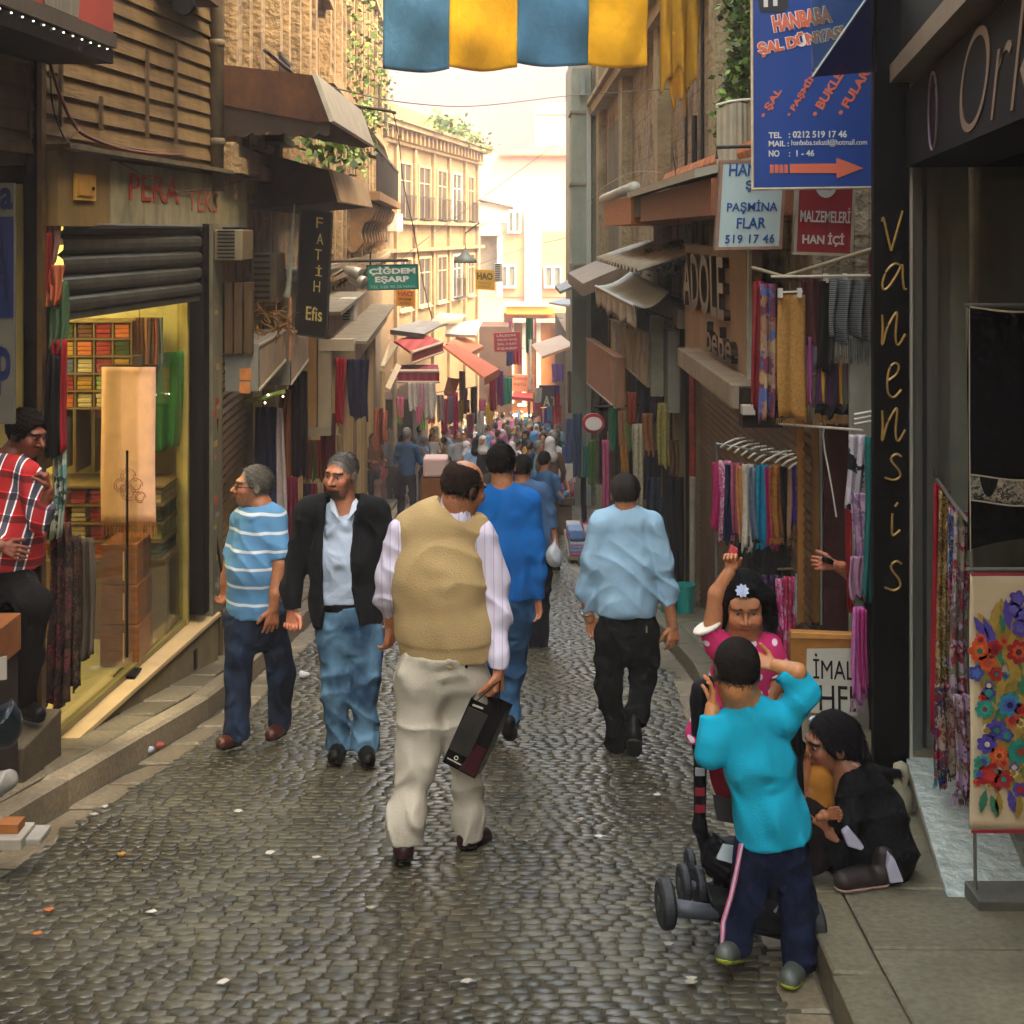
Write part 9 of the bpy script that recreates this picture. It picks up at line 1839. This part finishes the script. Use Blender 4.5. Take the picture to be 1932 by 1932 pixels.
for k, (u, Y) in enumerate(spots):
 bi = rnd.randrange(8); ti = rnd.randrange(len(tops)); src = base[bi]; sc = specs[bi][1]
 cand = [h_ for h_ in hd if bool(h_[1]) == bool(sc)]; tries = 0
 while True:
  hc = rnd.choice(cand); nm = 'person in a %s top with %s, %s of the crowd' % (tops[ti][0], hc[0], band(Y))
  if nm not in names: break
  ti = rnd.randrange(len(tops)); tries += 1
  if tries > 60: nm = 'person in a %s top with %s, %dth from the left in the crowd' % (tops[ti][0], hc[0], k+1); break
 names.add(nm); x = (u-U0)*Y/F
 if bi in used: r = src.copy(); C.objects.link(r); kids = []
 else: r = src; used.add(bi); kids = None
 if kids is None: ch = list(r.children)
 else:
  ch = []
  for c_ in src.children: d = c_.copy(); C.objects.link(d); d.parent = r; ch.append(d)
 r.location = (x, Y, G(Y)); r.rotation_euler = (0, 0, rnd.uniform(-.4, .4)); s1 = rnd.uniform(.9, 1.06); r.scale = (s1, s1, s1); r['label'] = nm
 for c_ in ch:
  b_ = c_.name.split('.')[0]
  if b_ == 'top': set_mat(c_, tops_m[ti])
  elif b_ == 'trousers': set_mat(c_, legs_m[rnd.randrange(5)])
  elif b_ == 'headscarf': set_mat(c_, FAB(hc[1], .1))
  elif b_ == 'hair': set_mat(c_, hc[2])
# ================= right shop displays and litter =================
def displays():
 Y = 5.0
 t = thing('display_stand', 'metal display stand on the marble sill holding the large scarves', 'stand', tuple(W(1890, 1700, Y)))
 zs = -.62
 m = MB(); m.tube([W(1826, 580, Y+.03), (1.76, Y+.03, zs)], .007); m.tube([(1.72, Y+.03, W(0, 577, Y).z), (2.3, Y+.03, W(0, 577, Y).z)], .008); m.tube([(1.72, Y+.03, W(0, 1078, Y).z), (2.3, Y+.03, W(0, 1078, Y).z)], .008); m.build('frame', ALU, t)
 MB().box(1.74, 2.3, Y-.06, Y+.1, zs, zs+.06).build('foot', M('#4c4a42', .6, .3, 8, .2), t, bevel=.006)
 def flat(name, u0, u1, v0, v1, y, mat, label, thick=.008, curve=.0, edge=None, skew=0):
  a = W(u0, v0, y); b = W(u1, v1, y); w_ = b.x-a.x
  def fn(p, q): return (a.x+w_*p+skew*q, y+.012*math.sin(p*5+q*2)+.01*math.sin(q*7+p), a.z+(b.z-a.z)*q+curve*math.sin(p*2.2)*q)
  o = sheet(name, fn, 20, 24, mat, None, thick); lab(o, label, 'scarf', 'large scarves displayed on the right sill'); return o
 bk = M('#050505', .95, .3, 5, .2)
 s1 = flat('scarf', 1828, 1990, 584, 1040, Y, bk, 'large black scarf with a grey lace band displayed at the right edge', curve=.05)
 def band(v0, v1, mt, nm, dy):
  a = W(1830, v0, Y); b = W(1990, v1, Y); w_ = b.x-a.x; sheet(nm, lambda p, q: (a.x+w_*p, Y+dy+.012*math.sin(p*5+1)+.004*math.sin(p*9), a.z+(b.z-a.z)*q-.012*math.sin(p*4-.5)), 24, 4, mt, s1, .004)
 band(898, 943, PATCH(['#5c584c', '#8a8474', '#2c2a24', '#a09884'], 42), 'lace_band', -.016)
 for v in (896, 944): band(v, v+2.5, M('#a59c88', .6), 'lace_edge', -.022)
 band(580, 583.5, M('#b5a88c', .6), 'hem', -.012); MB().tube([W(1829, 582, Y-.012), W(1829, 800, Y-.012), W(1831, 1040, Y-.014)], .0022, 5).build('hem', M('#b5a88c', .6), s1)
 y2 = Y-.02
 s2 = flat('scarf', 1832, 1990, 1084, 1568, y2, M('#cdbb98', .7, .08, 4, .1), 'cream scarf printed with large bright flowers at the right edge', curve=0)
 rd = M('#8c1424', .7)
 for v in (1082, 1566): p = W(1831, v, y2-.01); MB().box(p.x, W(1990, 0, y2).x, y2-.024, y2-.016, p.z-.006, p.z+.004).build('red_hem', rd, s2)
 rnd = random.Random(14); yy = y2-.026
 def blob(u, v, r, cols, n, y, kind='flower'):
  c = W(u, v, y)
  for j, cc in enumerate(cols):
   pts = []; rr = r*(1, .55, .25)[j]*4.95/2500*1.0
   for k in range(n*6):
    a = k/(n*6)*6.283; q = rr*(.72+.28*abs(math.cos(a*n/2))) if j < 2 else rr; pts.append((c.x+q*math.cos(a), y-j*.002, c.z+q*math.sin(a)))
   MB().prism(pts, (0, .0015, 0)).build('printed_flower', M(cc, .7, .25, 30, .05), s2)
 def leaf(u, v, L, ang, cc, y, wd=.2):
  c = W(u, v, y); k = 5/2500; d = Vector((math.cos(ang), 0, math.sin(ang))); e = Vector((-d.z, 0, d.x)); P = []
  for i in range(9): q = i/8; P.append(c+d*L*k*q+e*L*k*wd*math.sin(q*3.14)*(1+.25*(i % 2)))
  for i in range(7, 0, -1): q = i/8; P.append(c+d*L*k*q-e*L*k*wd*math.sin(q*3.14)*(1+.25*(i % 2)))
  MB().prism(P, (0, .0012, 0)).build('printed_leaf', M(cc, .7, .25, 30, .05), s2)
 OL, GRN, BLU, ORG, RED, TEA, VIO = '#8c7424', '#2f7050', '#3c3c8c', '#c4481c', '#98161c', '#1c8474', '#4a3c94'
 for i in range(100): leaf(rnd.uniform(1872, 1960), rnd.uniform(1190, 1500), rnd.uniform(35, 75), rnd.uniform(.7, 2.1), rnd.choice([OL, OL, '#a08434', GRN, '#7c6a1c']), yy-rnd.random()*.001, rnd.uniform(.12, .25))
 for u, v, a in ((1868, 1175, 2.1), (1880, 1180, 2.0), (1905, 1150, 1.7), (1925, 1165, 1.2)): leaf(u, v+40, 60, a, VIO, yy-.002, .12)
 for u, v in ((1920, 1130), (1930, 1160), (1912, 1150), (1925, 1185)): blob(u, v, 17, [VIO, '#5c54a8'], 5, yy-.003)
 for (u, v, r, c, n) in ((1848, 1228, 22, [ORG, '#c9642c', '#2c5a44'], 6), (1862, 1250, 18, ['#c9501c', '#b03c14'], 5), (1877, 1222, 15, [RED, '#7c1018'], 5), (1922, 1230, 24, [RED, ORG, '#3c2414'], 7), (1880, 1272, 15, [RED, '#7c1018', '#2c7060'], 6), (1842, 1270, 16, [BLU, '#3c6cb0'], 5),
  (1858, 1338, 19, [TEA, '#2c9c88', '#7c2c1c'], 8), (1905, 1330, 24, ['#2c7c98', '#4a54b0', '#1c1c4c'], 8), (1880, 1378, 22, [VIO, '#2c2c7c', '#1c6c5c'], 7), (1862, 1404, 20, [VIO, '#3c3494', '#c9bca0'], 7), (1885, 1425, 19, [ORG, '#d0742c', '#7c2414'], 8), (1925, 1418, 26, [TEA, '#14705c', '#a02c1c'], 11), (1868, 1462, 24, [RED, '#b02418'], 5), (1893, 1470, 20, [RED, '#8c141c', TEA], 6), (1926, 1340, 14, [ORG, RED], 6), (1848, 1440, 12, [TEA, GRN], 5), (1925, 1490, 15, [VIO, RED], 6)): blob(u, v, r, c, n, yy-.004)
 for i in range(26): blob(rnd.uniform(1842, 1960), rnd.uniform(1200, 1490), rnd.uniform(7, 15), rnd.choice([[ORG, RED], [RED, '#5c1018'], [TEA, BLU], [VIO, '#c9b890'], ['#c9b890', OL], [BLU, TEA]]), rnd.choice([4, 5, 6, 8]), yy-.003)
 for u, v, a, c in ((1860, 1490, 4.5, GRN), (1885, 1495, 4.7, OL), (1905, 1490, 4.9, VIO), (1925, 1500, 4.6, OL), (1870, 1500, 5.0, '#2f7050')): leaf(u, v, 45, a, c, yy-.002, .15)
 # hung bunch between profiles and stand
 GB = 'patterned scarves on the slanting rail at the right'
 t = thing('scarf_rail', 'slanting metal rail with clear hook above the patterned scarves on the right', 'rail', tuple(W(1770, 900, 5.8))); MB().tube([W(1768, 905, 6.1), W(1800, 950, 5.5), W(1828, 985, 5.1)], .008).build('rail', ALU, t); MB().lathe(W(1766, 897, 6.1), [(0, -.02), (.014, 0), (.012, .03), (0, .035)], 12).build('hook', GLASS((.8, .9, .9), .8), t)
 for (u0, u1, v0, v1, Y_, mt, lb) in ((1763, 1778, 912, 1370, 6.0, FAB('#98142c'), 'plain crimson scarf, leftmost on the slanting rail'), (1772, 1794, 925, 1300, 5.85, PATCH(['#8a6420', '#b3a684', '#4a3a1c', '#7c5a1c', '#9c8448'], 34), 'gold and cream patterned scarf on the slanting rail'), (1790, 1806, 955, 1240, 5.6, PATCH(['#1c2454', '#3c5c8c', '#a82c4c', '#b3a8a0'], 26), 'blue and pink patterned scarf on the slanting rail'),
  (1800, 1828, 965, 1330, 5.3, PATCH(['#8a8070', '#7c1c2c', '#a394a4', '#5c4a4c', '#6c6c50'], 22), 'grey scarf with red roses on the slanting rail'), (1766, 1800, 1290, 1455, 5.75, PATCH(['#5c4a44', '#8c7c68', '#7c1c2c', '#2c2c4c', '#9c8c7c'], 26), 'long brown floral scarf tail below the gold one'), (1798, 1832, 1310, 1500, 5.2, PATCH(['#6c5c64', '#9c84a0', '#5c2c34', '#8c7c70'], 26), 'mauve floral scarf tail reaching the marble sill'), (1764, 1786, 1370, 1470, 5.9, PATCH(['#1c1c54', '#2c3c8c', '#8c1c2c', '#1c7c8c', '#141440'], 22), 'dark blue scarf tip with red and turquoise pattern')):
  H(u0, u1, v0, v1, Y_, mt, lb, 'scarf', GB, folds=2, amp=.025, taper=1.05, fr=.04)
 # crouching area: white figurine bottle by pillar
 t = thing('plaster_pot', 'small cream plaster baluster standing against the pillar base behind the crouching woman', 'pot', tuple(W(1700, 1560, 6.2)))
 p = W(1700, 1560, 6.2); MB().lathe(p, [(.035, 0), (.05, .02), (.045, .08), (.06, .12), (.05, .17), (.03, .2), (.04, .24), (.035, .29), (.0, .31)], 18).build('vase', M('#8c846c', .7, .2, 8, .2), t, smooth=True)
 # items inside right shop, seen through glass
 for i, (x, z, c, lb) in enumerate(((2.6, .1, '#7c4a2c', 'brown'), (2.9, .5, '#6c1c2c', 'wine red'), (3.1, .2, '#8a7a3c', 'olive'))):
  hang('hanging_garment', (x, 7.6, z+.9), (x+.3, 7.6, z+.9), 1.1, FAB(c), None, 3, .03, .9, .02, .02, i, lb+' garment hanging inside the right shop behind the glass', 'garment', 'garments inside the right shop')
displays()
def litter():
 # crates and refuse at the left edge
 p = W(18, 1285, 6.3); t = thing('cardboard_carton', 'brown carton with a handwritten white label at the left edge', 'carton', (p.x, 6.3, p.z))
 MB().box(-2.95, W(40, 0, 6.6).x, 6.25, 6.6, W(0, 1262, 6.3).z, W(0, 1190, 6.3).z).build('box', M('#7a4a22', .8, .25, 6, .2), t, bevel=.004)
 MB().prism([W(-40, 1290, 6.2), W(12, 1282, 6.2), W(12, 1238, 6.2), W(-40, 1250, 6.2)], (0, .01, 0)).build('label_sheet', M('#9a9688', .7, .1, 8, .1), t)
 MB().box(-2.95, W(34, 0, 6.6).x, 6.26, 6.6, G(6.4)+.13, W(0, 1264, 6.3).z-.003).build('lower_crate', M('#2a2018', .8, .3, 6, .2), t)
 sd = SDF(); sd.ell(A3(W(8, 1375, 6.0)), (.10, .12, .11), .03); sd.ell(A3(W(22, 1352, 6.0)), (.05, .06, .05), .03); V, Q = sd.mesh(.012, .012, 3); o = npmesh('plastic_bag', V, Q, M('#0f1a24', .25, .3, 9, .2)); lab(o, 'dark blue plastic rubbish bag at the left edge of the pavement', 'bag')
 g = lambda u, v, Y: W(u, v, Y)
 zt = lambda Y: G(Y)+.14
 y = 5.62; t = thing('polystyrene_tray', 'broken white polystyrene tray lying on the left pavement', 'tray', (-2.1, y, zt(y)))
 MB().box(W(0, 0, y).x-.1, W(48, 0, y).x, y-.05, y+.12, zt(y), zt(y)+.05).build('tray_part', M('#8f8a7c', .7, .15, 9, .2), t, bevel=.006); MB().box(W(44, 0, y).x, W(76, 0, y).x, y, y+.14, zt(y), zt(y)+.03).build('tray_part', M('#8a867c', .7, .15, 9, .2), t, bevel=.006)
 o = MB().box(W(-6, 0, y).x, W(34, 0, y).x, y+.0, y+.08, zt(y)+.052, zt(y)+.09).build('carton_scrap', M('#8a5420', .7)); lab(o, 'orange brown carton scrap lying on the white tray', 'scrap')
 sd = SDF(); sd.ell(A3(W(4, 1478, 5.35)), (.07, .06, .05), .02); V, Q = sd.mesh(.009, .01, 8); o = npmesh('plastic_wrap', V, Q, M('#7c7a72', .15, .3, 9, .2)); lab(o, 'crumpled clear plastic wrap near the kerb at the left edge', 'wrapper')
 rnd = random.Random(3)
 def scrap(u, v, c, lb, sz=.022, kind='paper_scrap'):
  Y = 1.93*F/(v-800); p = W(u, v, Y); p.z = G(Y)+.012; m = MB(); P = [p+Vector((sz*math.cos(a)*rnd.uniform(.6, 1.2), sz*.7*math.sin(a), .002+rnd.random()*.006)) for a in (0.2, 1.3, 2.6, 3.6, 5.0)]; m.prism(P, (0, 0, .003)); o = m.build(kind, M(c, .7)); lab(o, lb, 'litter', 'scraps of paper on the street')
 for u, v, c, lb in ((198, 1528, '#b5b0a0', 'white paper scrap on the cobbles nearest the left gutter'), (176, 1543, '#a8a294', 'tiny white scrap left of a larger one near the left gutter'), (286, 1728, '#c4bfae', 'white scrap on the dark cobbles at lower left'), (510, 1616, '#b5b0a0', 'small white scrap left of the vest man\'s feet'), (596, 1625, '#b5b0a0', 'white scrap just left of the vest man\'s shoe'), (92, 1725, '#a85c1c', 'orange scrap on the cobbles at the lower left'), (70, 1770, '#a86424', 'lower of two orange scraps at the lower left'), (230, 1618, '#9c6c2c', 'ochre scrap in the middle of the left cobbles'),
      (420, 1862, '#b5b0a0', 'pale speck of paper at the bottom centre left'), (450, 1537, '#b5b0a0', 'white scrap below the jacketed man'), (1130, 1585, '#b5b0a0', 'white scrap on the cobbles left of the stroller'), (1302, 1855, '#a8a294', 'white scrap on the cobbles below the stroller wheel'), (1262, 1790, '#8c8674', 'grey scrap by the stroller wheel'), (1095, 1552, '#8c7c74', 'pinkish scrap right of centre on the cobbles'), (1240, 1505, '#b5b0a0', 'little white scrap left of the stroller back'), (1305, 1862, '#8c8674', 'grey torn paper near the right gutter'), (700, 1720, '#8a8674', 'dull speck of paper at the bottom middle'), (880, 1860, '#9c9888', 'small pale scrap at the bottom centre')): scrap(u, v, c, lb)
 for i, (u, v, c, lb) in enumerate(((278, 1424, '#a5a8bc', 'crumpled white plastic cup lying in the left gutter'), (302, 1415, '#8c3c2c', 'crushed red wrapper beside the cup in the left gutter'), (250, 1430, '#9c9484', 'pale crumpled tissue in the left gutter'), (600, 1200, '#a8b0b8', 'crumpled paper by the left kerb behind the walking men'), (575, 1280, '#b0b4b8', 'small white crumpled bag in the gutter between the men'), (515, 1300, '#4a5a24', 'green leafy refuse in the left gutter between the men'))):
  Y = 1.93*F/(v-800); p = W(u, v, Y); sd = SDF(); sd.ell((p.x, Y, G(Y)+.03), (.045, .03, .028), .02); V, Q = sd.mesh(.007, .009, i*3+1); o = npmesh('crumpled_litter', V, Q, M(c, .6, .2, 12, .2)); lab(o, lb, 'litter', 'crumpled litter in the gutters')
litter()
